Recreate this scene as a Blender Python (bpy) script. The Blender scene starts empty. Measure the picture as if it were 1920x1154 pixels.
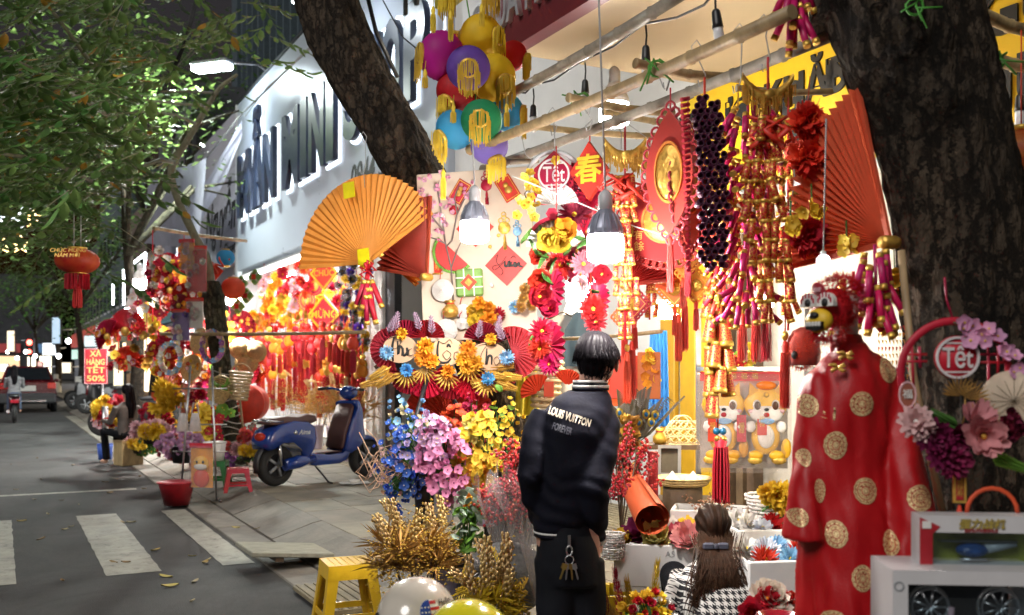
import bpy,bmesh,math,random
from math import sin,cos,pi,radians,sqrt,atan2
from mathutils import Vector,Matrix,Euler,noise
from mathutils.bvhtree import BVHTree
R_ = random.Random(11)
SC = bpy.context.scene
COL = SC.collection
# ---------------------------------------------------------------- camera, sky, exposure
F,HY,CZ = 1867.0,690.0,1.5
cam_d = bpy.data.cameras.new('camera'); cam = bpy.data.objects.new('camera',cam_d); COL.objects.link(cam)
cam.location = (0,0,CZ); cam.rotation_euler = (pi / 2,0,0)
cam_d.sensor_width = 36; cam_d.lens = 35; cam_d.shift_y = 113 / 1920; cam_d.clip_start = .05; cam_d.clip_end = 600
cam_d.dof.use_dof = True; cam_d.dof.focus_distance = 5.6; cam_d.dof.aperture_fstop = 2.8
SC.camera = cam
world = bpy.data.worlds.new('World'); SC.world = world; world.use_nodes = True
wn = world.node_tree.nodes; wl = world.node_tree.links; wn.clear()
wo = wn.new('ShaderNodeOutputWorld'); bg = wn.new('ShaderNodeBackground'); sk = wn.new('ShaderNodeTexSky')
sk.sky_type = 'NISHITA'; sk.sun_disc = False; sk.sun_elevation = radians(-3.0); sk.sun_rotation = radians(200)
bg.inputs['Strength'].default_value = 0.32
wl.new(sk.outputs[0],bg.inputs[0]); wl.new(bg.outputs[0],wo.inputs[0])
fill_sun_d = bpy.data.lights.new('fill_sun','SUN'); fill_sun_d.energy = 1.25; fill_sun_d.angle = radians(25); fill_sun_d.color = (1,.96,.92)  # no sun at night: added soft fill that acts as street lighting
fill_sun = bpy.data.objects.new('fill_sun',fill_sun_d); COL.objects.link(fill_sun); fill_sun.rotation_euler = Vector((.50,.62,-.60)).to_track_quat('-Z','Y').to_euler()
SC.view_settings.view_transform = 'Standard'; SC.view_settings.look = 'None'; SC.view_settings.gamma = 1
SC.view_settings.exposure = 0.6; SC.view_settings.use_curve_mapping = False
SC.cycles.use_denoising = True; SC.cycles.max_bounces = 6; SC.cycles.diffuse_bounces = 3; SC.cycles.glossy_bounces = 3
SC.cycles.transparent_max_bounces = 12; SC.cycles.transmission_bounces = 4
SC.cycles.sample_clamp_indirect = 3; SC.cycles.caustics_reflective = False; SC.cycles.caustics_refractive = False
# ---------------------------------------------------------------- coordinates
S = Vector((-.4573,.8893,0)); N = Vector((.8893,.4573,0)); YF = atan2(-.8893,.4573)
def W(px,py,d): return Vector(((px - 960) / F * d,d,CZ + (HY - py) / F * d))
def SN(s,n,z=0.0): return Vector((s * S.x + n * N.x,s * S.y + n * N.y,z))
def dN(px,n): return n / (N.x * (px - 960) / F + N.y)
def WN(px,py,n): return W(px,py,dN(px,n))
def sn(p): return p.dot(S),p.dot(N)
PAV = .15
# ---------------------------------------------------------------- mesh builder
class MB:
 def __init__(s): s.v = []; s.f = []; s.m = []; s.s = []
 def add(s,vs,fs,mi=0,M=None,sm=False):
  b = len(s.v)
  s.v += [tuple(M @ Vector(v)) for v in vs] if M is not None else [tuple(v) for v in vs]
  s.f += [tuple(i + b for i in f) for f in fs]; s.m += [mi] * len(fs); s.s += [sm] * len(fs)
  return s
 def box(s,c,z,mi=0,M=None,ch=0.0):
  x,y,h = z[0] / 2,z[1] / 2,z[2] / 2; cx,cy,cz = c
  if ch <= 0:
   vs = [(cx + a * x,cy + b * y,cz + d * h) for d in (-1,1) for a,b in ((-1,-1),(1,-1),(1,1),(-1,1))]
   fs = [(3,2,1,0),(4,5,6,7),(0,1,5,4),(1,2,6,5),(2,3,7,6),(3,0,4,7)]
   return s.add(vs,fs,mi,M)
  c_ = min(ch,x * .9,y * .9,h * .9)
  rings = []
  for zz,i in ((-h,c_),(-h + c_,0),(h - c_,0),(h,c_)):
   a,b = x - i,y - i; k = c_ if i == 0 else c_ * .6
   rings.append([(cx + p,cy + q,cz + zz) for p,q in ((-a + k,-b),(a - k,-b),(a,-b + k),(a,b - k),(a - k,b),(-a + k,b),(-a,b - k),(-a,-b + k))])
  vs = [p for r in rings for p in r]; fs = [tuple(range(7,-1,-1)),tuple(range(24,32))]
  for r in range(3):
   for i in range(8): fs.append((r * 8 + i,r * 8 + (i + 1) % 8,r * 8 + 8 + (i + 1) % 8,r * 8 + 8 + i))
  return s.add(vs,fs,mi,M)
 def tube(s,pts,r,n=6,mi=0,M=None,cap=True,sm=True,flat=1.0):
  pts = [Vector(p) for p in pts]; k = len(pts)
  rs = r if isinstance(r,(list,tuple)) else [r] * k
  vs = []; up = None
  for i,p in enumerate(pts):
   t = (pts[min(i + 1,k - 1)] - pts[max(i - 1,0)])
   t = t.normalized() if t.length > 1e-9 else Vector((0,0,1))
   if up is None: up = Vector((0,0,1)) if abs(t.z) < .9 else Vector((0,1,0))
   a = t.cross(up)
   if a.length < 1e-5: a = t.cross(Vector((1,.3,0)))
   a.normalize(); b = t.cross(a); up = a.cross(t)
   for j in range(n):
    q = 2 * pi * j / n; vs.append(p + a * (cos(q) * rs[i]) + b * (sin(q) * rs[i] * flat))
  fs = [(i * n + j,i * n + n + j,i * n + n + (j + 1) % n,i * n + (j + 1) % n) for i in range(k - 1) for j in range(n)]
  s.add(vs,fs,mi,M,sm)
  if cap and n > 2:
   b = len(s.v) - k * n
   s.f.append(tuple(b + j for j in range(n))); s.m.append(mi); s.s.append(False)
   s.f.append(tuple(b + (k - 1) * n + j for j in range(n - 1,-1,-1))); s.m.append(mi); s.s.append(False)
  return s
 def lathe(s,prof,n=16,mi=0,M=None,sm=True,cap=True,wob=None,a0=0,sc=(1,1)):
  k = len(prof); vs = []
  for i,(r,z) in enumerate(prof):
   for j in range(n):
    q = a0 + 2 * pi * j / n; rr = r * (1 + (wob(q,i) if wob else 0))
    vs.append((cos(q) * rr * sc[0],sin(q) * rr * sc[1],z))
  fs = [(i * n + j,i * n + (j + 1) % n,i * n + n + (j + 1) % n,i * n + n + j) for i in range(k - 1) for j in range(n)]
  if cap: fs += [tuple(range(n - 1,-1,-1)),tuple((k - 1) * n + j for j in range(n))]
  return s.add(vs,fs,mi,M,sm)
 def ell(s,c,r,nu=10,nv=6,mi=0,M=None):
  if not isinstance(r,(list,tuple)): r = (r,r,r)
  vs = [(c[0],c[1],c[2] - r[2])]
  for i in range(1,nv):
   t = -pi / 2 + pi * i / nv
   for j in range(nu):
    q = 2 * pi * j / nu; vs.append((c[0] + r[0] * cos(t) * cos(q),c[1] + r[1] * cos(t) * sin(q),c[2] + r[2] * sin(t)))
  vs.append((c[0],c[1],c[2] + r[2])); L = len(vs) - 1
  fs = [(0,1 + (j + 1) % nu,1 + j) for j in range(nu)]
  for i in range(nv - 2):
   for j in range(nu): fs.append((1 + i * nu + j,1 + i * nu + (j + 1) % nu,1 + (i + 1) * nu + (j + 1) % nu,1 + (i + 1) * nu + j))
  b = 1 + (nv - 2) * nu
  fs += [(b + j,b + (j + 1) % nu,L) for j in range(nu)]
  return s.add(vs,fs,mi,M,True)
 def prism(s,pts,y0,y1,mi=0,M=None,sm=False):      # outline in XZ, extruded along Y
  n = len(pts); vs = [(x,y0,z) for x,z in pts] + [(x,y1,z) for x,z in pts]
  fs = [tuple(range(n)),tuple(range(2 * n - 1,n - 1,-1))] + [(i,i + n,(i + 1) % n + n,(i + 1) % n) for i in range(n)]
  return s.add(vs,fs,mi,M)
 def ring(s,pts,pin,y0,y1,mi=0,M=None):            # closed band between two outlines in XZ
  n = len(pts); vs = [(x,y,z) for y in (y0,y1) for P in (pts,pin) for x,z in P]
  fs = []
  for i in range(n):
   j = (i + 1) % n
   fs += [(i,j,n + j,n + i),(2 * n + i,3 * n + i,3 * n + j,2 * n + j),(i,2 * n + i,2 * n + j,j),(n + i,n + j,3 * n + j,3 * n + i)]
  return s.add(vs,fs,mi,M)
 def grid(s,fn,nu,nv,mi=0,M=None,sm=True):
  vs = [fn(i / nu,j / nv) for j in range(nv + 1) for i in range(nu + 1)]
  fs = [(j * (nu + 1) + i,j * (nu + 1) + i + 1,(j + 1) * (nu + 1) + i + 1,(j + 1) * (nu + 1) + i) for j in range(nv) for i in range(nu)]
  return s.add(vs,fs,mi,M,sm)
 def mesh(s,name,mats):
  me = bpy.data.meshes.new(name); me.from_pydata(s.v,[],s.f)
  for m in (mats if isinstance(mats,(list,tuple)) else [mats]): me.materials.append(m)
  me.polygons.foreach_set('material_index',s.m); me.polygons.foreach_set('use_smooth',s.s); me.update()
  return me
def link(name,me,parent=None,loc=(0,0,0),rot=(0,0,0),sc=1):
 o = bpy.data.objects.new(name,me); COL.objects.link(o)
 if parent: o.parent = parent
 o.location = loc; o.rotation_euler = rot; o.scale = (sc,sc,sc) if not isinstance(sc,(tuple,list)) else sc
 return o
def part(name,mb,mats,parent,loc=(0,0,0),rot=(0,0,0),sc=1,kind=None):
 o = link(name,mb.mesh(name,mats) if isinstance(mb,MB) else mb,parent,loc,rot,sc)
 if kind: o['kind'] = kind
 return o
def tag(o,label,cat,group=None):
 o['label'] = label; o['category'] = cat
 if group: o['group'] = group
 return o
def thing(name,label,cat,loc=(0,0,0),rz=0,group=None,rot=None,sc=1):
 o = bpy.data.objects.new(name,None); COL.objects.link(o); o.empty_display_size = .1
 o.location = loc; o.rotation_euler = rot if rot else (0,0,rz); o.scale = (sc,sc,sc)
 return tag(o,label,cat,group)
def single(name,mb,mats,label,cat,loc=(0,0,0),rot=(0,0,0),group=None):
 return tag(part(name,mb,mats,None,loc,rot),label,cat,group)
KIDS = {}
def dup(root,loc,rz=None,label=None,group=None,sc=None,rot=None):
 def cp(o,par):
  c = o.copy(); COL.objects.link(c)
  if par: c.parent = par
  for ch in [x for x in bpy.data.objects if x.parent == o] if o.name not in KIDS else KIDS[o.name]: cp(ch,c)
  return c
 def reg(o):
  ch = [x for x in o.children]; KIDS[o.name] = ch
  for x in ch: reg(x)
 if root.name not in KIDS: reg(root)
 r = cp(root,None); r.location = loc
 if rz is not None: r.rotation_euler = (0,0,rz)
 if rot is not None: r.rotation_euler = rot
 if sc is not None: r.scale = (sc,sc,sc)
 if label: r['label'] = label
 if group: r['group'] = group
 return r
def struct(name,mb,mats,parent=None,loc=(0,0,0),rot=(0,0,0)):
 o = part(name,mb,mats,parent,loc,rot); o['kind'] = 'structure'; return o
# ---------------------------------------------------------------- materials
MATS = {}
def mat(name,col,rough=.55,metal=0.0,var=.18,scale=9.0,bump=0.0,bscale=60.0,emit=0.0,ecol=None,translucent=0.0,alpha=1.0,rnd=.12,coat=0.0,trans=0.0,sheen=0.0,col2=None,detail=4.0,stretch=None,spec=.5,bd=.01):
 if name in MATS: return MATS[name]
 m = bpy.data.materials.new(name); m.use_nodes = True; nt = m.node_tree; nd = nt.nodes; lk = nt.links
 b = nd['Principled BSDF']; out = nd['Material Output']
 tc = nd.new('ShaderNodeTexCoord'); vec = tc.outputs['Object']
 if stretch:
  mp = nd.new('ShaderNodeMapping'); mp.inputs['Scale'].default_value = stretch; lk.new(vec,mp.inputs[0]); vec = mp.outputs[0]
 nz = nd.new('ShaderNodeTexNoise'); nz.inputs['Scale'].default_value = scale; nz.inputs['Detail'].default_value = detail; nz.inputs['Roughness'].default_value = .65
 lk.new(vec,nz.inputs['Vector'])
 rp = nd.new('ShaderNodeValToRGB'); rp.color_ramp.elements[0].position = .3; rp.color_ramp.elements[1].position = .7
 c2 = col2 or tuple(min(1,c * (1 + var)) for c in col); c1 = tuple(c * (1 - var) for c in col)
 rp.color_ramp.elements[0].color = (*c1,1); rp.color_ramp.elements[1].color = (*c2,1); lk.new(nz.outputs['Fac'],rp.inputs[0])
 cs = rp.outputs[0]
 if rnd > 0:
  oi = nd.new('ShaderNodeObjectInfo'); mr = nd.new('ShaderNodeMapRange'); mr.inputs[3].default_value = 1 - rnd * 1.5; mr.inputs[4].default_value = 1 + rnd
  lk.new(oi.outputs['Random'],mr.inputs[0]); hs = nd.new('ShaderNodeHueSaturation'); lk.new(mr.outputs[0],hs.inputs['Value']); lk.new(cs,hs.inputs['Color'])
  m2 = nd.new('ShaderNodeMapRange'); m2.inputs[3].default_value = .5 - rnd * .08; m2.inputs[4].default_value = .5 + rnd * .08
  lk.new(oi.outputs['Random'],m2.inputs[0]); lk.new(m2.outputs[0],hs.inputs['Hue']); cs = hs.outputs[0]
 lk.new(cs,b.inputs['Base Color'])
 rr = nd.new('ShaderNodeMapRange'); rr.inputs[3].default_value = max(.03,rough - .1); rr.inputs[4].default_value = min(1,rough + .12)
 lk.new(nz.outputs['Fac'],rr.inputs[0]); lk.new(rr.outputs[0],b.inputs['Roughness'])
 b.inputs['Metallic'].default_value = metal; b.inputs['Alpha'].default_value = alpha; b.inputs['Coat Weight'].default_value = coat
 b.inputs['Transmission Weight'].default_value = trans; b.inputs['Sheen Weight'].default_value = sheen; b.inputs['Specular IOR Level'].default_value = spec
 if bump:
  n2 = nd.new('ShaderNodeTexNoise'); n2.inputs['Scale'].default_value = bscale; n2.inputs['Detail'].default_value = 5; lk.new(vec,n2.inputs['Vector'])
  bp = nd.new('ShaderNodeBump'); bp.inputs['Strength'].default_value = min(1,bump); bp.inputs['Distance'].default_value = bd * max(1,bump); lk.new(n2.outputs['Fac'],bp.inputs['Height']); lk.new(bp.outputs[0],b.inputs['Normal'])
 if emit:
  b.inputs['Emission Strength'].default_value = emit; b.inputs['Emission Color'].default_value = (*(ecol or col),1)
 if translucent:
  tr = nd.new('ShaderNodeBsdfTranslucent'); mx = nd.new('ShaderNodeMixShader'); mx.inputs[0].default_value = translucent
  lk.new(cs,tr.inputs[0]); lk.new(b.outputs[0],mx.inputs[1]); lk.new(tr.outputs[0],mx.inputs[2]); lk.new(mx.outputs[0],out.inputs[0])
 MATS[name] = m; return m
def nodes_of(m): return m.node_tree.nodes,m.node_tree.links,m.node_tree.nodes['Principled BSDF']
RED = mat('red_paper',(.62,.022,.018),.5,var=.2)
RED2 = mat('deep_red_paper',(.30,.010,.022),.5,var=.25)
CRIM = mat('crimson_paper',(.48,.010,.045),.5)
MAG = mat('magenta_foil',(.55,.012,.12),.4)
REDV = mat('red_velvet',(.42,.010,.010),.75,sheen=.4)
ORG = mat('orange_paper',(.86,.34,.06),.6,translucent=.25,var=.06)
REDF = mat('red_fan_paper',(.50,.045,.02),.6,translucent=.2,var=.1)
ORED = mat('orange_red_paper',(.75,.10,.03),.55,var=.1)
GOLD = mat('gold_foil',(.88,.52,.10),.32,.6,var=.25,scale=30,bump=.4,bscale=90)
GOLDP = mat('gold_print',(.84,.50,.10),.4,.45,var=.3,scale=60)
DGOLD = mat('dried_gold',(.58,.32,.09),.4,.5,var=.4,scale=25)
YEL = mat('yellow_paper',(.85,.52,.03),.5,translucent=.15)
YELF = mat('yellow_fringe',(.88,.62,.05),.6)
ORF = mat('orange_petal',(.88,.33,.02),.6,translucent=.2)
WHT = mat('white_paper',(.80,.78,.74),.6,var=.06)
CREAM = mat('cream_board',(.76,.64,.50),.7,var=.06)
PINK = mat('pink_petal',(.78,.28,.50),.6,translucent=.2)
LPINK = mat('pale_pink_petal',(.80,.50,.55),.6,translucent=.2)
VIOL = mat('violet_petal',(.45,.16,.55),.6,translucent=.2)
BLUEF = mat('blue_petal',(.06,.16,.62),.6,translucent=.15)
SKYF = mat('sky_blue_petal',(.28,.55,.85),.6,translucent=.15)
YELP = mat('yellow_petal',(.88,.60,.05),.6,translucent=.2)
REDP = mat('red_petal',(.50,.012,.018),.6,translucent=.15)
MAROON = mat('maroon_petal',(.16,.006,.03),.65)
GRN = mat('green_leaf',(.06,.17,.03),.5,translucent=.2)
LGRN = mat('light_green_leaf',(.20,.42,.06),.5,translucent=.25)
BLK = mat('black_plastic',(.015,.015,.017),.4,var=.2)
INK = mat('black_ink',(.012,.012,.012),.5,rnd=0)
GREY = mat('grey_plastic',(.30,.31,.33),.45)
STEEL = mat('steel',(.55,.56,.58),.3,1.0)
WIRE = mat('grey_wire',(.42,.42,.42),.5)
BAMB = mat('bamboo',(.40,.29,.15),.5,var=.3,scale=18,stretch=(1,1,.3))
DWOOD = mat('dark_wood',(.11,.07,.04),.6,var=.4,scale=6,bump=.3)
WICK = mat('wicker',(.55,.38,.17),.6,var=.3,scale=40)
FOAM = mat('white_foam',(.80,.80,.79),.75,var=.04,bump=.15,bscale=180)
SKIN = mat('skin',(.52,.30,.21),.5,var=.08)
HAIR = mat('black_hair',(.006,.005,.0065),.5,var=.3,scale=60,stretch=(1,1,.1),spec=.06)
def bulb_mat(name,col,e): return mat(name,(.9,.9,.9),emit=e,ecol=col,rnd=0)
BULBW = bulb_mat('lit_bulb_white',(1,.97,.98),26)
BULBY = bulb_mat('lit_bulb_warm',(1,.83,.55),22)
LEDW = bulb_mat('led_strip_white',(.86,.93,1),9)
LEDB = bulb_mat('led_backlight',(.80,.90,1),1.5)
def clear_plastic():
 m = bpy.data.materials.new('clear_plastic'); m.use_nodes = True; nd,lk,b = nodes_of(m)
 t = nd.new('ShaderNodeBsdfTransparent'); g = nd.new('ShaderNodeBsdfGlossy'); g.inputs['Roughness'].default_value = .12
 d = nd.new('ShaderNodeBsdfDiffuse'); d.inputs[0].default_value = (.85,.8,.8,1)
 lw = nd.new('ShaderNodeLayerWeight'); lw.inputs[0].default_value = .2; mx = nd.new('ShaderNodeMixShader'); m2 = nd.new('ShaderNodeMixShader'); m2.inputs[0].default_value = .11
 ns = nd.new('ShaderNodeTexNoise'); ns.inputs['Scale'].default_value = 22; bp = nd.new('ShaderNodeBump'); bp.inputs['Strength'].default_value = .8; bp.inputs['Distance'].default_value = .02
 lk.new(ns.outputs[0],bp.inputs['Height']); lk.new(bp.outputs[0],g.inputs['Normal']); lk.new(bp.outputs[0],lw.inputs['Normal'])
 lk.new(lw.outputs['Facing'],mx.inputs[0]); lk.new(t.outputs[0],mx.inputs[1]); lk.new(g.outputs[0],mx.inputs[2])
 lk.new(mx.outputs[0],m2.inputs[1]); lk.new(d.outputs[0],m2.inputs[2]); lk.new(m2.outputs[0],nd['Material Output'].inputs[0]); return m
PLAST = clear_plastic()
def glass_mat():
 m = bpy.data.materials.new('window_glass'); m.use_nodes = True; nd,lk,b = nodes_of(m)
 t = nd.new('ShaderNodeBsdfTransparent'); t.inputs[0].default_value = (.85,.92,.95,1); g = nd.new('ShaderNodeBsdfGlossy'); g.inputs['Roughness'].default_value = .04
 mx = nd.new('ShaderNodeMixShader'); mx.inputs[0].default_value = .14; lk.new(t.outputs[0],mx.inputs[1]); lk.new(g.outputs[0],mx.inputs[2]); lk.new(mx.outputs[0],nd['Material Output'].inputs[0]); return m
GLASS = glass_mat()
# ---------------------------------------------------------------- lettering
TM = {}
def tmesh(body,size,m,ext=.002,off=0.0,shear=0.0,align='CENTER',spacing=1.0,res=3):
 key = (body,round(size,4),m.name,ext,off,shear,align,spacing)
 if key in TM: return TM[key]
 cu = bpy.data.curves.new('lettering','FONT'); cu.body = body; cu.size = size; cu.extrude = ext; cu.offset = off * size; cu.shear = shear
 cu.align_x = align; cu.align_y = 'CENTER'; cu.space_character = spacing; cu.resolution_u = res; cu.space_line = .95
 o = bpy.data.objects.new('lettering',cu); COL.objects.link(o)
 dg = bpy.context.evaluated_depsgraph_get(); me = bpy.data.meshes.new_from_object(o.evaluated_get(dg)); bpy.data.objects.remove(o); bpy.data.curves.remove(cu)
 me.name = 'lettering'; me.transform(Matrix.Rotation(pi / 2,4,'X')); me.materials.clear(); me.materials.append(m); TM[key] = me
 return me
def text(body,size,m,parent,loc,rot=(0,0,0),name='lettering',fit=None,**k):
 me = tmesh(body,size,m,**k); o = link(name,me,parent,loc,rot)
 if fit:
  xs = [v.co.x for v in me.vertices]; zs = [v.co.z for v in me.vertices]
  o.scale = (fit[0] / max(1e-6,max(xs) - min(xs)),1,fit[1] / max(1e-6,max(zs) - min(zs)) if fit[1] else 1)
 return o
def brush(mb,strokes,sc,w,y=-.004,mi=0,ox=0,oz=0):   # calligraphy: tapering ink strokes in XZ, raised a little
 for st in strokes:
  P = [Vector((a * sc + ox,y,b * sc + oz)) for a,b in st]; Q = []
  for i in range(len(P) - 1):
   p0 = P[max(0,i - 1)]; p1 = P[i]; p2 = P[i + 1]; p3 = P[min(len(P) - 1,i + 2)]
   for t in (0,.25,.5,.75): Q.append(.5 * ((2 * p1) + (p2 - p0) * t + (2 * p0 - 5 * p1 + 4 * p2 - p3) * t * t + (3 * p1 - p0 - 3 * p2 + p3) * t ** 3))
  Q.append(P[-1]); n = len(Q)
  mb.tube(Q,[w * (.35 + .75 * abs(sin(pi * (.12 + .8 * i / n))) * (1 if i % 7 else .85)) for i in range(n)],6,mi,flat=.25)
# ---------------------------------------------------------------- evaluate voxel remesh: several closed shapes to one surface
def fuse(mb,voxel,mats,smooth=4,name='body',fn=None):
 me = mb.mesh(name,mats); o = bpy.data.objects.new(name,me); COL.objects.link(o)
 r = o.modifiers.new('r','REMESH'); r.mode = 'VOXEL'; r.voxel_size = voxel; r.use_smooth_shade = True
 if smooth: s = o.modifiers.new('s','SMOOTH'); s.factor = .6; s.iterations = smooth
 dg = bpy.context.evaluated_depsgraph_get(); out = bpy.data.meshes.new_from_object(o.evaluated_get(dg)); bpy.data.objects.remove(o); out.name = name
 if not out.materials: out.materials.append(mats if not isinstance(mats,(list,tuple)) else mats[0])
 if fn:
  for v in out.vertices: v.co = fn(v.co.copy(),v.normal.copy())
 out.polygons.foreach_set('use_smooth',[True] * len(out.polygons))
 return out
def project(me,bvh,origin,rot,lift=.003):     # lay a flat print on a curved surface (mesh in XZ, facing -Y of rot)
 R = rot.to_matrix() if isinstance(rot,Euler) else rot
 d = R @ Vector((0,1,0)); out = me.copy()
 for v in out.vertices:
  p = Vector(origin) + R @ Vector((v.co.x,0,v.co.z)); hit = bvh.ray_cast(p - d * .4,d,1.2)
  if not hit[0]: hit = bvh.find_nearest(p)
  q = hit[0] + (hit[1] * lift if hit[1].dot(d) < 0 else -d * lift)
  v.co = q
 return out
# ================================================================ SETTING: road, kerb, pavement, buildings
def asphalt():
 m = mat('asphalt',(.046,.047,.050),.78,var=.28,scale=1.3,bump=.9,bscale=130,rnd=0,detail=8)
 nd,lk,b = nodes_of(m)
 src = b.inputs['Base Color'].links[0].from_socket; vo = nd.new('ShaderNodeTexVoronoi'); vo.inputs['Scale'].default_value = 150
 tc = nd.new('ShaderNodeTexCoord'); lk.new(tc.outputs['Object'],vo.inputs['Vector'])
 rp = nd.new('ShaderNodeValToRGB'); rp.color_ramp.elements[0].position = .05; rp.color_ramp.elements[1].position = .35
 rp.color_ramp.elements[0].color = (2.6,2.5,2.4,1); rp.color_ramp.elements[1].color = (.85,.85,.85,1)
 mx = nd.new('ShaderNodeMix'); mx.data_type = 'RGBA'; mx.blend_type = 'MULTIPLY'; mx.inputs[0].default_value = 1
 lk.new(vo.outputs['Distance'],rp.inputs[0]); lk.new(src,mx.inputs[6]); lk.new(rp.outputs[0],mx.inputs[7]); lk.new(mx.outputs[2],b.inputs['Base Color'])
 return m
ASPH = asphalt()
PAINT = mat('worn_road_paint',(.33,.325,.28),.7,var=.3,scale=5,bump=.4,bscale=120,rnd=.04,col2=(.42,.41,.35),detail=8)
STONE = mat('pavement_stone',(.20,.175,.135),.7,var=.38,scale=2.6,detail=9,bump=.35,bscale=50,rnd=.14)
STONE2 = mat('ribbed_stone',(.23,.19,.12),.7,var=.35,scale=4,detail=9,bump=.35,bscale=50,rnd=.14)
KERB = mat('kerb_stone',(.18,.165,.14),.75,var=.4,scale=3,detail=9,bump=.4,bscale=40,rnd=.12)
GROUT = mat('grout',(.05,.047,.04),.9,var=.3)
def worn():
 nd,lk,b = nodes_of(PAINT); src = b.inputs['Base Color'].links[0].from_socket; tc = nd.new('ShaderNodeTexCoord'); n1 = nd.new('ShaderNodeTexNoise'); n1.inputs['Scale'].default_value = 7; n1.inputs['Detail'].default_value = 12; n1.inputs['Roughness'].default_value = .8
 lk.new(tc.outputs['Object'],n1.inputs['Vector']); rp = nd.new('ShaderNodeValToRGB'); rp.color_ramp.elements[0].position = .52; rp.color_ramp.elements[1].position = .66; mx = nd.new('ShaderNodeMix'); mx.data_type = 'RGBA'
 lk.new(n1.outputs[0],rp.inputs[0]); lk.new(rp.outputs[0],mx.inputs[0]); lk.new(src,mx.inputs[6]); mx.inputs[7].default_value = (.12,.12,.11,1); lk.new(mx.outputs[2],b.inputs['Base Color'])
 nd,lk,b = nodes_of(ASPH); src = b.inputs['Base Color'].links[0].from_socket; tc = nd.new('ShaderNodeTexCoord'); n1 = nd.new('ShaderNodeTexNoise'); n1.inputs['Scale'].default_value = .55; n1.inputs['Detail'].default_value = 10; n1.inputs['Roughness'].default_value = .7; n1.inputs['Distortion'].default_value = 1.2
 lk.new(tc.outputs['Object'],n1.inputs['Vector']); rp = nd.new('ShaderNodeValToRGB'); rp.color_ramp.elements[0].position = .36; rp.color_ramp.elements[1].position = .62; rp.color_ramp.elements[0].color = (.45,.45,.45,1); rp.color_ramp.elements[1].color = (1.25,1.2,1.15,1)
 mx = nd.new('ShaderNodeMix'); mx.data_type = 'RGBA'; mx.blend_type = 'MULTIPLY'; mx.inputs[0].default_value = 1; lk.new(n1.outputs[0],rp.inputs[0]); lk.new(src,mx.inputs[6]); lk.new(rp.outputs[0],mx.inputs[7]); lk.new(mx.outputs[2],b.inputs['Base Color'])
worn()
def sheet(s0,s1,n0,n1,z): mb = MB(); mb.add([(-s1,n0,z),(-s0,n0,z),(-s0,n1,z),(-s1,n1,z)],[(0,1,2,3)]); return mb
struct('ground',sheet(-60,400,-200,200,-.02),mat('dark_ground',(.04,.04,.04),.9),rot=(0,0,YF))
struct('road',sheet(-12,260,-16,1.77,0),ASPH,rot=(0,0,YF))
# painted marks
mk = []
for i,(n0,n1) in enumerate(((1.5,1.74),(.68,1.06),(-.28,.10),(-1.24,-.86),(-2.2,-1.82))):
 pts = []
 mb = MB(); k = 10
 s0,s1 = 7.7,10.95
 mb.grid(lambda u,v: (-(s1 + (s0 - s1) * u) + .012 * noise.noise((u * 9,v * 7,i * 3)),n0 + (n1 - n0) * v + .012 * noise.noise((u * 17,v * 5,i + 9)),.004),24,6)
 struct('crosswalk_stripe',mb,PAINT,rot=(0,0,YF))
struct('stop_line',sheet(13.0,13.14,-6,1.5,.004),PAINT,rot=(0,0,YF))
struct('gutter_bed',sheet(-8,120,1.76,2.12,.002),GROUT,rot=(0,0,YF))
gut = MB(); gut.box((0,0,.006),(.99,.29,.02),ch=.008); gm = gut.mesh('gutter_slab',KERB)
kb = MB()
kb.prism([(0,-.05),(0,.02),(.36,.135),(.44,.15),(.44,-.05)],-.395,.395); km = kb.mesh('kerb_stone',KERB)
km.transform(Matrix(((0,1,0,0),(1,0,0,0),(0,0,1,0),(0,0,0,1)))); km.flip_normals()
gr = struct('gutter',MB().box((0,0,-.06),(.1,.1,.05)),GROUT,loc=SN(5,1.93),rot=(0,0,YF))
kr = struct('kerb',MB().box((0,0.2,-.08),(.1,.1,.05)),GROUT,loc=SN(5,2.09),rot=(0,0,YF))
for i in range(32): part('gutter_slab',gm,None,gr,(-i * 1.0 + 3,0,R_.uniform(-.003,.003)),(R_.uniform(-.008,.008),R_.uniform(-.004,.004),0))
for i in range(56):
 if i == 4: continue
 part('kerb_stone',km,None,kr,(-i * .8 + 3.2,0,R_.uniform(-.004,.004)),(0,0,R_.uniform(-.006,.006)))
pv = struct('pavement',sheet(-10,130,2.5,5.6,PAV - .02),GROUT,rot=(0,0,YF))
def tile(w,d,rib=False):
 mb = MB(); mb.box((0,0,-.02),(w - .008,d - .008,.036),ch=.004)
 if rib:
  k = 5
  for j in range(k): mb.box((0,-d / 2 + d * (j + .5) / k,.001),(w - .03,d / k * .55,.012),ch=.004)
 return mb.mesh('paving_tile',STONE2 if rib else STONE)
TA,TB,TC = tile(.8,.5),tile(.4,.4),tile(.4,.4,True)
def lay(me,n0,w,d,s0,s1):
 k = int((s1 - s0) / w)
 for i in range(k):
  part('paving_tile',me,None,pv,(-(s0 + (i + .5) * w),n0 + d / 2,PAV + R_.uniform(-.003,.003)),(R_.uniform(-.006,.006),R_.uniform(-.006,.006),R_.choice((0,0,pi)) if me is not TC else 0))
lay(TA,2.54,.8,.5,2.8,24); lay(TC,3.04,.4,.4,3.2,8.2); lay(TB,3.04,.4,.4,8.2,18); lay(TB,3.44,.4,.4,3.2,18); lay(TB,3.84,.4,.4,3.2,18)
lay(TC,4.24,.4,.4,4.0,17); lay(TC,4.64,.4,.4,4.0,17); lay(TC,5.04,.4,.4,4.0,17)
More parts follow.
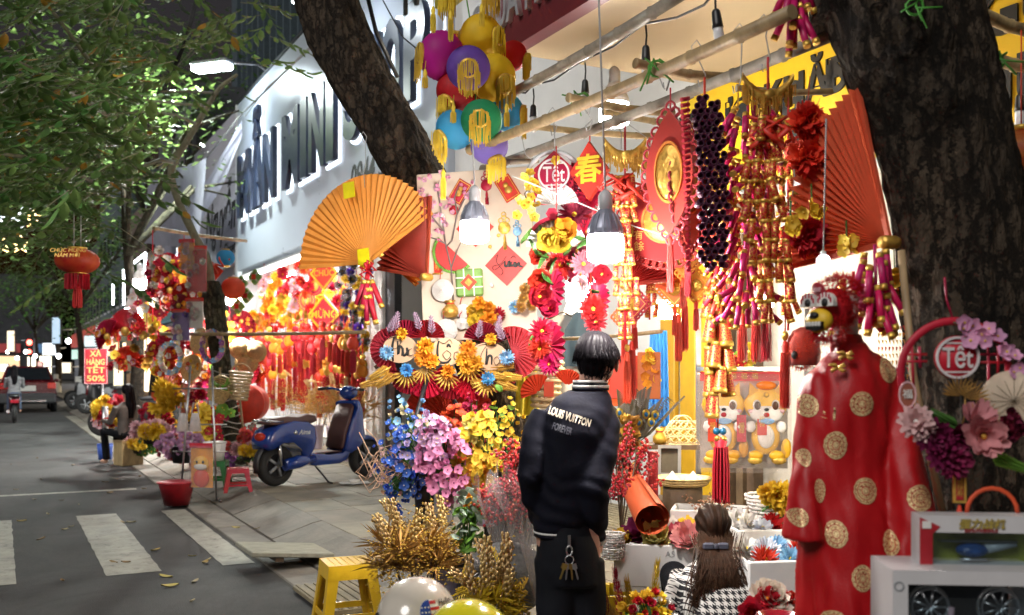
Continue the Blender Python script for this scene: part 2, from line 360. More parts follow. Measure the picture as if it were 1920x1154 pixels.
# ---------------------------------------------------------------- mini shop
WALL = mat('painted_wall',(.62,.63,.66),.6,var=.1,scale=2,bump=.15)
WALLW = mat('white_wall',(.78,.78,.77),.55,var=.06,scale=2)
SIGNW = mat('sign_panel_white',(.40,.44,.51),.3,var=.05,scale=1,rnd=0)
LETB = mat('letter_blue_black',(.010,.018,.045),.35,var=.1,coat=.15,rnd=0)
DARKM = mat('dark_metal',(.05,.05,.055),.4,.6)
CONC = mat('dark_concrete',(.10,.105,.115),.8,var=.3,scale=1.2,bump=.2)
mini = thing('mini_shop','white shop with slanting long sign and bright open front full of red decorations','shop',rz=YF)
def bx(name,s0,s1,n0,n1,z0,z1,m,par,ch=0):
 mb = MB(); mb.box((-(s0 + s1) / 2,(n0 + n1) / 2,(z0 + z1) / 2),(abs(s1 - s0),abs(n1 - n0),z1 - z0),ch=ch); return part(name,mb,m,par)
bx('upper_wall',12.4,26.3,5.6,12,3.75,8.4,WALL,mini)
bx('side_wall',26.3,26.6,5.5,12,0,8.4,WALL,mini)
bx('side_wall',15.15,15.95,5.45,12,0,3.748,WALLW,mini)
bx('back_wall',15.95,26.3,8.2,8.4,0,3.748,WALLW,mini)
bx('shop_floor',15.95,26.3,5.6,8.2,.1,.16,mat('shop_tile_floor',(.5,.47,.42),.3),mini)
bx('door_frame',14.72,15.14,5.5,5.62,.15,3.748,DARKM,mini)
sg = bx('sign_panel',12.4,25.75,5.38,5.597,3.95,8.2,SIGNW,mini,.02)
bx('sign_edge',12.4,25.8,5.36,5.62,8.2,8.26,DARKM,mini)
def letter_row(txt,s0,s1,z0,z1,par,n):
 ws = {'I': .45,' ': .45,'M': 1.25}
 tot = sum(ws.get(c,1) for c in txt); x = -s0; k = (s0 - s1) / tot
 for c in txt:
  w = ws.get(c,1) * k
  if c != ' ':
   for nm,mm_,dep,y,gr_ in (('letter',LETB,.05,n - .10,0),('backlight',LEDB,.01,n - .025,.11)):
    me = tmesh(c,1,mm_,ext=dep,off=.035 if gr_ == 0 else .05,res=4)
    o = link(nm,me,par,(0,0,0)); xs = [v.co.x for v in me.vertices]; zs = [v.co.z for v in me.vertices]
    base = [v.co.z for v in tmesh('M',1,LETB,ext=.05,off=.035,res=4).vertices]; hz = max(base) - min(base)
    sx = (w * .84 + gr_ * .55) / (max(xs) - min(xs)); sz = (z1 - z0 + gr_ * .55) / hz
    cx = (max(xs) + min(xs)) / 2
    o.location = (x + w / 2 - cx * sx,y,(z0 + z1) / 2 - (max(base) + min(base)) / 2 * sz); o.scale = (sx,1,sz)
  x += w
letter_row('MẪN MINI',25.25,17.05,5.2,6.72,mini,5.38); letter_row('SHOP',16.6,12.75,5.35,6.75,mini,5.38)
text('0944 382',.62,INK,mini,(-15.4,5.374,4.72),shear=.2,name='phone_number',off=.02)
for i in range(3): bx('light_strip',16.1,25.9,5.30 + i * .75,5.34 + i * .75,3.66,3.70,LEDW,mini)
bx('shop_soffit',15.95,26.2,5.2,8.2,3.72,3.745,WALLW,mini)
def arealight(name,loc,rot,sx,sy,e,col=(1,.95,.9)):
 l = bpy.data.lights.new(name,'AREA'); l.shape = 'RECTANGLE'; l.size = sx; l.size_y = sy; l.energy = e; l.color = col
 o = bpy.data.objects.new(name,l); COL.objects.link(o); o.location = loc; o.rotation_euler = rot; return o
def ptlight(name,loc,e,r=.05,col=(1,.95,.9)):
 l = bpy.data.lights.new(name,'POINT'); l.energy = e; l.shadow_soft_size = r; l.color = col
 o = bpy.data.objects.new(name,l); COL.objects.link(o); o.location = loc; return o
for i in range(4): arealight('shop_strip_lamp',SN(17.3 + i * 2.4,6.0,3.62),(0,0,YF),2.0,.5,135,(1,.93,.84))
# ---------------------------------------------------------------- right-hand stall building with awning, fascia and yellow signs
stall = thing('stall_building','cream building behind the nearest stall with deep awning and lettered yellow signs','building',rz=YF)
bx('back_wall',6.9,12.39,5.5,5.7,0,9,WALLW,stall)
bx('back_wall',-6,6.895,5.5,5.7,2.9,9,WALL,stall)
bx('back_wall',3.7,6.895,5.5,5.7,0,2.9,mat('cream_wall',(.62,.58,.50),.6,var=.1),stall)
bx('room_wall',-6,3.7,7.4,7.6,0,2.9,mat('cool_wall',(.20,.24,.26),.6,var=.2),stall)
SOFF = mat('cream_soffit',(.66,.52,.33),.6,var=.06,scale=1.5)
bx('awning_panel',4.35,6.9,3.55,5.498,3.95,4.0,SOFF,stall); bx('awning_panel',1.8,4.31,3.55,5.498,3.95,4.0,SOFF,stall); bx('awning_panel',-4,1.76,3.55,5.498,3.95,4.0,SOFF,stall)
bx('awning_deck',-4,6.88,3.56,5.49,4.004,4.1,DARKM,stall)
MARO = mat('fascia_maroon',(.16,.025,.03),.4,var=.08)
OLIV = mat('fascia_olive',(.42,.34,.03),.45,var=.08)
bx('fascia',-4,6.95,3.42,3.54,3.90,4.62,MARO,stall); bx('fascia_upper',-4,8.1,3.40,3.54,4.66,5.9,OLIV,stall)
LETW = mat('letter_silver',(.70,.70,.72),.3,.5,rnd=0)
text('CHÙA HƯNG ĐẠO - TIỀN ÁN - ĐÌNH BẢNG',.40,LETW,stall,(-4.35,3.40,4.22),name='fascia_lettering',ext=.02,off=.012,fit=(5.9,None))
text('NƯỚC CÚNG LỘC CỤ',.52,INK,stall,(-6.2,3.39,4.98),name='fascia_lettering',ext=.012,off=.012)
YSIGN = mat('yellow_sign',(.78,.50,.02),.4,var=.05,rnd=0,translucent=.0)
def wall_sign(px0,px1,n,z0,z1):
 s0 = WN(px0,300,n).dot(S); s1 = WN(px1,300,n).dot(S)
 return bx('yellow_sign',s1,s0,n - .06,n,z0,z1,YSIGN,stall,.01)
wall_sign(1285,2300,5.495,2.98,3.92)
for tx,px,z,sz in (('VẢI',1305,3.62,.30),('DƯƠNG',1392,3.56,.36),('KHĂN',1512,3.62,.34),('Á',1490,3.18,.34),('NGỰ',1868,3.66,.40),('NỮ',1898,3.2,.40),('ĐỒ LỄ',1640,3.62,.34)):
 p = WN(px,300,5.42); text(tx,sz,INK,stall,(-p.dot(S),5.425,z),name='sign_lettering',ext=.008,off=.03)
# doors, timber posts, windows in the stall's back
YDOOR = mat('yellow_shutter',(.55,.31,.01),.5,var=.1)
for px in (1262,1300,1330):
 p = WN(px,600,5.49); bx('shutter_panel',p.dot(S) - .11,p.dot(S) + .11,5.42,5.48,.2,2.75,YDOOR,stall,.01)
for px in (1345,1368,1388): p = WN(px,600,5.2); bx('timber_post',p.dot(S) - .04,p.dot(S) + .04,5.3,5.4,.15,2.9,DWOOD,stall)
for px0,px1 in ((1455,1560),(1570,1700)):
 a = WN(px0,500,5.5).dot(S); b = WN(px1,500,5.5).dot(S)
 w = bx('window_frame',b,a,5.52,5.6,1.0,1.06,STEEL,stall)
 for z in (1.7,2.6): bx('window_rail',b,a,5.52,5.6,z,z + .05,STEEL,stall)
 for s_ in (a,b): bx('window_post',s_ - .025,s_ + .025,5.518,5.602,.15,2.9,STEEL,stall)
 bx('pane',b + .03,a - .03,5.55,5.56,1.06,2.6,GLASS,stall)
bx('ceiling_tube',-1.4,-.4,6.6,6.66,2.6,2.65,LEDB,stall)
mat_fence = thing('bamboo_screen','upright split bamboo screen beside the big dark trunk','screen',SN(0.4,4.9,0),YF)
for i in range(26):
 mb = MB(); mb.tube([(0,0,.15),(R_.uniform(-.01,.01),0,3.0)],.022,6); part('cane',mb,BAMB,mat_fence,(i * .052 - .3,R_.uniform(-.01,.01),0))
# third shop with tarpaulin
closet = thing('clothes_shop','grey fronted clothes shop with script sign half under a plastic sheet','shop',rz=YF)
bx('facade',26.7,34,5.7,12,3.3,8.5,mat('lilac_grey_wall',(.45,.45,.52),.6,var=.08),closet)
bx('side_wall',33.6,34,5.7,12,0,3.29,WALL,closet); bx('back_wall',26.7,33.6,8,8.2,0,3.29,WALLW,closet)
bx('sign_panel',26.8,31.8,5.6,5.698,4.3,6.9,mat('sign_grey',(.52,.53,.60),.3,rnd=0),closet)
text('Nguyễn',1.5,INK,closet,(-29.2,5.59,5.75),shear=.25,name='sign_lettering',off=.015,fit=(4.3,1.75))
text('Closet',.55,INK,closet,(-27.8,5.59,4.75),name='sign_lettering',off=.02)
hien = thing('light_box_sign','small projecting script light box in front of the plastic sheet','sign',SN(26.8,4.1,0),YF)
part('sign_box',MB().box((0,0,4.05),(2.2,.18,.9),ch=.03),mat('navy_panel',(.02,.03,.12),.3),hien)
text('Hiền',1.0,LEDB,hien,(0,-.11,4.05),shear=.25,name='lettering',off=.03,fit=(1.9,.75))
# plastic sheet hanging from its rope
TARP = mat('grey_tarpaulin',(.42,.42,.52),.35,var=.15,scale=3,translucent=.35,rnd=0)
def tarpf(u,v):
 p0 = WN(290,425,4.6); p1 = WN(454,226,5.0)
 top = Vector(p0).lerp(p1,u); top.z -= .5 * sin(pi * u)
 return (top.x,top.y - .25 * sin(9 * u + 3 * v) * v - .25 * v,top.z - (2.2 * (1 - u) ** 1.1 + .45) * v + .09 * noise.noise((u * 9,v * 4,1)))
tp = MB(); tp.grid(tarpf,40,14); single('tarpaulin',tp,TARP,'crumpled grey plastic sheet sagging from a rope beside the long white sign','tarpaulin')
cb = MB(); cb.grid(lambda u,v: tuple(WN(278 + 100 * u,350 + 110 * v - 60 * u * (1 - v),4.0) + Vector((0,-.35 * sin(5 * u + 2 * v),.06 * noise.noise((u * 7,v * 7,3))))),16,16)
single('hanging_sheet',cb,TARP,'pale plastic sheet drooping over the stall beside the thin tree','tarpaulin')
# far facades
def facade(s0,s1,h,m,lab,lit,sign):
 r = thing('far_building',lab,'building',rz=YF)
 bx('wall',s0,s1,5.8,14,3.2,h,m,r); bx('side_wall',s1 - .3,s1,5.8,14,0,3.19,m,r); bx('back_wall',s0,s1 - .31,8,8.2,0,3.19,WALLW,r)
 k = max(2,int((s1 - s0) / 2.4))
 for f in range(int((h - 4.5) / 3)):
  for i in range(k):
   c = s0 + (i + .5) * (s1 - s0) / k; w = bx('window',c - .55,c + .55,5.74,5.797,4.9 + 3 * f,6.5 + 3 * f,mat('dark_window',(.03,.04,.05),.15),r)
   bx('window_frame',c - .62,c + .62,5.76,5.796,4.78 + 3 * f,4.88 + 3 * f,WALL,r)
 bx('shop_sign',s0 + .3,s1 - .5,5.5,5.79,3.25,4.3,sign,r)
 if lit:
  bx('shop_window',s0 + .5,s1 - .8,6.6,6.64,.3,3.0,mat('lit_shopfront_%d' % int(s0),(.8,.7,.5),emit=lit,ecol=(1,.78,.5) if int(s0) % 2 else (.9,.93,1),scale=1.1,rnd=0),r)
 return r
facade(34.2,43,11,CONC,'dark tall building past the clothes shop with a pale sign',1.3,mat('sign_teal',(.10,.25,.28),.4))
facade(43.3,55,9,mat('brown_wall',(.16,.12,.10),.8),'brown low building with glowing yellow shopfront beyond the sale sign',2.2,mat('sign_yellow',(.7,.5,.1),.4,emit=.5))
facade(55.3,70,12,mat('teal_wall',(.09,.12,.13),.8),'teal grey building far along the street above the parked scooters',1.6,mat('sign_white',(.5,.5,.5),.4,emit=.6))
facade(70.3,95,10,CONC,'farthest dark building in the row towards the red signal',1.8,mat('sign_red',(.4,.05,.04),.4,emit=.4))
def cross(name,lab,s,n0,n1,h,m):
 r = thing(name,lab,'building',rz=YF); bx('wall',s,s + 8,n0,n1,0,h,m,r); k = int((n1 - n0) / 3)
 for i in range(k):
  c = n0 + (i + .5) * (n1 - n0) / k
  bx('shopfront',s - .06,s - .01,c - 1.2,c + 1.2,.3,2.8,mat('lit_front_%d' % (i % 4),(.7,.7,.7),emit=(1.6,.9,2.4,.5)[i % 4],ecol=((.9,.95,1),(1,.6,.3),(1,.85,.6),(.5,.7,1))[i % 4],scale=.9,rnd=0),r)
  bx('shop_sign',s - .09,s - .02,c - 1.3,c + 1.3,3.2,4.2,mat('far_sign_%d' % (i % 3),((.3,.05,.05),(.1,.2,.35),(.4,.35,.2))[i % 3],emit=.5,rnd=0),r)
cross('corner_building','dim building closing the far end of the street with many small lights',125,-30,5.6,12,CONC)
cross('roadside_building','low lit shopfronts on the far side of the junction',108,-40,-9,8,mat('slate_wall',(.12,.13,.15),.8))
sb = thing('tall_dark_building','unlit tower with ribbed shutters rising behind the tarpaulin and leaves','building',rz=YF)
bx('wall',26.7,60,12.2,20,0,24,mat('night_wall',(.05,.07,.085),.85),sb)
for i in range(24): bx('fin',27.2 + i * 1.3,27.4 + i * 1.3,11.9,12.19,6,23,mat('night_fin',(.07,.10,.12),.8),sb)
# LED outlined shop corner left of the stall
ledf = thing('roof_light','white dotted LED outline of a small stall roof','led light')
def ledline(p,q,k):
 mb = MB()
 for i in range(k): mb.ell(tuple(p.lerp(q,i / (k - 1))),.05,6,4)
 part('led_string',mb,LEDW,ledf,kind='stuff')
A_,B_,C_,D_ = WN(232,508,4.4),WN(272,476,4.4),WN(232,570,4.4),WN(272,520,4.4)
ledline(A_,B_,16); ledline(A_,C_,14); ledline(B_,D_,12); ledline(WN(212,525,4.2),WN(212,570,4.2),10)
mbp = MB(); mbp.tube([C_ + Vector((0,.1,0)),A_ + Vector((0,.1,0)),B_ + Vector((0,.1,0)),D_ + Vector((0,.1,0))],.03,5); part('frame',mbp,STEEL,ledf)
# floodlight above the sign
FL = WN(398,130,4.3)
fl = thing('floodlight','blazing cool white floodlight on an arm above the tarpaulin','floodlight',FL,-.35)
part('housing',MB().box((0,0,.13),(1.0,.34,.10),ch=.03),GREY,fl)
for i in (-1,0,1): part('lamp_module',MB().box((i * .32,-.01,.03),(.28,.32,.12),ch=.02),bulb_mat('floodlight_glow',(.82,.95,1),26),fl)
part('arm',MB().tube([(.3,.1,.15),(.6,.9,.3),(.8,1.3,.1)],.03),STEEL,fl)
l_ = arealight('floodlight_lamp',FL + Vector((0,0,-.08)),(radians(42),0,YF),1.0,.4,60,(.80,.94,1)); l_.data.spread = pi
arealight('floodlight_spill',FL + Vector((-.25,-.2,-.02)),(radians(-48),0,YF),.9,.4,1700,(.90,1,.92))
f2 = SN(15.2,4.2,7.2); fl2 = thing('floodlight','second floodlight over the long sign, hidden by the leaning trunk','floodlight',f2,YF); part('housing',MB().box((0,0,.13),(.5,.34,.10),ch=.03),GREY,fl2); part('lamp_module',MB().box((0,0,.03),(.4,.3,.1),ch=.02),MATS['floodlight_glow'],fl2); part('arm',MB().tube([(0,.1,.15),(0,1.1,.3)],.03),STEEL,fl2)
arealight('floodlight_lamp',f2 + Vector((0,0,-.06)),(radians(40),0,YF),.5,.3,30,(.86,.94,1))
# ================================================================ TREES
def bark(name,c1,c2,moss):
 m = mat(name,c1,.9,var=.5,scale=5,bump=1.5,bscale=34,rnd=0,col2=c2,detail=9,stretch=(1,1,.4),spec=.25,bd=.03)
 nd,lk,b = nodes_of(m); src = b.inputs['Base Color'].links[0].from_socket
 tc = nd.new('ShaderNodeTexCoord'); nz = nd.new('ShaderNodeTexNoise'); nz.inputs['Scale'].default_value = 16; nz.inputs['Detail'].default_value = 8; nz.inputs['Roughness'].default_value = .8
 lk.new(tc.outputs['Object'],nz.inputs['Vector']); rp = nd.new('ShaderNodeValToRGB'); rp.color_ramp.elements[0].position = .60; rp.color_ramp.elements[1].position = .70
 mx = nd.new('ShaderNodeMix'); mx.data_type = 'RGBA'; lk.new(nz.outputs['Fac'],rp.inputs[0]); lk.new(rp.outputs[0],mx.inputs[0]); lk.new(src,mx.inputs[6]); mx.inputs[7].default_value = (*moss,1)
 mp = nd.new('ShaderNodeMapping'); mp.inputs['Scale'].default_value = (1,1,.35); wv = nd.new('ShaderNodeMix'); wv.data_type = 'RGBA'; wv.blend_type = 'ADD'; wv.inputs[0].default_value = .12; lk.new(tc.outputs['Object'],mp.inputs[0]); lk.new(mp.outputs[0],wv.inputs[6]); lk.new(nz.outputs['Color'],wv.inputs[7])
 vo = nd.new('ShaderNodeTexVoronoi'); vo.feature = 'DISTANCE_TO_EDGE'; vo.inputs['Scale'].default_value = 17; lk.new(wv.outputs[2],vo.inputs['Vector']); cr = nd.new('ShaderNodeMapRange'); cr.inputs[2].default_value = .12; lk.new(vo.outputs['Distance'],cr.inputs[0])
 b2 = nd.new('ShaderNodeBump'); b2.inputs['Strength'].default_value = .9; b2.inputs['Distance'].default_value = .03; lk.new(cr.outputs[0],b2.inputs['Height']); lk.new(b.inputs['Normal'].links[0].from_socket,b2.inputs['Normal']); lk.new(b2.outputs[0],b.inputs['Normal'])
 m3 = nd.new('ShaderNodeMix'); m3.data_type = 'RGBA'; m3.blend_type = 'MULTIPLY'; m3.inputs[0].default_value = 1; c2r = nd.new('ShaderNodeMapRange'); c2r.inputs[2].default_value = .10; c2r.inputs[3].default_value = .35; lk.new(vo.outputs['Distance'],c2r.inputs[0]); lk.new(mx.outputs[2],m3.inputs[6]); lk.new(c2r.outputs[0],m3.inputs[7])
 lk.new(m3.outputs[2],b.inputs['Base Color']); return m
BARK = bark('dark_bark',(.020,.016,.012),(.085,.062,.042),(.17,.13,.085)); BARK2 = bark('grey_bark',(.07,.065,.045),(.14,.13,.085),(.20,.21,.13))
BRANCH = mat('branch_bark',(.20,.19,.12),.7,var=.3,scale=12,bump=.3)
def trunk_mb(pts,rad,n=36,sub=10,amp=.05,knots=(),seed=0):
 P = [Vector(p) for p in pts]; Q = []; Rr = []
 for i in range(len(P) - 1):
  p0 = P[max(0,i - 1)]; p1,p2 = P[i],P[i + 1]; p3 = P[min(len(P) - 1,i + 2)]
  for k in range(sub):
   t = k / sub; Q.append(.5 * ((2 * p1) + (p2 - p0) * t + (2 * p0 - 5 * p1 + 4 * p2 - p3) * t * t + (3 * p1 - p0 - 3 * p2 + p3) * t ** 3)); Rr.append(rad[i] + (rad[i + 1] - rad[i]) * t)
 Q.append(P[-1]); Rr.append(rad[-1])
 mb = MB(); mb.tube(Q,Rr,n,cap=True); nv = []
 for i,v in enumerate(mb.v):
  c = Q[i // n]; v = Vector(v); d = v - c; a = i % n / n * 2 * pi
  k = 1 + amp * 1.6 * noise.noise((cos(a) * 1.6,sin(a) * 1.6,v.z * 1.1 + seed)) + amp * .8 * noise.noise((cos(a) * 6,sin(a) * 6,v.z * 5 + seed)) + amp * .7 * noise.noise((cos(a) * 14,sin(a) * 14,v.z * 7 + seed)) + amp * .55 * noise.noise((cos(a) * 30,sin(a) * 30,v.z * 16 + seed))
  w = c + d * k
  for kp,kr,kh in knots:
   q = (w - Vector(kp)).length / kr
   if q < 1.6: w += d.normalized() * kh * (math.exp(-(q * 1.5) ** 2) - .55 * math.exp(-(q * 4) ** 2) + .12 * sin(q * 14) * math.exp(-q * 1.5))
  nv.append(tuple(w))
 mb.v = nv; return mb
D1 = 3.6
pts = [W(1868,1390,D1),W(1862,1154,D1),W(1850,900,D1),W(1822,600,D1),W(1775,300,D1),W(1708,80,D1),W(1665,-80,D1),W(1600,-400,D1)]
kn = [(W(1690,60,D1 - .22),.13,.07),(W(1600,110,D1 - .15),.09,.09),(W(1760,190,D1 - .26),.10,.05),(W(1640,-30,D1 - .2),.12,.06),(W(1740,240,D1 - .24),.05,.03)]
t = thing('street_tree','huge dark knotted trunk leaning beside the red robe','tree',pts[0])
part('trunk',trunk_mb([p - pts[0] for p in pts],[.34,.30,.27,.235,.225,.25,.27,.22],110,30,.07,[(k[0] - pts[0],k[1],k[2]) for k in kn]),BARK,t)
mb = trunk_mb([W(1590,40,D1 + .05) - pts[0],W(1570,-80,D1 + .1) - pts[0],W(1520,-300,D1 + .3) - pts[0]],[.14,.13,.11],24,8,.08); part('bough',mb,BARK,t)
st = MB(); st.tube([W(1690,470,3.25),W(1712,700,3.2),W(1775,1000,3.1)],.013,6); single('bamboo_stick',st,BAMB,'thin slanting bamboo stick between the red robe and the dark trunk','stick')
D2 = 6.65
pts = [W(985,1010,D2),W(955,860,D2),W(920,720,D2),W(870,560,D2),W(815,400,D2),W(752,275,D2),W(680,150,D2),W(622,20,D2 + .05),W(590,-120,D2 + .1),W(560,-330,D2 + .3)]
t = thing('street_tree','dark leaning trunk that crosses the long white sign, behind the pinned board','tree',pts[0])
kn = [(W(655,190,D2 - .2),.12,-.05),(W(640,110,D2 - .2),.16,.05),(W(700,190,D2 - .18),.09,.06),(W(720,260,D2 - .15),.1,.04)]
part('trunk',trunk_mb([p - pts[0] for p in pts],[.26,.22,.20,.19,.19,.195,.20,.20,.21,.2],90,22,.10,[(k[0] - pts[0],k[1],k[2]) for k in kn],seed=5),BARK,t)
# thin tree with the leafy crown
D3 = 13.8
def w3(x,y,d=D3): return W(x,y,d)
base3 = w3(445,872)
t3 = thing('street_tree','thin crooked tree with leafy crown over the road, pale lattice tied round its foot','tree',base3)
part('trunk',trunk_mb([w3(*p) - base3 for p in ((445,880),(432,790),(418,700),(408,620),(400,560),(398,528))],[.15,.13,.125,.14,.16,.09],24,10,.10,seed=9),BARK2,t3)
part('bough',trunk_mb([w3(*p) - base3 for p in ((398,560),(388,490),(366,445),(338,385),(322,335),(326,305),(352,262),(386,205),(412,165),(445,140))],[.07,.065,.06,.055,.05,.055,.045,.04,.03,.02],12,8,.06),BRANCH,t3)
for ps,r in ((((326,305),(300,300),(250,318),(170,340)),.03),(((366,232),(330,216),(270,210),(200,215)),.025),(((388,198),(350,196),(290,190),(215,182)),.025),(((405,175),(370,172),(302,172)),.02),
              (((322,335),(290,325),(230,340),(120,388)),.022),(((345,268),(372,275),(378,285)),.012),(((350,262),(352,240),(345,215)),.012),(((200,215),(120,160),(20,110)),.03),(((170,340),(90,300),(10,290)),.03),(((215,182),(150,90),(90,10)),.03)):
 part('branch',MB().tube([W(x,y,D3 - .012 * (400 - x)) - base3 for x,y in ps],[r,r * .8,r * .6,r * .4][:len(ps)],6),BRANCH,t3)
tie = MB()
for i in range(14):
 y = 868 - i * 13; c = w3(442 - i * 1.6,y) - base3
 tie.tube([c + Vector((.165 * cos(a),.165 * sin(a),.03 * sin(a * 2 + i))) for a in [k * pi / 8 for k in range(17)]],.008,4)
part('tie_cords',tie,mat('pale_cord',(.5,.48,.40),.7),t3,kind='stuff')
for dx in (-.18,.19): part('lattice_stake',MB().tube([Vector((dx,-.2,.02)),Vector((dx * .6 - .08,-.18,1.35))],.016,5),BAMB,t3)
def leaf_mesh(m,L=.175,w=.074):
 mb = MB(); n = 5; vs = []
 for i in range(n + 1):
  u = i / n; ww = w * sin(pi * u ** .8) ** .9 * .5 + (.0005); z = -.03 * sin(u * 2.6) * L * 4
  vs += [(L * u,-ww,z + .012),(L * u,0,z),(L * u,ww,z + .012)]
 fs = []
 for i in range(n): a = i * 3; fs += [(a,a + 3,a + 4,a + 1),(a + 1,a + 4,a + 5,a + 2)]
 mb.add(vs,fs,0,None,True); return mb.mesh('leaf',m)
LM = [mat('tree_leaf',(.11,.23,.06),.42,var=.25,translucent=.25,rnd=.3),mat('tree_leaf_pale',(.17,.30,.08),.42,var=.2,translucent=.3,rnd=.25),mat('tree_leaf_yellow',(.45,.27,.03),.5,var=.2,translucent=.3,rnd=.2)]
LME = [leaf_mesh(m) for m in LM]
rl = random.Random(5); leaves = []; twig = MB()
def glare(p): x = p.x / p.y * F + 960; y = HY - (p.z - CZ) / p.y * F; return (335 < x < 470 and 85 < y < 178) or (x < 300 and y > 395 and p.y < 9.6)
def spray(o,yaw,pitch,L,k,ki,s=1.0):
 d = Vector((cos(yaw) * cos(pitch),sin(yaw) * cos(pitch),sin(pitch))); side = d.cross(Vector((0,0,1))).normalized(); pts = []
 for i in range(k + 1):
  u = i / k; p = o + d * L * u + Vector((0,0,-.22 * L * u * u)); pts.append(p)
  if i == 0: continue
  sg = 1 if i % 2 else -1
  dirv = (d * .75 + side * sg * .8 + Vector((rl.uniform(-.25,.25),rl.uniform(-.25,.25),rl.uniform(-.55,.05)))).normalized()
  if i == k: dirv = d
  up = Vector((rl.uniform(-.35,.35),rl.uniform(-.5,.2),1)).normalized(); y = up.cross(dirv).normalized(); z = dirv.cross(y)
  M = Matrix((dirv,y,z)).transposed().to_4x4(); M.translation = p; kk = ki if rl.random() > .025 else 2
  leaves.append((M @ Matrix.Scale(s * rl.uniform(.75,1.2),4),kk,p.copy()))
 if not (glare(pts[-1]) or glare(o)): twig.tube(pts[::3] + [pts[-1]],.004,3,cap=False)
def in_crown(x,y):      # the crown's outline over the road: ragged lower edge
 low = 475 - 60 * sin(x / 40.) if x < 210 else (340 if x < 300 else 150)
 if x > 330: return y < 150 and rl.random() < .28
 return y < low + rl.uniform(-50,30)
k = 0
while k < 400:
 x,y = rl.uniform(-60,510),rl.uniform(-60,520)
 if not in_crown(x,y): continue
 if 230 < x < 330 and y > 150 and rl.random() < .4: continue
 if y < 90 and rl.random() < .35: continue
 d = rl.uniform(8.0,13.8); k += 1
 spray(W(x,y,d),rl.uniform(2.2,4.4) + (pi if rl.random() < .25 else 0),rl.uniform(-.5,.25),rl.uniform(.5,.95),rl.randint(8,14),1 if rl.random() < .3 else 0)
for x,y in ((60,455),(95,470),(175,420),(215,400),(30,440),(130,400),(60,350),(150,345),(200,480),(205,505),(185,540),(190,590),(150,420),(240,430)):
 spray(W(x,y,rl.uniform(7.6,9.5)),rl.uniform(2.5,3.8),rl.uniform(-1.0,-.3),.6,9,1 if rl.random() < .5 else (2 if rl.random() < .25 else 0),1.15)
for x,y in ((330,250),(300,255),(340,215),(280,160),(265,240),(318,205),(240,190),(345,300),(205,190),(375,150),(420,30),(450,20),(470,60),(490,28),(430,75),(505,45)):
 spray(W(x,y,rl.uniform(11.5,13.2)),rl.uniform(2.4,4.2),rl.uniform(-.7,.1),.6,10,1,1.1)
leaves = [q for q in leaves if not glare(q[2])]
def vis(p): return abs(p.x / p.y * F + 710) < 760 and HY - (p.z - CZ) / p.y * F > -10
leaves.sort(key=lambda q: (not vis(q[2]),q[2].y))
for M,kk,p in leaves[:295]:
 o = link('leaf',LME[kk],t3); o.matrix_basis = Matrix.Translation(-base3) @ M
lv = MB(); src = [([tuple(v.co) for v in me.vertices],[tuple(f.vertices) for f in me.polygons]) for me in LME]
for M,kk,p in leaves[295:]: lv.add(src[kk][0],src[kk][1],kk,M,True)
part('foliage',lv,LM,t3,-base3,kind='stuff'); part('twigs',twig,BRANCH,t3,-base3,kind='stuff')
# farther street trees: dark crowns, trunks with white painted feet
def far_tree(lab,s,n,h,rad,cnt,seed,whitefoot=True,lean=.3,off=0):
 r = random.Random(seed); b = SN(s,n,PAV); t = thing('street_tree',lab,'tree',b)
 tw = trunk_mb([(0,0,0),(lean * .3,0,h * .3),(-lean * .4,.1,h * .6),(lean * -.8,0,h)],[.19,.14,.12,.07],14,8,.08,seed=seed); part('trunk',tw,BARK,t)
 if whitefoot: part('painted_foot',MB().lathe([(.22,.0),(.20,.5),(.19,1.0)],14,cap=False),mat('lime_wash',(.55,.54,.5),.8),t)
 mb = MB()
 for i in range(7):
  a = r.uniform(0,2 * pi); mb.tube([(-lean * .5,0,h * .7),(cos(a) * rad * .5,sin(a) * rad * .5,h + r.uniform(0,1.2)),(cos(a) * rad * .9,sin(a) * rad * .9,h + r.uniform(-.3,1.6))],[.08,.05,.02],5)
 part('limbs',mb,BARK2,t,kind='stuff'); mb = MB()
 cl = [(N * off + Vector((r.gauss(0,.55) * rad,r.gauss(0,.55) * rad,h + 1.0 + r.gauss(0,.38) * rad)),r.uniform(.5,1.1)) for _ in range(26)]
 for i in range(cnt):
  c,q = r.choice(cl); p = c + Vector((r.gauss(0,q),r.gauss(0,q),r.gauss(0,q * .6)))
  L = r.uniform(.12,.24); a = r.uniform(0,6.28); e = Vector((cos(a),sin(a),r.uniform(-.8,.2))) * L; f = Vector((-sin(a),cos(a),r.uniform(-.4,.4))) * L * .28
  mb.add([p - e * .5,p + f,p + e * .5,p - f],[(0,1,2,3)],0 if r.random() < .8 else 1,None,True)
 part('crown',mb,LM[:2],t,kind='stuff')
far_tree('dark tree beyond the sale sign whose trunk foot is painted white',44,2.9,5.2,3.2,4200,3)
far_tree('slim dark tree beside the glaring bulb, crown spread over the road',24,2.7,5.6,3.4,5200,4,False,off=-2.0)
far_tree('dark street tree half hidden past the sale sign',60,2.8,5.5,3.0,2600,6)
far_tree('dark tree on the far side of the road above the red car',55,-6.5,5.5,4.2,4200,7)
far_tree('tall tree behind the lit floodlight, only its leaves showing',33,4.3,8.5,3.4,3600,8,False)
far_tree('dark roadside tree at the far junction',85,2.5,6,3.4,2200,12)
cw = MB()
for dx in (0,10,22): cw.tube([W(372 + dx * .3,-30,12.5),W(345 + dx * .2,80,12.6),W(302 + dx * .4,175,13)],.012,4)
single('overhead_cables',cw,BLK,'bundle of thin black cables dropping through the leaves','cables')
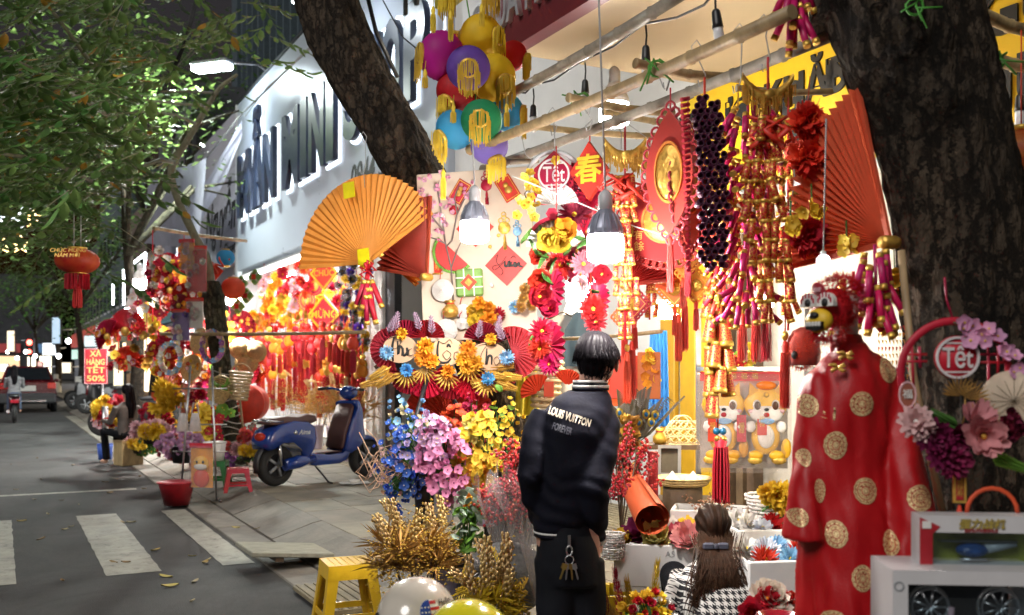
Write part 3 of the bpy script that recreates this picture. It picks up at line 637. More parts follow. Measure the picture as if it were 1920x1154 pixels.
cw = MB(); cw.tube([WN(368,320,4.5),WN(455,212,4.9),WN(590,80,5.2)],.022,5); cw.tube([WN(460,218,4.9),WN(500,165,5.0),WN(590,85,5.2)],.012,5); single('tarpaulin_rope',cw,mat('rope',(.35,.35,.36),.8),'pale rope holding the sagging grey plastic sheet','rope')
cw = MB(); cw.tube([W(688,-10,7),W(705,60,7.1),W(745,145,7.3)],.017,6); single('cable',cw,BLK,'thick black cable slanting across the white wall above the leaning trunk','cable')
cw = MB(); cw.tube([W(712,-10,9),W(755,70,9),W(815,120,9)],.006,4); single('cable',cw,BLK,'thin black cable slanting from the wall to the magenta lantern','cable')
# ---------------------------------------------------------------- bamboo grid over the stall
def pole(px0,py0,px1,py1,z,r,lab,name='bamboo_pole',m=BAMB,hang=True):
 d0 = (z - CZ) * F / (HY - py0); d1 = (z - CZ) * F / (HY - py1); p,q = W(px0,py0,d0),W(px1,py1,d1)
 L = (q - p).length; k = max(2,int(L / .28)); pts = []; rs = []
 for i in range(k):
  for u,e in ((.0,1.0),(.03,1.18),(.06,1.0)): pts.append(p.lerp(q,min(1,(i + u) / k)) + Vector((0,0,-.015 * sin(pi * i / k)))); rs.append(r * e)
 pts.append(q); rs.append(r); mb = MB(); mb.tube([v - p for v in pts],rs,8)
 tag(part(name,mb,m,None,p),lab,'pole','bamboo poles over the stall'); return p,q
G2 = mat('grey_bamboo',(.24,.21,.17),.55,var=.3,scale=14)
P1 = pole(965,172,1290,-18,3.2,.030,'upper grey bamboo pole that carries the string of dead bulbs',m=G2)
P2 = pole(880,282,1486,22,2.75,.027,'middle bamboo pole that carries the green tie and the loaded hooks')
P3 = pole(905,318,1570,62,2.74,.026,'lower grey bamboo pole just behind the hanging firecrackers',m=G2)
pole(1064,183,1262,212,2.83,.022,'short cross pole with open end near the second dead bulb')
pole(1190,119,1385,147,2.85,.022,'short cross pole tied with green twine above the big red pendant')
pole(1004,238,1280,256,2.80,.018,'slim cross pole above the round hoop decoration')
pole(1130,210,1310,235,3.05,.02,'thin cross pole under the lit ceiling bulb')
pole(900,295,1010,302,2.7,.016,'thin cross pole below the lantern cluster',m=G2)
pole(1380,165,1560,172,2.86,.016,'pale cross pole near the yellow sign lettering')
pole(1815,15,1960,66,2.9,.026,'pale pole beside the top of the huge dark trunk')
pole(1838,102,1960,128,2.75,.026,'pole knotted with green tape beside the huge dark trunk')
GT = mat('green_twine',(.08,.30,.04),.5)
def twine(p,lab,s=1.0):
 r = random.Random(int(p.x * 1000)); mb = MB()
 mb.tube([p + Vector((.034 * cos(a),.012 * sin(a * .5),.034 * sin(a))) * s for a in [k * .7 for k in range(12)]],.006 * s,4)
 for i in range(4): mb.tube([p,p + Vector((r.uniform(-.06,.06),-.02,r.uniform(-.02,.04))) * s,p + Vector((r.uniform(-.12,.12),-.03,r.uniform(-.12,.02))) * s],.004 * s,4)
 single('green_twine',mb,GT,lab,'twine')
twine(W(1092,187,4.98),'green twine knotted round the pole above the lit large bulb'); twine(W(1232,128,4.15),'green twine knotted round the pole above the big red pendant')
twine(W(1862,118,3.6),'long green tape tied on the pole by the dark trunk',1.1); twine(W(1716,12,3.3),'green tape tied round the dark trunk high up',.8)
# dead festoon bulbs on their cable
DEADB = mat('unlit_bulb',(.72,.74,.76),.2,coat=.6)
def festoon(px,py,d,lab,tilt=0):
 t = thing('festoon_bulb',lab,'bulb',W(px,py,d),group='unlit bulbs on the black cable',rot=(0,tilt,0))
 part('socket',MB().lathe([(.012,0),(.018,-.01),(.022,-.06),(.024,-.075),(.02,-.076)],12),BLK,t)
 part('glass',MB().lathe([(.02,-.074),(.021,-.09),(.022,-.15),(.016,-.165),(.001,-.168)],12),DEADB,t); part('flex',MB().tube([(0,0,0),(.004,0,.05),(0,0,.10)],.005,5),BLK,t)
for a in ((1000,197,6.1,'unlit bulb hanging lowest, nearest the lanterns'),(1097,150,5.7,'unlit bulb second from the lanterns'),(1211,86,4.9,'unlit bulb above the open cross pole'),(1342,18,4.0,'unlit bulb large at the top against the ceiling',-.12),(1912,178,4.6,'unlit bulb beside the bamboo screen')): festoon(*a)
cw = MB(); q = [W(958,172,6.1),W(985,175,6.1),W(1000,160,6.1),W(1040,150,5.9),W(1075,125,5.75),W(1097,112,5.7),W(1150,88,5.3),W(1208,45,4.9),W(1270,33,4.5),W(1320,10,4.2),W(1345,-20,4.0)]; cw.tube(q,.006,5)
single('festoon_cable',cw,BLK,'black looping cable of unlit bulbs under the cream ceiling','cable')
# lit LED bulbs
def led_bulb(px,py,d,r,lab,m,power,col,cord_to=None,fins=True,rad=.07):
 t = thing('led_bulb',lab,'bulb',W(px,py,d))      # centre of the glowing dome
 part('dome',MB().lathe([(r * .97,r * .62),(r,r * .3),(r,-r * .55),(r * .93,-r * .75),(r * .7,-r * .87),(.001,-r * .9)],28,cap=False),m,t)
 b = MB(); b.lathe([(r * .98,r * .6),(r * .96,r * .95),(r * .62,r * 1.7),(r * .4,r * 1.95),(r * .38,r * 2.0)],24)
 if fins:
  for k in range(14):
   a = 2 * pi * k / 14; M = Matrix.Rotation(a,4,'Z'); b.prism([(r * .9,r * .66),(r * 1.01,r * .7),(r * .98,r * 1.0),(r * .68,r * 1.72),(r * .5,r * 1.6)],-.004,.004,0,M)
 part('heat_sink',b,mat('grey_heat_sink',(.32,.34,.42),.4,.3) if fins else WHT,t)
 part('socket',MB().lathe([(r * .36,r * 1.95),(r * .40,r * 2.0),(r * .40,r * 2.75),(r * .25,r * 3.0),(r * .08,r * 3.1)],16),mat('white_socket',(.6,.6,.62),.4),t)
 top = (Vector(cord_to) - W(px,py,d)) if cord_to else Vector((0,0,r * 12)); part('cord',MB().tube([(0,0,r * 3.0),tuple(top)],.0045,5),WIRE,t)
 l = ptlight('bulb_light',W(px,py,d) + Vector((0,-.001,-r * 1.05)),power,rad,col); l.parent = None
 return t
led_bulb(890,432,4.95,.072,'lit white bulb with grey fins hanging before the pinned board',BULBW,60,(1,.92,.84),W(886,262,4.95))
led_bulb(1135,462,4.2,.077,'largest lit bulb with grey finned body hanging above the man',BULBW,95,(1,.92,.85),W(1121,-60,4.2))
led_bulb(1152,212,7.3,.11,'lit white bulb up under the cream ceiling',BULBW,150,(1,.93,.8),WN(1150,150,5.3),False)
led_bulb(1249,578,6.3,.078,'warm lit bulb with white body beside the blue cloth',BULBY,95,(1,.84,.62),W(1247,350,6.3),False)
led_bulb(1090,545,7.6,.12,'glaring white bulb half behind the flower garlands',BULBW,95,(1,.93,.85),W(1090,330,7.6),False)
led_bulb(250,588,16.5,.14,'glaring white bulb among the red fans of the far stall',BULBW,300,(1,.92,.85),W(250,500,16.5),False)
led_bulb(262,532,19.5,.13,'lit white bulb under the LED outlined roof',BULBW,90,(.9,.95,1),W(262,480,19.5),False)
led_bulb(438,560,14.6,.11,'glaring white bulb behind the thin tree',BULBW,260,(1,.9,.8),W(438,470,14.6),False)
led_bulb(1430,560,6.6,.075,'warm lit bulb hidden behind the hanging firecrackers',BULBY,20,(1,.86,.66),W(1430,350,6.6),False)
led_bulb(1760,690,4.6,.07,'warm lit bulb behind the robe and the dark trunk',BULBY,35,(1,.86,.66),W(1760,450,4.6),False)
def ledball(px,py,d,r,lab):
 t = thing('led_globe',lab,'bulb',W(px,py,d)); mb = MB(); mb.ell((0,0,0),r,14,9); part('globe',mb,bulb_mat('globe_glow',(.9,.9,1),1.6),t)
 part('cap',MB().lathe([(r * .4,r * .85),(r * .4,r * 1.3),(r * .1,r * 1.5)],8),WHT,t); part('cord',MB().tube([(0,0,r * 1.4),(.01,0,.5)],.003,4),WIRE,t)
ledball(1544,490,3.5,.025,'small glowing white globe above the lion head');
# ================================================================ BUILDERS FOR THE FESTIVE GOODS
rg = random.Random(21)
def arc(r,a0,a1,k,cx=0,cz=0,sx=1): return [(cx + r * cos(a0 + (a1 - a0) * i / k) * sx,cz + r * sin(a0 + (a1 - a0) * i / k)) for i in range(k + 1)]
def fan_mesh(R,a0,a1,n,m,r0=.02,dep=.03,scal=.0):
 mb = MB(); vs = []; K = 2 * n
 for i in range(K + 1):
  a = a0 + (a1 - a0) * i / K; s_ = 1 if i % 2 else -1
  for r in (r0,R * .35,R * .7,R * (1 + (scal if i % 2 else -scal))):
   vs.append((cos(a) * r,s_ * dep * r / R * .5 - .0,sin(a) * r))
 fs = [(i * 4 + j,i * 4 + j + 1,i * 4 + 5 + j,i * 4 + 4 + j) for i in range(K) for j in range(3)]
 mb.add(vs,fs); return mb.mesh('pleated_paper',m)
def fan(lab,p,R,a0,a1,n,m,rz,dep=.05,tagm=None,cat='paper fan',rot=None,guard=None):
 t = thing('paper_fan',lab,cat,p,rz,rot=rot); part('pleated_paper',fan_mesh(R,a0,a1,n,m,.03,dep,.008),None,t)
 g = MB()
 for a in (a0,a1): g.box((R * .5,0,0),(R,.012,.02),0,Matrix.Rotation(-a,4,'Y'))
 part('guard_stick',g,guard or m,t); part('rivet',MB().lathe([(.02,-.035),(.024,-.02),(.024,.02),(.02,.035)],10,0,Matrix.Rotation(pi / 2,4,'X')),GOLD,t)
 return t
def fringe_mb(mb,pts,L,w=.004,mi=0,k=1,jit=.25,r=rg):
 for p in pts:
  for _ in range(k):
   x,y,z = p[0] + r.gauss(0,w),p[1] + r.gauss(0,w),p[2]; l = L * (1 + r.uniform(-jit,jit * .4)); dx,dy = r.uniform(-.06,.06) * l,r.uniform(-.06,.06) * l
   mb.add([(x - w / 2,y,z),(x + w / 2,y,z),(x + w / 2 + dx,y + dy,z - l),(x - w / 2 + dx,y + dy,z - l),(x,y - w / 2,z),(x,y + w / 2,z),(x + dx,y + dy + w / 2,z - l),(x + dx,y + dy - w / 2,z - l)],[(0,1,2,3),(4,5,6,7)],mi)
def tassel_mb(L,r=.012,mi=0):     # hangs from the origin
 mb = MB(); n = 14; vs = []
 mb.lathe([(r * .45,0),(r,-.02),(r * .8,-.045),(r * .95,-.05)],10,mi)
 for i in range(4):
  rr = r * (.95 - .2 * i)
  for j in range(max(4,n - 3 * i)):
   a = 2 * pi * j / max(4,n - 3 * i) + i; x,y = rr * cos(a),rr * sin(a); e = L * rg.uniform(.93,1.03)
   mb.tube([(x,y,-.045),(x * 1.25,y * 1.25,-L * .5),(x * 1.2 + rg.uniform(-.003,.003),y * 1.2,-e)],r * .16,3,mi,cap=False)
 return mb
TASS = {}
def tassel(par,loc,L,m=None,r=.012,name='tassel'):
 m = m or RED; key = (round(L,2),m.name,r)
 if key not in TASS: TASS[key] = tassel_mb(L,r).mesh('tassel',m)
 return link(name,TASS[key],par,loc)
def paper_mat(name,col,tr=.35): return mat(name,col,.6,translucent=tr,var=.06,rnd=0,bump=.15,bscale=120)
def lantern(lab,p,r,m,axis,fm=YELF,rings=2,group=None,fr=.10,squash=.92,fringe=True):
 ax = Vector(axis).normalized(); q = Vector((0,0,1)).rotation_difference(ax)
 t = thing('silk_lantern',lab,'lantern',p,group=group)
 Rm = q.to_matrix().to_4x4(); mb = MB(); k = 13; prof = []
 for i in range(k * 2 + 1):
  a = -1.22 + 2.44 * i / (k * 2); prof.append((r * cos(a) * (1.0 if i % 2 == 0 else .975),r * sin(a) * squash))
 mb.lathe(prof,28,0,Rm,cap=False); part('globe',mb,m,t)
 for s_ in (1,-1)[:rings]:
  z = s_ * r * sin(1.22) * squash; rr = r * cos(1.22) * 1.25
  part('collar',MB().lathe([(rr * .8,z - .006),(rr,z - .01),(rr,z + .012),(rr * .8,z + .014)],18,0,Rm,cap=False),GOLD,t)
  f = MB(); part('mouth',MB().lathe([(.001,z - s_ * .004),(rr * .8,z - s_ * .003)],16,0,Rm,cap=False),m,t)
  if fringe: fringe_mb(f,[Rm @ Vector((rr * 1.02 * cos(a),rr * 1.02 * sin(a),z + s_ * .012)) for a in [2 * pi * j / 34 for j in range(34)]],fr,.0045,k=2); part('fringe',f,fm,t)
 return t
# ---- flowers (facing -Y, centre at origin)
def petal_pts(L,w,cup,seg=3):
 vs = []; fs = []
 for i in range(seg + 1):
  u = i / seg; ww = w * (.25 + 1.0 * sin(pi * min(1,u * .82 + .1))) * .5 if i < seg else w * .18; y = -cup * u * u * L
  vs += [(-ww,y - .10 * w,L * u),(0,y,L * u),(ww,y - .10 * w,L * u)]
 for i in range(seg): a = i * 3; fs += [(a,a + 1,a + 4,a + 3),(a + 1,a + 2,a + 5,a + 4)]
 return vs,fs
def flower_mesh(kind,r,m,mc=None,seed=0):
 q = random.Random(seed); mb = MB()
 rows = {'five': [(5,1,.85,.35)],'peony': [(7,1.0,.75,.25),(6,.8,.7,.8),(5,.55,.6,1.6),(4,.35,.5,2.6)],'mum': [(22,1.0,.17,.05),(20,.85,.16,.45),(16,.65,.15,1.0),(10,.4,.14,2.2)],
   'dahlia': [(12,1,.4,.1),(11,.82,.36,.5),(9,.6,.32,1.1),(6,.36,.28,2.2)],'rose': [(6,1,.95,.5),(6,.85,.9,1.2),(5,.62,.8,2.2),(4,.4,.6,3.5)],'lotus': [(8,1,.55,.6),(8,.85,.5,1.1),(6,.6,.42,2.0)]}[kind]
 for k,L,w,cup in rows:
  for i in range(k):
   vs,fs = petal_pts(r * L,r * w,cup * q.uniform(.8,1.2)); M = Matrix.Rotation(2 * pi * i / k + L * 3 + q.uniform(-.12,.12),4,'Y') @ Matrix.Rotation(q.uniform(-.15,.15),4,'X')
   mb.add(vs,fs,0,M,True)
 mb.ell((0,-r * .12,0),(r * .16,r * .16,r * .16),7,4,1)
 return mb.mesh('flower',[m,mc or YELP])
FL_ = {}
FL_SEED = {'five': 1,'peony': 2,'mum': 3,'dahlia': 4,'rose': 5,'lotus': 6}
def flower(kind,r,m,mc=None,v=0):
 k = (kind,round(r,3),m.name,v)
 if k not in FL_: FL_[k] = flower_mesh(kind,r,m,mc,FL_SEED[kind] + 10 * v)
 return FL_[k]
def face(v):      # rotation that turns -Y to look along v
 v = Vector(v).normalized(); return Vector((0,-1,0)).rotation_difference(v).to_euler()
def put(par,me,p,v=(0,-1,0),roll=None,name='flower',sc=1):
 o = link(name,me,par,p); M = face(v).to_matrix() @ Matrix.Rotation(rg.uniform(0,6.28) if roll is None else roll,3,'Y'); o.rotation_euler = M.to_euler(); o.scale = (sc,sc,sc); return o
def palm_mb(mb,L,k,w,mi=0,M=None,curve=.15,half=False):      # pinnate leaf along +Z in XZ
 mb.tube([(0,0,0),(0,-.01,L * .5),(0,-curve * L,L)],.004,4,mi,M)
 for i in range(k):
  u = .12 + .86 * i / k; l = w * (1 - .55 * u) ; y = -curve * L * u * u
  for s_ in (-1,1):
   x = s_ * l * .8; z = L * u + l * .6
   mb.add([(0,y,L * u - .004),(s_ * l * .4,y - .006,L * u + l * .2 - .006),(x,y + .004,z),(s_ * l * .4,y - .002,L * u + l * .38 + .004)],[(0,1,2,3)],mi,M)
def palm_mesh(L,k,w,m): mb = MB(); palm_mb(mb,L,k,w); return mb.mesh('palm_leaf',m)
def fanleaf_mesh(R,m,k=9):
 mb = MB()
 for i in range(k):
  a = radians(-70 + 140 * i / (k - 1)); M = Matrix.Rotation(a,4,'Y'); mb.add([(0,0,0),(-R * .07,-.008,R * .6),(0,-.012,R * (1 - .1 * abs(a))),(R * .07,.0,R * .6)],[(0,1,2,3)],0,M)
 return mb.mesh('fan_leaf',m)
# ---- firecrackers
def cracker_mesh(r,L,m,mc,band=True):
 mb = MB(); mb.lathe([(r,0),(r,-L)],10,0)
 if band:
  for z0,z1 in ((.004,-L * .12),(-L * .88,-L - .004)): mb.lathe([(r * .6,z0),(r * 1.06,z0),(r * 1.06,z1),(r * .9,z1)],10,1)
 return mb.mesh('firecracker',[m,mc])
def crackers(lab,p,H,cm,n,spread,tilt,cordm=RED,cat='firecracker garland',group=None,seed=1,rows=1,top=0):
 q = random.Random(seed); t = thing('firecracker_garland',lab,cat,p,group=group); part('cord',MB().tube([(0,0,.02),(.004,0,-H * .5),(0,0,-H)],.006,5),cordm,t)
 for i in range(n):
  u = i / n; a = i * 2.4 + q.uniform(-.4,.4); z = -top - (H - top) * u; tl = q.uniform(*tilt)
  o = link('firecracker',cm,t,(cos(a) * spread * .35,sin(a) * spread * .35,z)); o.rotation_euler = (Matrix.Rotation(a,3,'Z') @ Matrix.Rotation(-tl,3,'Y')).to_euler()
 return t
PRN = mat('cracker_print',(.56,.02,.02),.42,var=.0,rnd=.1)
def printed():
 m = PRN; nd,lk,b = nodes_of(m); tc = nd.new('ShaderNodeTexCoord'); v = nd.new('ShaderNodeTexVoronoi'); v.inputs['Scale'].default_value = 70; v.feature = 'DISTANCE_TO_EDGE'
 lk.new(tc.outputs['Object'],v.inputs['Vector']); r = nd.new('ShaderNodeMath'); r.operation = 'LESS_THAN'; r.inputs[1].default_value = .07; lk.new(v.outputs['Distance'],r.inputs[0])
 mx = nd.new('ShaderNodeMix'); mx.data_type = 'RGBA'; src = b.inputs['Base Color'].links[0].from_socket; lk.new(r.outputs[0],mx.inputs[0]); lk.new(src,mx.inputs[6]); mx.inputs[7].default_value = (.80,.50,.12,1); lk.new(mx.outputs[2],b.inputs['Base Color'])
 mr = nd.new('ShaderNodeMath'); mr.operation = 'MULTIPLY'; mr.inputs[1].default_value = .8; lk.new(r.outputs[0],mr.inputs[0]); lk.new(mr.outputs[0],b.inputs['Metallic'])
printed()
def ingot(t,w,z):      # gold ingot with curled ends and coin
 mb = MB(); vs = []
 def f(u,v):
  x = (u - .5) * 2; a = v * 2 * pi; lift = .42 * abs(x) ** 2.2; r = .20 * (1 - .55 * x * x) + .02
  return (x * w * .5,cos(a) * r * w * .55,z + w * (lift - .1) + sin(a) * r * w * .75 * (1 + .15 * noise.noise((u * 8,v * 8,0))))
 mb.grid(f,18,12); part('gold_ingot',mb,GOLD,t); part('coin',MB().lathe([(w * .09,-.004),(w * .1,0),(w * .09,.004)],14,0,Matrix.Translation((0,-w * .13,z - w * .06)) @ Matrix.Rotation(pi / 2,4,'X')),GOLDP,t)
 f = MB()
 for s_ in (-1,1): fringe_mb(f,[(s_ * w * (.3 + .2 * rg.random()),rg.uniform(-.02,.02),z + w * .15) for _ in range(26)],w * .35,.006,jit=.5)
 fringe_mb(f,[(rg.uniform(-.3,.3) * w,rg.uniform(-.05,.03),z - w * .1) for _ in range(40)],w * .3,.006,jit=.5)
 part('gold_fringe',f,GOLD,t)
def scallops(pts,r,mb,mi=0,rr=.006,step=1):
 for i in range(0,len(pts),step):
  x,z = pts[i]; mb.tube([(x + r * cos(a),0,z + r * sin(a)) for a in [k * pi / 5 for k in range(11)]],rr,5,mi,cap=False)
def poly(n,r,a0=0,sx=1,sz=1): return [(r * cos(a0 + 2 * pi * i / n) * sx,r * sin(a0 + 2 * pi * i / n) * sz) for i in range(n)]
def medallion(lab,p,rz,outline,m,disc=None,txt=None,ts=.1,tm=GOLDP,thick=.014,loops=0,border=True,cat='ornament',group=None,tass=0,cord=.12,rot=None,name='hanging_ornament',tmat=None,oz=0):
 t = thing(name,lab,cat,p,rz,group,rot=rot); zs = [z for x,z in outline]; top = max(zs)
 out = [(x,z - top - cord) for x,z in outline]; cz = -top - cord
 part('panel',MB().prism(out,-thick,thick),m,t)
 if border:
  inn = [(x * .86,(z - cz) * .86 + cz) for x,z in out]; i2 = [(x * .81,(z - cz) * .81 + cz) for x,z in out]; part('gold_border',MB().ring(inn,i2,-thick - .002,-thick + .002),GOLDP,t)
 if loops:
  mb = MB(); dense = []
  for i in range(len(out)):
   a,b = Vector(out[i]),Vector(out[(i + 1) % len(out)]); k = max(1,int((b - a).length / (loops * 1.5)))
   dense += [tuple(a.lerp(b,j / k)) for j in range(k)]
  scallops([(x * 1.06,(z - cz) * 1.06 + cz) for x,z in dense],loops,mb); part('looped_edge',mb,m,t)
 if disc:
  k = 24; mb = MB()
  def df(u,v):
   r = disc[0] * v; a = u * 2 * pi; return (cos(a) * r,-thick - .004 - .022 * (1 - v * v) * (1 if v < .99 else 0) - .010 * noise.noise((cos(a) * v * 4,sin(a) * v * 4,2.)) * (v < .9),cz + sin(a) * r * disc[1])
  mb.grid(df,k,7); part('gold_relief',mb,GOLD,t)
  part('disc_rim',MB().ring([(x,z + cz) for x,z in poly(28,disc[0] * 1.12,0,1,disc[1])],[(x,z + cz) for x,z in poly(28,disc[0] * 1.02,0,1,disc[1])],-thick - .012,-thick),mat('rim_orange',(.72,.2,.04),.5),t)
 if txt: text(txt,ts,tm,t,(0,-thick - .003,cz + oz),off=.02)
 part('cord',MB().tube([(0,0,cz + top),(0,0,0)],.004,4),RED,t)
 if tass: tassel(t,(0,0,min(z for x,z in out)),tass)
 return t
DIA = lambda w,h: [(0,h / 2),(w / 2,0),(0,-h / 2),(-w / 2,0)]
def hookw(p,q,lab,m=WIRE):
 d = (Vector(p) - Vector(q)); mb = MB(); a = Vector(p); mb.tube([a + Vector((.0,.02,-.03)),a + Vector((-.02,.0,.01)),a + Vector((0,-.02,.03)),a + Vector((.02,-.02,.0)),a + Vector((.01,-.01,-.05)),Vector(q) + Vector((.012,0,.06)),Vector(q) + Vector((0,0,.02)),Vector(q) + Vector((-.015,0,.01)),Vector(q) + Vector((-.02,0,.04))],.0028,4)
 return single('wire_hook',mb,m,lab,'hook')
# ---- leafy / flowery stems
def bouquet(lab,base,vase,groups,cat='bouquet',up=(0,0,1),name='flower_bouquet',grp=None,stem_m=GRN,leaves_m=None,leafn=0):
 """base: foot of the vase.  vase: (profile, material) or None.  groups: (mesh list, count, centre offset, radii, scale range)"""
 t = thing(name,lab,cat,base,group=grp)
 if vase: part('vase',MB().lathe(vase[0],18,cap=True),vase[1],t)
 top = Vector((0,0,vase[0][-1][1] if vase else 0)); sm = MB()
 for mes,cnt,c,rr,sc in groups:
  c = Vector(c)
  for i in range(cnt):
   while True:
    u = Vector((rg.uniform(-1,1),rg.uniform(-1,1),rg.uniform(-1,1)))
    if .25 < u.length < 1: break
   p = c + Vector((u.x * rr[0],u.y * rr[1],u.z * rr[2])); v = Vector((u.x,u.y - .7,u.z * .8 + .25)); put(t,rg.choice(mes),p,v,sc=rg.uniform(*sc))
   if i % 3 == 0: sm.tube([top,top.lerp(p,.6) + Vector((0,0,.04)),p],.003,4,cap=False)
 if leaves_m:
  for i in range(leafn):
   mes,cnt,c,rr,sc = rg.choice(groups); p = Vector(c) + Vector((rg.gauss(0,.5) * rr[0],rg.gauss(0,.5) * rr[1],rg.gauss(0,.5) * rr[2])); put(t,leaves_m,p,(rg.gauss(0,1),rg.gauss(-.6,.6),rg.gauss(.3,.8)),name='leaf')
 part('stems',sm,stem_m,t,kind='stuff'); return t
LEAF1 = leaf_mesh(GRN,.09,.035); LEAF2 = leaf_mesh(LGRN,.06,.035); LEAFG = leaf_mesh(DGOLD,.07,.02); LEAFY = leaf_mesh(YELP,.06,.02)
def berry_mesh(m,r=.008,n=9,L=.12):
 mb = MB(); q = random.Random(3); mb.tube([(0,0,0),(.008,0,L * .5),(0,0,L)],.002,4,1)
 for i in range(n): z = L * (.25 + .75 * i / n); a = i * 2.4; mb.ell((cos(a) * .016,sin(a) * .016,z),r,7,5)
 return mb.mesh('berry_sprig',[m,DWOOD])
def spike_mb(mb,n,L,w,q,mi=0,spread=1.0,org=(0,0,0),up=.5):
 for i in range(n):
  d = Vector((q.gauss(0,spread),q.gauss(0,spread),abs(q.gauss(up,.5)))).normalized(); l = L * q.uniform(.6,1.05); s_ = d.cross(Vector((q.random(),q.random(),q.random()))).normalized() * w; o = Vector(org); dr = Vector((0,0,-.22 * l * (1 - d.z)))
  mb.add([o + d * l * .15 - s_ * .5,o + d * l * .15 + s_ * .5,o + d * l * .6 + s_ + dr * .3,o + d * l + dr,o + d * l * .6 - s_ + dr * .3],[(0,1,2,4),(2,3,4)],mi)
def basket_mesh(r0,r1,h,m,n=22,rows=8):
 mb = MB()
 for i in range(rows + 1):
  z = h * i / rows; r = r0 + (r1 - r0) * i / rows; mb.tube([((r + .004 * (-1) ** (k + i)) * cos(2 * pi * k / n),(r + .004 * (-1) ** (k + i)) * sin(2 * pi * k / n),z) for k in range(n + 1)],h / rows * .42,4,cap=False)
 for k in range(n): a = 2 * pi * k / n; mb.tube([(r0 * cos(a),r0 * sin(a),0),(r1 * cos(a),r1 * sin(a),h)],.004,4)
 mb.lathe([(.001,.004),(r0,.004)],n,cap=False); return mb.mesh('weave',m)
def hat_mb(r,h,mb=None):
 mb = mb or MB(); mb.lathe([(r,0),(r * .66,h * .34),(r * .33,h * .68),(.003,h)],22,cap=False,sm=True)
 for i in range(6): rr = r * (1 - i / 6); z = h * i / 6; mb.tube([(rr * cos(a) * 1.005,rr * sin(a) * 1.005,z) for a in [k * pi / 8 for k in range(17)]],.0022,3,0,cap=False)
 return mb
# ================================================================ CENTRE: lanterns, fans, pinned board, wreath
LC = 'silk lanterns in the hanging cluster'
SILK = {k: paper_mat('silk_' + k,c,.4) for k,c in dict(magenta=(.52,.01,.30),red=(.55,.012,.02),yellow=(.88,.62,.02),purple=(.20,.09,.50),blue=(.06,.42,.72),green=(.03,.38,.16),violet=(.30,.22,.72)).items()}
for px,py,r,d,c,ax,lab in (
 (828,105,44,5.75,'magenta',(-1,-.35,0),'magenta silk lantern, leftmost and facing the long white sign'),
 (858,88,26,6.0,'red',(.2,-.3,1),'small red silk lantern squeezed between the magenta and the upper yellow one'),
 (902,70,40,5.8,'yellow',(.75,-.45,-.1),'upper yellow silk lantern at the top of the cluster'),
 (962,105,27,6.05,'red',(.9,-.2,-.3),'red silk lantern peeping out behind the two yellow ones'),
 (878,128,39,5.45,'purple',(.06,-1,-.3),'purple silk lantern whose fringed mouth faces the road'),
 (924,146,42,5.65,'yellow',(.6,-.7,-.5),'lower yellow silk lantern with its mouth turned down'),
 (856,172,37,5.75,'red',(-.5,-.5,-.7),'large red silk lantern below the purple one'),
 (912,178,26,5.9,'red',(.2,-.3,-1),'half hidden red silk lantern just above the green one'),
 (853,243,36,5.7,'blue',(-.75,-.4,-.55),'blue silk lantern at the lower left of the green one'),
 (950,211,33,5.8,'blue',(1,-.25,-.1),'blue silk lantern turned towards the bamboo poles'),
 (903,226,37,5.4,'green',(-.05,-1,-.15),'green silk lantern with yellow fringed mouth facing the road'),
 (918,274,34,5.6,'violet',(.35,-.3,-.9),'violet silk lantern, lowest of the cluster')):
 lantern(lab,W(px,py,d),r * 1.06 * d / F,SILK[c],ax,group=LC,fr=.10)
for px,py,lab in ((838,-12,'yellow fringed lantern mouth at the very top beside the fascia'),(920,-14,'yellow lantern cut by the top above the olive fascia')):
 lantern(lab,W(px,py - 25,5.7),.10,SILK['yellow'],(0,-.3,-1),group=LC,fr=.12)
for px,py,L,lab in ((812,12,.14,'yellow tassel at the top, nearest the white wall'),(845,20,.16,'yellow tassel at the top before the olive fascia'),(903,8,.12,'yellow tassel right above the upper yellow lantern'),(850,195,.10,'yellow tassel between the red and blue lanterns'),(950,195,.12,'yellow tassel on the outer blue lantern'),(893,195,.16,'yellow tassel in front of the green lantern'),(831,318,.16,'lowest yellow tassel just over the board corner'),(797,130,.1,'yellow tassel below the magenta lantern mouth')):
 t = thing('hanging_tassel',lab,'tassel',W(px,py,5.35),group='yellow tassels of the lantern cluster'); tassel(t,(0,0,0),L,YELF,.012); part('cord',MB().tube([(0,0,0),(0,.05,.06)],.002,4),YELF,t)
cw = MB(); cw.tube([W(870,-30,5.7),W(885,60,5.75),W(893,210,5.7),W(905,260,5.65)],.004,4); single('lantern_cord',cw,GT,'green cord on which the silk lantern cluster hangs','cord')
# fans on the trunk
DF = 6.0
t = fan('huge orange pleated paper fan with two yellow stickers before the long sign',W(690,492,DF),.53,radians(30),radians(181),30,ORG,-.50,.022,rot=(0,0,-.5))
for a,r_ in ((radians(104),.45),(radians(90),.03)):
 part('sticker',MB().box((0,0,0),(.085,.003,.095)),mat('sticker_yellow',(.9,.75,.0),.5,rnd=0),t,(cos(a) * r_ ,-.045,sin(a) * r_),(0,-.1,0))
fan('smaller orange paper fan showing below the red fan',W(716,478,DF + .12),.30,radians(-40),radians(2),9,ORG,-.3,.05)
fan('shaded red pleated paper fan overlapping the big orange fan',W(800,520,DF - .2),.47,radians(86),radians(170),18,mat('fan_shaded_red',(.32,.03,.015),.6,translucent=.1),-.78,.04)  # paper colour darkened to stand for the shade on this fan
hookw(W(682,258,DF),W(682,330,DF - .05),'twisted wire hook holding the orange fan'); cw = MB(); cw.tube([W(682,325,DF - .05),W(684,352,DF - .05)],.002,4); single('thread',cw,WIRE,'thread between the wire hook and the orange fan','thread')
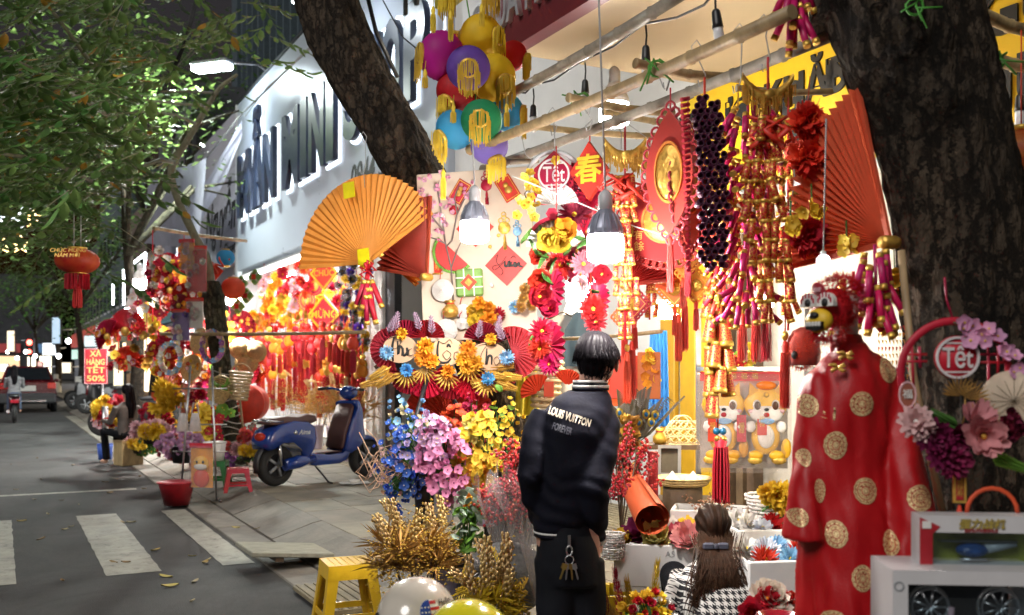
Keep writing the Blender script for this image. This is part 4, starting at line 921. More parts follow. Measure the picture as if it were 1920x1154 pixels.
def bow(lab,p,s,m):
 t = thing('cracker_bow',lab,'ornament',p); cm = cracker_mesh(.016 * s,.17 * s,m,GOLD)
 for i,(dx,tl) in enumerate(((-.02,.35),(0,.05),(.01,-.25),(.0,.2),(.015,-.1),(-.01,-.02),(.02,-.4))): o = link('firecracker',cm,t,(dx * s,-.01 * (i % 3),-.06 * s - .045 * (i % 3) * s)); o.rotation_euler = (rg.uniform(-.2,.2),tl,0)
 mb = MB()
 for i in range(7): a = i * .9; mb.tube([(0,0,0),(.05 * cos(a) * s,-.02,.05 * sin(a) * s),(.02 * cos(a + .6) * s,-.03,.06 * sin(a + .6) * s),(0,0,0)],.010 * s,5,flat=.4)
 part('ribbon_knot',mb,m,t); return t
bow('crimson ribbon knot with a spray of small firecrackers below the orange fan',W(690,508,5.9),1.0,CRIM)
plate = thing('street_plate','small green street number plate on the leaning trunk','sign',W(787,425,6.2),-.35)
part('plate',MB().box((0,0,0),(.12,.006,.155)),mat('plate_green',(.02,.12,.07),.4,rnd=0),plate); text('CÂY MAI',.026,WHT,plate,(0,-.006,.055)); text('23',.06,WHT,plate,(0.01,-.006,-.035),ext=.001)
# board
BD = 6.0
yawb = -.16; bc = W(893,478,BD); BW_,BH_ = .70,1.02
board = thing('display_board','pale cream board hung on the trunk and covered with pinned festive trinkets','board',bc,yawb)
board.rotation_euler = (0,radians(-2.5),yawb)
part('panel',MB().box((0,.01,0),(BW_,.016,BH_),ch=.004),CREAM,board)
part('back_batten',MB().box((0,.03,.3),(.6,.02,.04)),DWOOD,board)
MB_ = board.matrix_basis.copy()
def onb(px,py,off=.004):
 # a point of the board, from its own coordinates
 x = (px - 893) / F * BD / cos(yawb); z = (478 - py) / F * BD
 return MB_ @ Vector((x,-off,z))
RB = (0,radians(-2.5),yawb)
def bthing(name,lab,cat,px,py,off=.006): return thing(name,lab,cat,onb(px,py,off),rot=RB)
def diamond(lab,px,py,w,m,strokes=None,txt=None,ts=.05):
 t = bthing('paper_diamond',lab,'ornament',px,py); part('card',MB().prism(DIA(w,w),-.003,.003),m,t)
 if strokes: mb = MB(); brush(mb,strokes,w,w * .028); part('calligraphy',mb,INK,t)
 if txt: text(txt,ts,GOLDP,t,(0,-.005,0))
 return t
XUAN = [[(-.28,.17),(-.18,.24),(-.22,.08),(-.08,-.14),(-.12,-.24),(-.2,-.2)],[(.02,.2),(-.12,.02),(-.3,-.02),(-.28,-.12),(-.1,.0),(0,.1)],[(-.02,.08),(-.02,-.04),(.05,-.02),(.08,.08),(.07,-.04),(.12,-.04)],
  [(.13,.06),(.12,-.03),(.19,-.02),(.22,.05),(.2,-.05),(.27,-.06)],[(.24,.02),(.26,-.04),(.31,.02),(.32,-.05),(.4,-.08)],[(.12,.13),(.19,.19),(.25,.13)]]
diamond('red diamond card with black brush lettering Xuân, clear of the bulb',948,500,.255,mat('diamond_red',(.60,.025,.035),.5,var=.08),XUAN)
diamond('red diamond card half hidden behind the lit bulb',893,428,.23,mat('diamond_red',(.6,.025,.035),.5))
def packet(lab,px,py,w,h,rot):
 t = bthing('red_packet',lab,'red packet',px,py); t.rotation_euler = (0,rot,yawb); part('envelope',MB().box((0,0,0),(w,.006,h),ch=.002),RED,t); part('border',MB().ring([(-w * .44,-h * .45),(w * .44,-h * .45),(w * .44,h * .45),(-w * .44,h * .45)],[(-w * .40,-h * .42),(w * .40,-h * .42),(w * .40,h * .42),(-w * .40,h * .42)],-.005,-.003),GOLDP,t)
 part('gold_figure',MB().ell((0,-.006,-h * .08),(w * .24,.008,h * .16),10,6),GOLDP,t); part('gold_head',MB().ell((0,-.007,h * .14),(w * .17,.008,h * .10),10,6),GOLDP,t)
packet('red gift packet with gold child, by the blossom branch',867,358,.085,.14,.55); packet('red gift packet with gold child, highest one beside the hoop',957,358,.10,.15,-.55)
mb = MB(); mb.lathe([(.028,-.003),(.029,0),(.028,.003)],20,0,Matrix.Rotation(pi / 2,4,'X')); tag(part('round_card',mb,CRIM,None,onb(855,392,.012),RB),'plain dark red dot card on the board','ornament')
# blossom branch
t = bthing('blossom_branch','slender branch of pink plum blossom climbing the pinned board','branch',848,560)
def bp(px,py,o=.015): return Vector(((px - 848) / F * BD,-o,(560 - py) / F * BD))
mb = MB()
for ps in (((848,565),(846,500),(838,460),(832,400),(826,350),(830,335)),((838,460),(850,450),(862,400),(858,370),(868,345)),((834,430),(812,400),(800,365)),((838,455),(820,445),(806,440)),((862,400),(876,375),(886,362)),((846,500),(858,470),(866,455))): mb.tube([bp(*q) for q in ps],[.005] * (len(ps) - 1) + [.002],5)
part('twig',mb,mat('twig_grey',(.25,.2,.18),.8),t); fm = flower('five',.017,mat('plum_pink',(.78,.42,.58),.6,translucent=.2)); f2 = flower('five',.012,PINK)
for ps in range(58):
 q = rg.choice(((826,350),(830,375),(832,400),(862,395),(868,350),(858,372),(805,370),(800,362),(812,402),(820,440),(806,440),(882,365),(800,330),(840,330),(808,415),(826,425)))
 put(t,rg.choice((fm,f2)),bp(q[0] + rg.gauss(0,9),q[1] + rg.gauss(0,9),.02),(rg.uniform(-.4,.4),-1,rg.uniform(-.3,.4)),name='blossom')
# watermelon slice, square cake, scroll, hats, eggs, flowers, amulets
t = bthing('melon_slice','toy watermelon slice with white and green rind','ornament',852,470); M = Matrix.Rotation(radians(45),4,'Y')
part('flesh',MB().prism(arc(.115,pi,2 * pi,16),-.012,.012,0,M),mat('melon_red',(.6,.06,.05),.5),t); part('rind',MB().prism(arc(.132,pi,2 * pi,16) + arc(.117,2 * pi,pi,16),-.013,.013,0,M),LGRN,t)
t = bthing('square_cake','green leaf wrapped square cake toy tied with white string and a red diamond','ornament',879,530)
part('leaf_wrap',MB().box((0,-.01,0),(.165,.03,.165),ch=.01),mat('leaf_wrap',(.22,.42,.10),.55,var=.35),t)
mb = MB()
for k in (-1,1): mb.box((k * .03,-.028,0),(.007,.005,.166)); mb.box((0,-.0285,k * .03),(.166,.005,.007))
part('string',mb,WHT,t,kind='stuff'); part('diamond',MB().prism(DIA(.10,.10),-.036,-.031),RED,t); part('gold_seal',MB().prism(DIA(.05,.05),-.039,-.0365),GOLDP,t)
t = bthing('paper_scroll','small red scroll with gold strokes and end rods','ornament',819,488)
part('sheet',MB().box((0,0,0),(.042,.004,.13)),RED,t)
for z in (-.068,.068): part('rod',MB().tube([(-.03,0,z),(.03,0,z)],.006,8),GOLDP,t)
text('福\n禄\n寿',.036,GOLDP,t,(0,-.005,0),ext=.001)
t = bthing('lucky_cat','tiny cream lucky cat charm below the packet','ornament',833,412); mb = MB(); mb.ell((0,-.008,0),(.02,.012,.03),10,6); mb.ell((0,-.010,.034),(.018,.012,.016),10,6); part('figure',mb,WHT,t); part('bib',MB().box((0,-.02,.012),(.02,.006,.008)),RED,t)
for px,py,r,lab in ((829,542,.066,'white conical hat toy hanging highest at the foot of the board'),(832,617,.068,'largest white conical hat toy at the bottom corner of the board'),(865,583,.042,'white egg shaped hat toy beside the gold pouch'),(877,607,.036,'smallest white hat toy next to the yellow flowers'),(862,606,.034,'white hat toy squeezed between the two others')):
 t = bthing('toy_hat',lab,'toy hat',px,py,.03); part('cone',hat_mb(r,r * .55,MB()).mesh('cone',WHT),None,t,rot=(pi / 2,0,0)); part('ribbon',MB().tube([(-.01,-.02,r),(0,-.04,r * 1.6),(.008,-.02,r * 2.0)],.003,4),RED,t)
t = bthing('gold_pouch','plump golden money pouch on the board','ornament',842,578,.03); part('pouch',MB().lathe([(.03,-.05),(.052,-.03),(.05,.0),(.025,.03),(.02,.036),(.034,.052)],16),GOLD,t); part('tie',MB().lathe([(.022,.028),(.027,.033),(.022,.038)],12),RED,t)
t = bthing('flower_spray','spray of yellow cloth flowers low on the board','flowers',900,590,.03)
for i,(dx,dz) in enumerate(((0,0),(-.05,.02),(.05,.03),(.02,-.05),(-.04,-.04),(.06,-.03),(.0,.06))): put(t,flower('peony',.042,rg.choice((YELP,ORF)),GOLD),(dx,-.01 * i,dz),(dx * 3,-1,dz * 3))
part('backing',MB().box((0,.015,0),(.10,.008,.08)),GRN,t)
t = bthing('red_starflower','dark red star flower beside the yellow spray on the board','flowers',930,592,.03); put(t,flower('mum',.05,REDP,GOLD),(0,0,0)); part('backing',MB().ell((0,.01,0),(.02,.006,.02)),GRN,t)
t = bthing('blue_starflower','small blue star flower at the board edge','flowers',963,580,.03); put(t,flower('mum',.045,SKYF),(0,0,0)); part('backing',MB().ell((0,.01,0),(.02,.006,.02)),GRN,t)
for px,py,m,lab,s in ((948,432,GOLD,'gold coin amulet with knotted loop on the board',1.0),(972,440,SKYF,'pale blue knot amulet next to the gold coin',.7),(918,350,CRIM,'crimson cloud amulet with gold tassel at the top of the board',.9),(937,445,GOLDP,'tiny gold coin dot below the amulet',.3),(920,465,GOLDP,'tiny gold coin dot nearest the brush lettered diamond',.3),(920,537,WHT,'tiny white cat charm between the cake and the diamond',.35)):
 t = bthing('amulet',lab,'ornament',px,py,.012); part('disc',MB().lathe([(.035 * s,-.004),(.038 * s,0),(.035 * s,.004)],18,0,Matrix.Rotation(pi / 2,4,'X')),m,t)
 if s > .5: mb = MB(); scallops([(0,.06 * s),(.02 * s,.045 * s),(-.02 * s,.045 * s),(0,.08 * s)],.014 * s,mb,rr=.003); part('knot',mb,m,t); tassel(t,(0,0,-.04 * s),.09 * s,m,.008)
t = bthing('flower_cluster','loose cluster of gold petals and leaves near the board corner','flowers',985,555,.03)
for i in range(7): put(t,flower('mum',.035,rg.choice((DGOLD,GOLD))),(rg.gauss(0,.02),-.01 * i,rg.gauss(0,.05)),(rg.gauss(0,.4),-1,rg.gauss(0,.4)))
part('backing',MB().box((0,.012,0),(.03,.006,.12)),GRN,t)
# wreath: three oval plaques among fans, flowers and gilt leaves
WD = 5.75
def wp(px,py,o=0.): return Vector(((px - 845) / F * WD,-o,(672 - py) / F * WD))
wr = thing('greeting_wreath','wide wreath of maroon fans and orange flowers with brushed Phúc Lộc Thọ plaques','wreath',W(845,672,WD)); wr.rotation_euler = (0,0,-.05)
for px,py,R,a0,a1,m,o in ((735,655,42,80,280,mat('lattice_red',(.55,.05,.07),.5,translucent=.2),.0),(962,662,50,-80,110,MATS['lattice_red'],.0),(760,640,40,40,200,RED2,.01),(800,634,34,0,180,RED2,.005),(905,640,36,10,170,RED2,.005),(930,645,30,20,180,RED2,.01),
 (800,705,42,150,390,CRIM,.02),(770,700,40,170,330,RED2,.015),(885,706,44,180,380,CRIM,.02),(850,705,44,190,350,RED2,.01),(935,700,36,200,370,RED2,.012)):
 o_ = part('pleated_fan',fan_mesh(R / F * WD,radians(a0),radians(a1),16,m,.008,.03),None,wr,wp(px,py,o))
 if m.name == 'lattice_red':
  rb = MB()
  for i in range(16): a = radians(a0 + (a1 - a0) * i / 15); rb.box((R / F * WD * .5,-.016,0),(R / F * WD,.004,.005),0,Matrix.Rotation(-a,4,'Y'))
  part('fan_ribs',rb,mat('rib_crimson',(.35,.01,.03),.5),wr,wp(px,py,o),kind='stuff')
TAN = mat('plaque_tan',(.60,.40,.24),.6,var=.1)
PHUC = [[(-.45,.35),(-.2,.45),(.05,.3),(-.1,.05),(-.3,.0)],[(-.22,.42),(-.28,.05),(-.25,-.45)],[(-.08,.3),(-.06,-.2),(-.0,.1),(.1,.0),(.08,-.25)],[(.12,.05),(.15,-.25),(.28,-.1),(.26,.05),(.28,-.25)],[(.46,.02),(.34,-.05),(.36,-.25),(.5,-.2)]]
LOC = [[(-.3,.4),(-.35,.1),(-.3,-.35),(0,-.4),(.15,-.25)],[(.0,.05),(-.15,-.1),(.0,-.3),(.15,-.1),(.0,.05)],[(-.35,.42),(-.1,.3),(.1,.45),(.2,.3)],[(.42,.0),(.28,-.05),(.28,-.28),(.45,-.25)],[(0,.16),(.06,.26),(.14,.16)],[(.02,-.5),(.05,-.52),(.06,-.5)]]
THO = [[(-.4,.38),(-.1,.46),(.2,.38),(.3,.42)],[(-.05,.42),(-.25,.1),(-.3,-.35),(-.1,-.45)],[(-.05,.3),(-.08,-.3),(0,.0),(.12,.0),(.12,-.3)],[(.32,.0),(.2,-.12),(.28,-.32),(.42,-.18),(.32,.0)],[(.3,-.48),(.33,-.5),(.34,-.48)],[(.4,.05),(.47,.12)]]
for (px,py),w,st in (((752,655),.20,PHUC),((840,660),.19,LOC),((917,669),.22,THO)):
 pl = part('plaque',MB().prism(poly(24,.5,0,w,.16),-.008,.008),TAN,wr,wp(px,py,.045)); mb = MB(); brush(mb,st,.155,.0062,-.011); part('calligraphy',mb,INK,pl)
fl = flower('dahlia',.054,ORF,ORF); fo2 = flower('dahlia',.042,mat('amber_petal',(.88,.45,.03),.6,translucent=.2),ORF); fb = flower('mum',.046,SKYF,WHT); fb2 = flower('dahlia',.042,mat('azure_petal',(.12,.42,.80),.6,translucent=.2),WHT)
for px,py,me,s in ((800,650,fl,1),(797,672,fl,1.05),(812,678,fl,.9),(880,655,fl,1),(872,675,fo2,1.2),(892,682,fo2,1.3),(878,690,fo2,1.1),(757,627,fo2,.9),(922,637,fo2,.9),(843,697,fl,.85),(728,662,fb,1),(766,694,fb2,1.0),(952,671,fb,1.05),(917,710,fb2,1.0)): put(wr,me,wp(px,py,.075),(rg.uniform(-.2,.2),-1,rg.uniform(-.1,.2)),sc=s)
pm = palm_mesh(.14,12,.045,GOLD); fm_ = fanleaf_mesh(.10,GOLD)
for px,py,a in ((745,700,125),(722,712,105),(735,688,120),(900,712,-112),(925,700,-100),(940,690,-85),(955,705,-95),(948,715,-110)): part('palm_leaf',pm,None,wr,wp(px - 20 * (a < 0),py,.05),(0,radians(-a),0))
for px,py in ((765,708),(797,700),(842,712),(880,697),(913,725)): part('fan_leaf',fm_,None,wr,wp(px,py - 10,.055),(0,pi + rg.uniform(-.3,.3),0),1.0)
for px,py in ((730,625),(742,620),(790,620),(812,628),(935,628),(945,640),(898,636)): part('leaf_sprig',palm_mesh(.11,6,.035,mat('violet_grey_leaf',(.30,.20,.28),.5)),None,wr,wp(px,py,.05),(0,rg.uniform(-.5,.5),0))
part('frame',MB().tube([wp(700,690),wp(760,650),wp(850,640),wp(940,655),wp(985,690)],.012,6),DWOOD,wr,(0,.03,0))
fan('wide orange red paper fan spread below the wreath',W(842,792,5.95),.28,radians(25),radians(165),18,REDF,0,.04)
t = thing('display_easel','dark slanting leg of an easel under the flowers','easel',W(742,940,5.6)); part('leg',MB().tube([(-.03,0,-.05),(.18,.15,.75)],.014,6),DARKM,t); part('leg',MB().tube([(.75,.3,-.15),(.2,.15,.75)],.014,6),DARKM,t)
# ================================================================ RIGHT STALL: hanging goods
LATT = mat('lattice_white',(.72,.66,.66),.5,rnd=0)
def tet_badge(t,R,z,m=CRIM,y=-.012,txt='Tết'):
 part('badge',MB().lathe([(R * .98,-.006),(R,0),(R * .98,.006)],30,0,Matrix.Translation((0,y,z)) @ Matrix.Rotation(pi / 2,4,'X')),m,t)
 part('badge_ring',MB().ring([(x,q + z) for x,q in poly(30,R * .97)],[(x,q + z) for x,q in poly(30,R * .86)],y - .012,y - .005),LATT,t)
 text('Tết',R,LATT,t,(0,y - .008,z - R * .05),fit=(R * 1.35,R * 1.25),off=.01,ext=.003)
 for k in (-1,1): part('lattice_bar',MB().box((0,y - .007,z + k * R * .66),(R * 1.2,.003,R * .07)),LATT,t)
HD = 5.0
t = thing('tet_hoop','pale hoop with crimson house frame, round Tết lattice and yellow blossom','hoop decoration',W(1040,262,HD),-.15)
def hp(px,py,o=0.): return Vector(((px - 1040) / F * HD,-o,(262 - py) / F * HD))
part('hoop',MB().tube([hp(1038 + 52 * cos(a),340 + 55 * sin(-a)) for a in [k * pi / 14 - .3 for k in range(19)]],.012,6),mat('hoop_grey',(.45,.47,.49),.5),t)
part('house_frame',MB().ring([(p.x,p.z) for p in (hp(1040,285),hp(1076,318),hp(1076,385),hp(1002,385),hp(1002,318))],[(p.x,p.z) for p in (hp(1040,296),hp(1067,323),hp(1067,377),hp(1011,377),hp(1011,323))],-.03,-.012),CRIM,t)
t2 = t; tet_badge(t,.082,hp(0,330).z,CRIM,-.035)
for i in range(16): put(t,flower('five',.026,YELP,ORF),hp(988 + rg.gauss(8,10),365 + rg.gauss(0,26),.05),(rg.gauss(0,.5),-1,rg.gauss(0,.4)))
part('twig',MB().tube([hp(1000,410,.03),hp(985,365,.04),hp(1005,335,.04)],.004,4),DWOOD,t)
part('grey_fan',fan_mesh(.11,.1,pi - .1,12,WHT,.01,.02),None,t,hp(1045,388,.04)); part('maroon_fan',fan_mesh(.10,radians(30),radians(150),10,RED2,.01,.02),None,t,hp(1072,345,.02),(0,radians(60),0)); part('hang_cord',MB().tube([hp(1040,288),hp(1040,262),hp(1038,215)],.003,4),WIRE,t)
t = thing('crescent_fan','white crescent fan with red badge and two large yellow poppies','fan decoration',W(1043,465,4.9),-.1)
part('pleated_fan',fan_mesh(.15,.05,pi - .05,16,WHT,.04,.02),None,t); part('badge',MB().prism(poly(6,.03),-.03,-.01),CRIM,t,(-.02,0,.165)); part('badge_bar',MB().prism(arc(.155,.6,2.5,10) + arc(.137,2.5,.6,10),-.02,.005),CRIM,t)
for x,z,m in ((-.035,.03,YELP),(.045,.075,ORF),(.02,.02,YELP)): put(t,flower('rose',.062,m,ORF),(x,-.05,z))
for i in range(12): put(t,LEAF1,(rg.gauss(0,.07),-.02,rg.gauss(-.02,.05)),(rg.gauss(0,.6),-1,rg.gauss(0,.6)),name='leaf')
part('cord',MB().tube([(0,0,.16),(0,0,.5)],.003,4),RED,t)
def garland(lab,px,py0,py1,d,items):
 t = thing('flower_garland',lab,'garland',W(px,py0,d)); H = (py1 - py0) / F * d; part('cord',MB().tube([(0,.01,.1),(0,.01,-H)],.004,4),RED,t)
 for k,u,dx,m,s in items:
  p = Vector((dx,-.02,-H * u))
  if k == 'disc': part('pleated_disc',fan_mesh(s,0,2 * pi,20,m,.01,.025),None,t,p,(0,0,-1.0))
  elif k == 'leaf':
   for i in range(3): put(t,LEAF1,p,(rg.gauss(0,.6),-1,rg.gauss(0,.6)),name='leaf')
  else: put(t,flower(k,s,m,YELP),p + Vector((0,-.03,0)),(rg.uniform(-.4,.2),-1,rg.uniform(-.2,.2)))
 return t
garland('long garland of crimson roses and pleated discs hanging left of the man',1022,470,700,5.0,(('rose',.05,-.03,REDP,.05),('rose',.13,.02,mat('coral_petal',(.7,.12,.1),.6,translucent=.2),.045),('disc',.32,.03,CRIM,.11),('rose',.25,-.02,REDP,.062),('rose',.38,-.03,REDP,.065),('leaf',.36,.04,GRN,1),('rose',.48,.02,CRIM,.05),('disc',.78,.02,CRIM,.13),('mum',.66,-.02,CRIM,.07),('mum',.8,-.03,REDP,.065),('leaf',.68,-.06,LGRN,1),('mum',.93,.02,MAG,.06)))
garland('short garland of roses and a red paper pompom above the man',1108,485,640,4.9,(('mum',.08,-.04,mat('dusty_rose',(.55,.16,.22),.6,translucent=.2),.07),('rose',.2,.05,REDP,.05),('rose',.32,-.05,LPINK,.045),('disc',.5,.03,CRIM,.09),('dahlia',.62,.01,REDP,.075),('mum',.78,.02,RED2,.06),('leaf',.4,0,LGRN,1)))
garland('dense garland of maroon feathers and silver leaves beside the small diamond',1088,345,480,5.05,(('mum',.0,0,MAROON,.10),('mum',.2,.04,CRIM,.09),('mum',.45,-.03,MAROON,.09),('mum',.7,.03,CRIM,.08),('mum',.95,-.02,MAROON,.07),('disc',.6,.05,RED2,.1)))
garland('bushy crimson garland under the crescent fan',1070,465,520,5.1,(('mum',.1,0,CRIM,.10),('mum',.6,-.05,REDP,.09),('dahlia',.9,.05,CRIM,.08)))
medallion('small red diamond with golden 春 between the hoop and the ingot',W(1106,255,4.9),-.55,DIA(.21,.29),mat('pendant_red',(.55,.03,.015),.5,var=.1),txt='春',ts=.15,tm=YEL,cord=.03,border=False,cat='pendant')
# chain with ingot over the man
def printed_chain(lab,px,py0,py1,d,cols,r,L,w,seed,caps=True):
 t = thing('firecracker_garland',lab,'firecracker garland',W(px,py0,d)); H = (py1 - py0) / F * d; ingot(t,.20,-.02); q = random.Random(seed); cm = cracker_mesh(r,L,PRN,GOLD)
 part('cord',MB().tube([(0,0,.12),(0,0,-.1),(0,0,-H)],.005,4),RED,t); rows = int((H - .14) / (L * .92))
 for c in range(cols):
  for i in range(rows - (c % 2) * 2):
   x = (c - (cols - 1) / 2) * w * (.6 + .4 * sin(i * .5 + c)); o = link('firecracker',cm,t,(x + q.gauss(0,.006),q.gauss(0,.02) - .012 * (c % 2),-.13 - L * .92 * i)); o.rotation_euler = (q.gauss(0,.1),q.gauss(0,.13),q.uniform(0,6))
 mb = MB()
 for i in range(10): mb.tube([(q.gauss(0,.04),q.gauss(0,.03),-.12),(q.gauss(0,.06),q.gauss(0,.04) - .03,-.18),(q.gauss(0,.05),q.gauss(0,.04),-.24)],.014,5,flat=.5)
 part('ribbon',mb,RED,t); return t
printed_chain('slim gold and red firecracker chain with gold ingot above the man',1172,280,640,4.7,4,.0135,.075,.040,4)
printed_chain('heavy gold capped firecracker chain under the biggest gold ingot',1440,165,640,3.9,5,.0155,.085,.036,8)
printed_chain('slim firecracker chain behind the velvet shield, half hidden',1218,300,600,5.35,3,.012,.07,.04,14); printed_chain('firecracker chain between the heaviest gold chain and the pompoms',1478,215,620,4.35,3,.013,.08,.036,18)
crackers('thin crimson firecracker string beside the dark tubes',W(1358,300,4.5),.70,cracker_mesh(.011,.09,RED,GOLD),60,.12,(.1,.7),RED,seed=13)
fan('orange red slatted fan between the ingot chain and the fu medallion',W(1170,535,5.3),.25,radians(5),radians(75),12,REDF,-.2,.03)
fan('red slatted fan behind the firecracker chain, opening towards the warm bulb',W(1188,520,5.5),.23,radians(-20),radians(70),12,ORED,-.1,.03)
alm = [(.115 * sin(pi * u) ** .75 * (1 if s_ > 0 else -1),.27 - .54 * u) for s_,us in ((1,[i / 12 for i in range(1,12)]),(-1,[1 - i / 12 for i in range(1,12)])) for u in us]
alm = [(0,.28)] + alm[:11] + [(0,-.28)] + alm[11:]
medallion('tall almond shaped red velvet pendant with embossed gold oval',W(1257,165,4.45),-.62,alm,REDV,disc=(.062,2.0),loops=.022,border=False,cat='pendant',tass=.25,cord=.10)
medallion('second almond red pendant turned edgewise beside the embossed one',W(1290,190,4.5),.75,alm,REDV,disc=(.05,2.0),loops=.02,border=False,cat='pendant',tass=.2,cord=.12)
hf = [(.21 * cos(a),.20 * sin(a)) for a in [pi + pi * k / 20 for k in range(21)]] + [(.17,.12),(0,.17),(-.17,.12)]
t = medallion('wide red velvet shield edged with loops, gold characters and gold relief',W(1246,330,4.85),-.25,hf,REDV,disc=(.10,1.0),loops=.024,border=False,cat='pendant',cord=.05)
text('富',.055,GOLDP,t,(-.155,-.018,-.20)); text('貴',.06,GOLDP,t,(-.17,-.018,-.27)); text('有',.05,GOLDP,t,(-.125,-.018,-.29)); text('餘',.05,GOLDP,t,(-.122,-.018,-.345))
for px,py,d,lab,m,s in ((1280,470,5.2,'gold and orange diamond charm hanging under the velvet shield',mat('charm_orange',(.75,.25,.03),.5),.16),(1300,440,5.4,'orange lace diamond half behind the tall pendants',mat('charm_orange',(.75,.25,.03),.5),.2),(1190,555,5.2,'red diamond with gold flower beside the slatted fan',RED,.14),(1170,585,5.3,'golden fish shaped cut out beside the chain',ORED,.11),(1265,520,5.6,'gold child figure diamond below the warm bulb cord',MATS['charm_orange'],.19),(1305,520,5.4,'orange gold pendant left of the dark tube garland',MATS['charm_orange'],.15)):
 medallion(lab,W(px,py - 30,d),rg.uniform(-.5,.2),DIA(s,s * 1.1),m,disc=(s * .2,1.1),loops=.012,cat='charm',tass=.16,cord=.05)
# dark tube garland
t = thing('tube_garland','curtain of dark purple paper tubes seen end on, crimson along its side','garland',W(1318,170,3.95),-.4)
tm_ = MB(); tm_.lathe([(.0135,-.06),(.0135,0),(.0108,0),(.0105,-.05),(.001,-.051)],10,0,Matrix.Rotation(pi / 2,4,'X'),cap=False); tme = tm_.mesh('paper_tube',mat('tube_purple',(.09,.012,.05),.5))
for i in range(27):
 for j in range(4):
  if (i,j) in ((0,0),(0,3),(26,0)): continue
  link('paper_tube',tme,t,(.028 * (j - 1.5) + .014 * (i % 2) + .02 * sin(i * .12) + .0012 * i,rg.uniform(-.008,.008),-.03 - .0255 * i),(rg.gauss(0,.12),0,rg.gauss(.25,.15)))
cs = MB()
for i in range(30): cs.tube([(-.06,.02,-.02 - .0235 * i),(-.085 + .03 * (i / 30),-.01,-.03 - .0235 * i)],.009,5)
part('crimson_tubes',cs,CRIM,t,kind='stuff'); part('cord',MB().tube([(.0,.03,.06),(.0,.035,-.4),(.03,.035,-.7)],.005,4),RED,t)
MGC = cracker_mesh(.0125,.105,MAG,GOLD)
crackers('big bunch of magenta firecrackers with gold tips left of the heaviest gold chain',W(1402,185,4.05),.86,MGC,104,.16,(.2,1.15),MAG,seed=3,top=.02)
crackers('magenta firecrackers hanging at the top edge by the dark trunk',W(1492,-40,3.6),.16,cracker_mesh(.013,.13,MAG,GOLD),16,.06,(.05,.5),MAG,seed=5)
crackers('magenta firecracker bunch hanging below the big red fan',W(1640,470,3.35),.20,cracker_mesh(.012,.12,MAG,GOLD),24,.10,(.05,.6),MAG,seed=7)
crackers('red firecrackers tucked behind the lion head',W(1600,520,3.5),.12,cracker_mesh(.012,.11,CRIM,GOLD),14,.12,(.2,.8),CRIM,seed=9)
# big bell crackers
t = thing('bell_garland','tiered garland of large flared red and gold crackers with blue beaded tassel','firecracker garland',W(1346,540,4.8)); part('cord',MB().tube([(0,0,.3),(0,0,-.7)],.004,4),RED,t)
bm = MB(); bm.lathe([(.020,0),(.024,-.01),(.034,-.115),(.036,-.12),(.034,-.125)],14); bm.lathe([(.022,.002),(.0255,-.004),(.0265,-.018),(.023,-.018)],14,1); bm.lathe([(.032,-.10),(.0355,-.104),(.037,-.122),(.033,-.126)],14,1); bme = bm.mesh('flared_cracker',[PRN,GOLD])
for i,z in enumerate((-.02,-.14,-.26,-.38,-.48)):
 for j in range(4 if i < 4 else 2): a = j * pi / 2 + i * .6; link('flared_cracker',bme,t,(.042 * cos(a),.042 * sin(a),z - .02 * (j % 2)),(-.12 * sin(a),-.12 * cos(a) * -1,j))
o = tassel(t,(.01,-.02,-.72),.31,RED,.032)
mb = MB()
for k,x in enumerate((-.012,.018)): mb.ell((x,-.03,-.69),.018,10,7); mb.ell((x + .004,-.03,-.725),.016,10,7,1)
part('beads',mb,[mat('blue_bead',(.02,.15,.32),.2),GOLD],t)
for px,py,d,L,lab in ((1272,590,5.6,.26,'orange red silk tassel just right of the warm bulb'),(1284,560,5.7,.3,'long red tassel beside the warm bulb cord'),(1392,590,4.3,.2,'red tassel below the magenta firecrackers, nearest the bells'),(1418,580,4.2,.22,'red tassel below the magenta firecrackers, middle one'),(1437,585,4.1,.2,'dark red tassel under the gold chain'),(1472,640,3.9,.26,'long red tassel with gold knot in front of the cartoon pack'),(1185,640,5.2,.3,'red tassel with gold charm above the orange paper'),(1176,660,5.1,.26,'second red tassel with gold charm beside the folder')):
 t = thing('silk_tassel',lab,'tassel',W(px,py,d)); tassel(t,(0,0,0),L,RED,.016); part('knot',MB().ell((0,0,.02),(.014,.014,.02),8,6),GOLD,t); part('cord',MB().tube([(0,0,.02),(.004,0,.3)],.003,4),RED,t)
# pompoms and blossoms by the big fan
def pompom(lab,px,py,d,r,m):
 t = thing('paper_pompom',lab,'pompom',W(px,py,d))
 for v in ((0,-1,0),(-.8,-.5,.2),(.8,-.5,-.1),(0,-.4,.9),(.1,-.4,-.9),(0,1,0)): put(t,flower('rose',r,m,m),Vector(v) * r * .12,v)
 part('cord',MB().tube([(0,0,r),(.01,0,r + .12)],.002,4),RED,t)
for py,r,m,lab in ((228,.050,mat('pompom_red',(.85,.08,.03),.6,translucent=.3),'upper red tissue pompom beside the big red fan'),(295,.052,MATS['pompom_red'],'middle red tissue pompom beside the big red fan'),(440,.058,REDP,'lowest and darkest red pompom beside the big red fan')): pompom(lab,1514,py,3.75,r,m)
for px,py,lab in ((1526,395,'yellow tissue flower between two red pompoms'),(1486,418,'small yellow flower beside the heavy gold chain'),(1592,464,'yellow blossoms under the big red fan, nearest the pompoms'),(1682,516,'yellow blossoms half hidden behind the dark trunk')):
 t = thing('yellow_flowers',lab,'flowers',W(px,py,3.55));
 for i in range(5): put(t,flower('five',.028,YELP,YELP),(rg.gauss(0,.018),rg.gauss(0,.012),rg.gauss(0,.018)),(rg.gauss(0,1),-1,rg.gauss(0,.7)))
 part('stalk',MB().tube([(0,.02,0),(0,.03,.1)],.003,4),GRN,t)
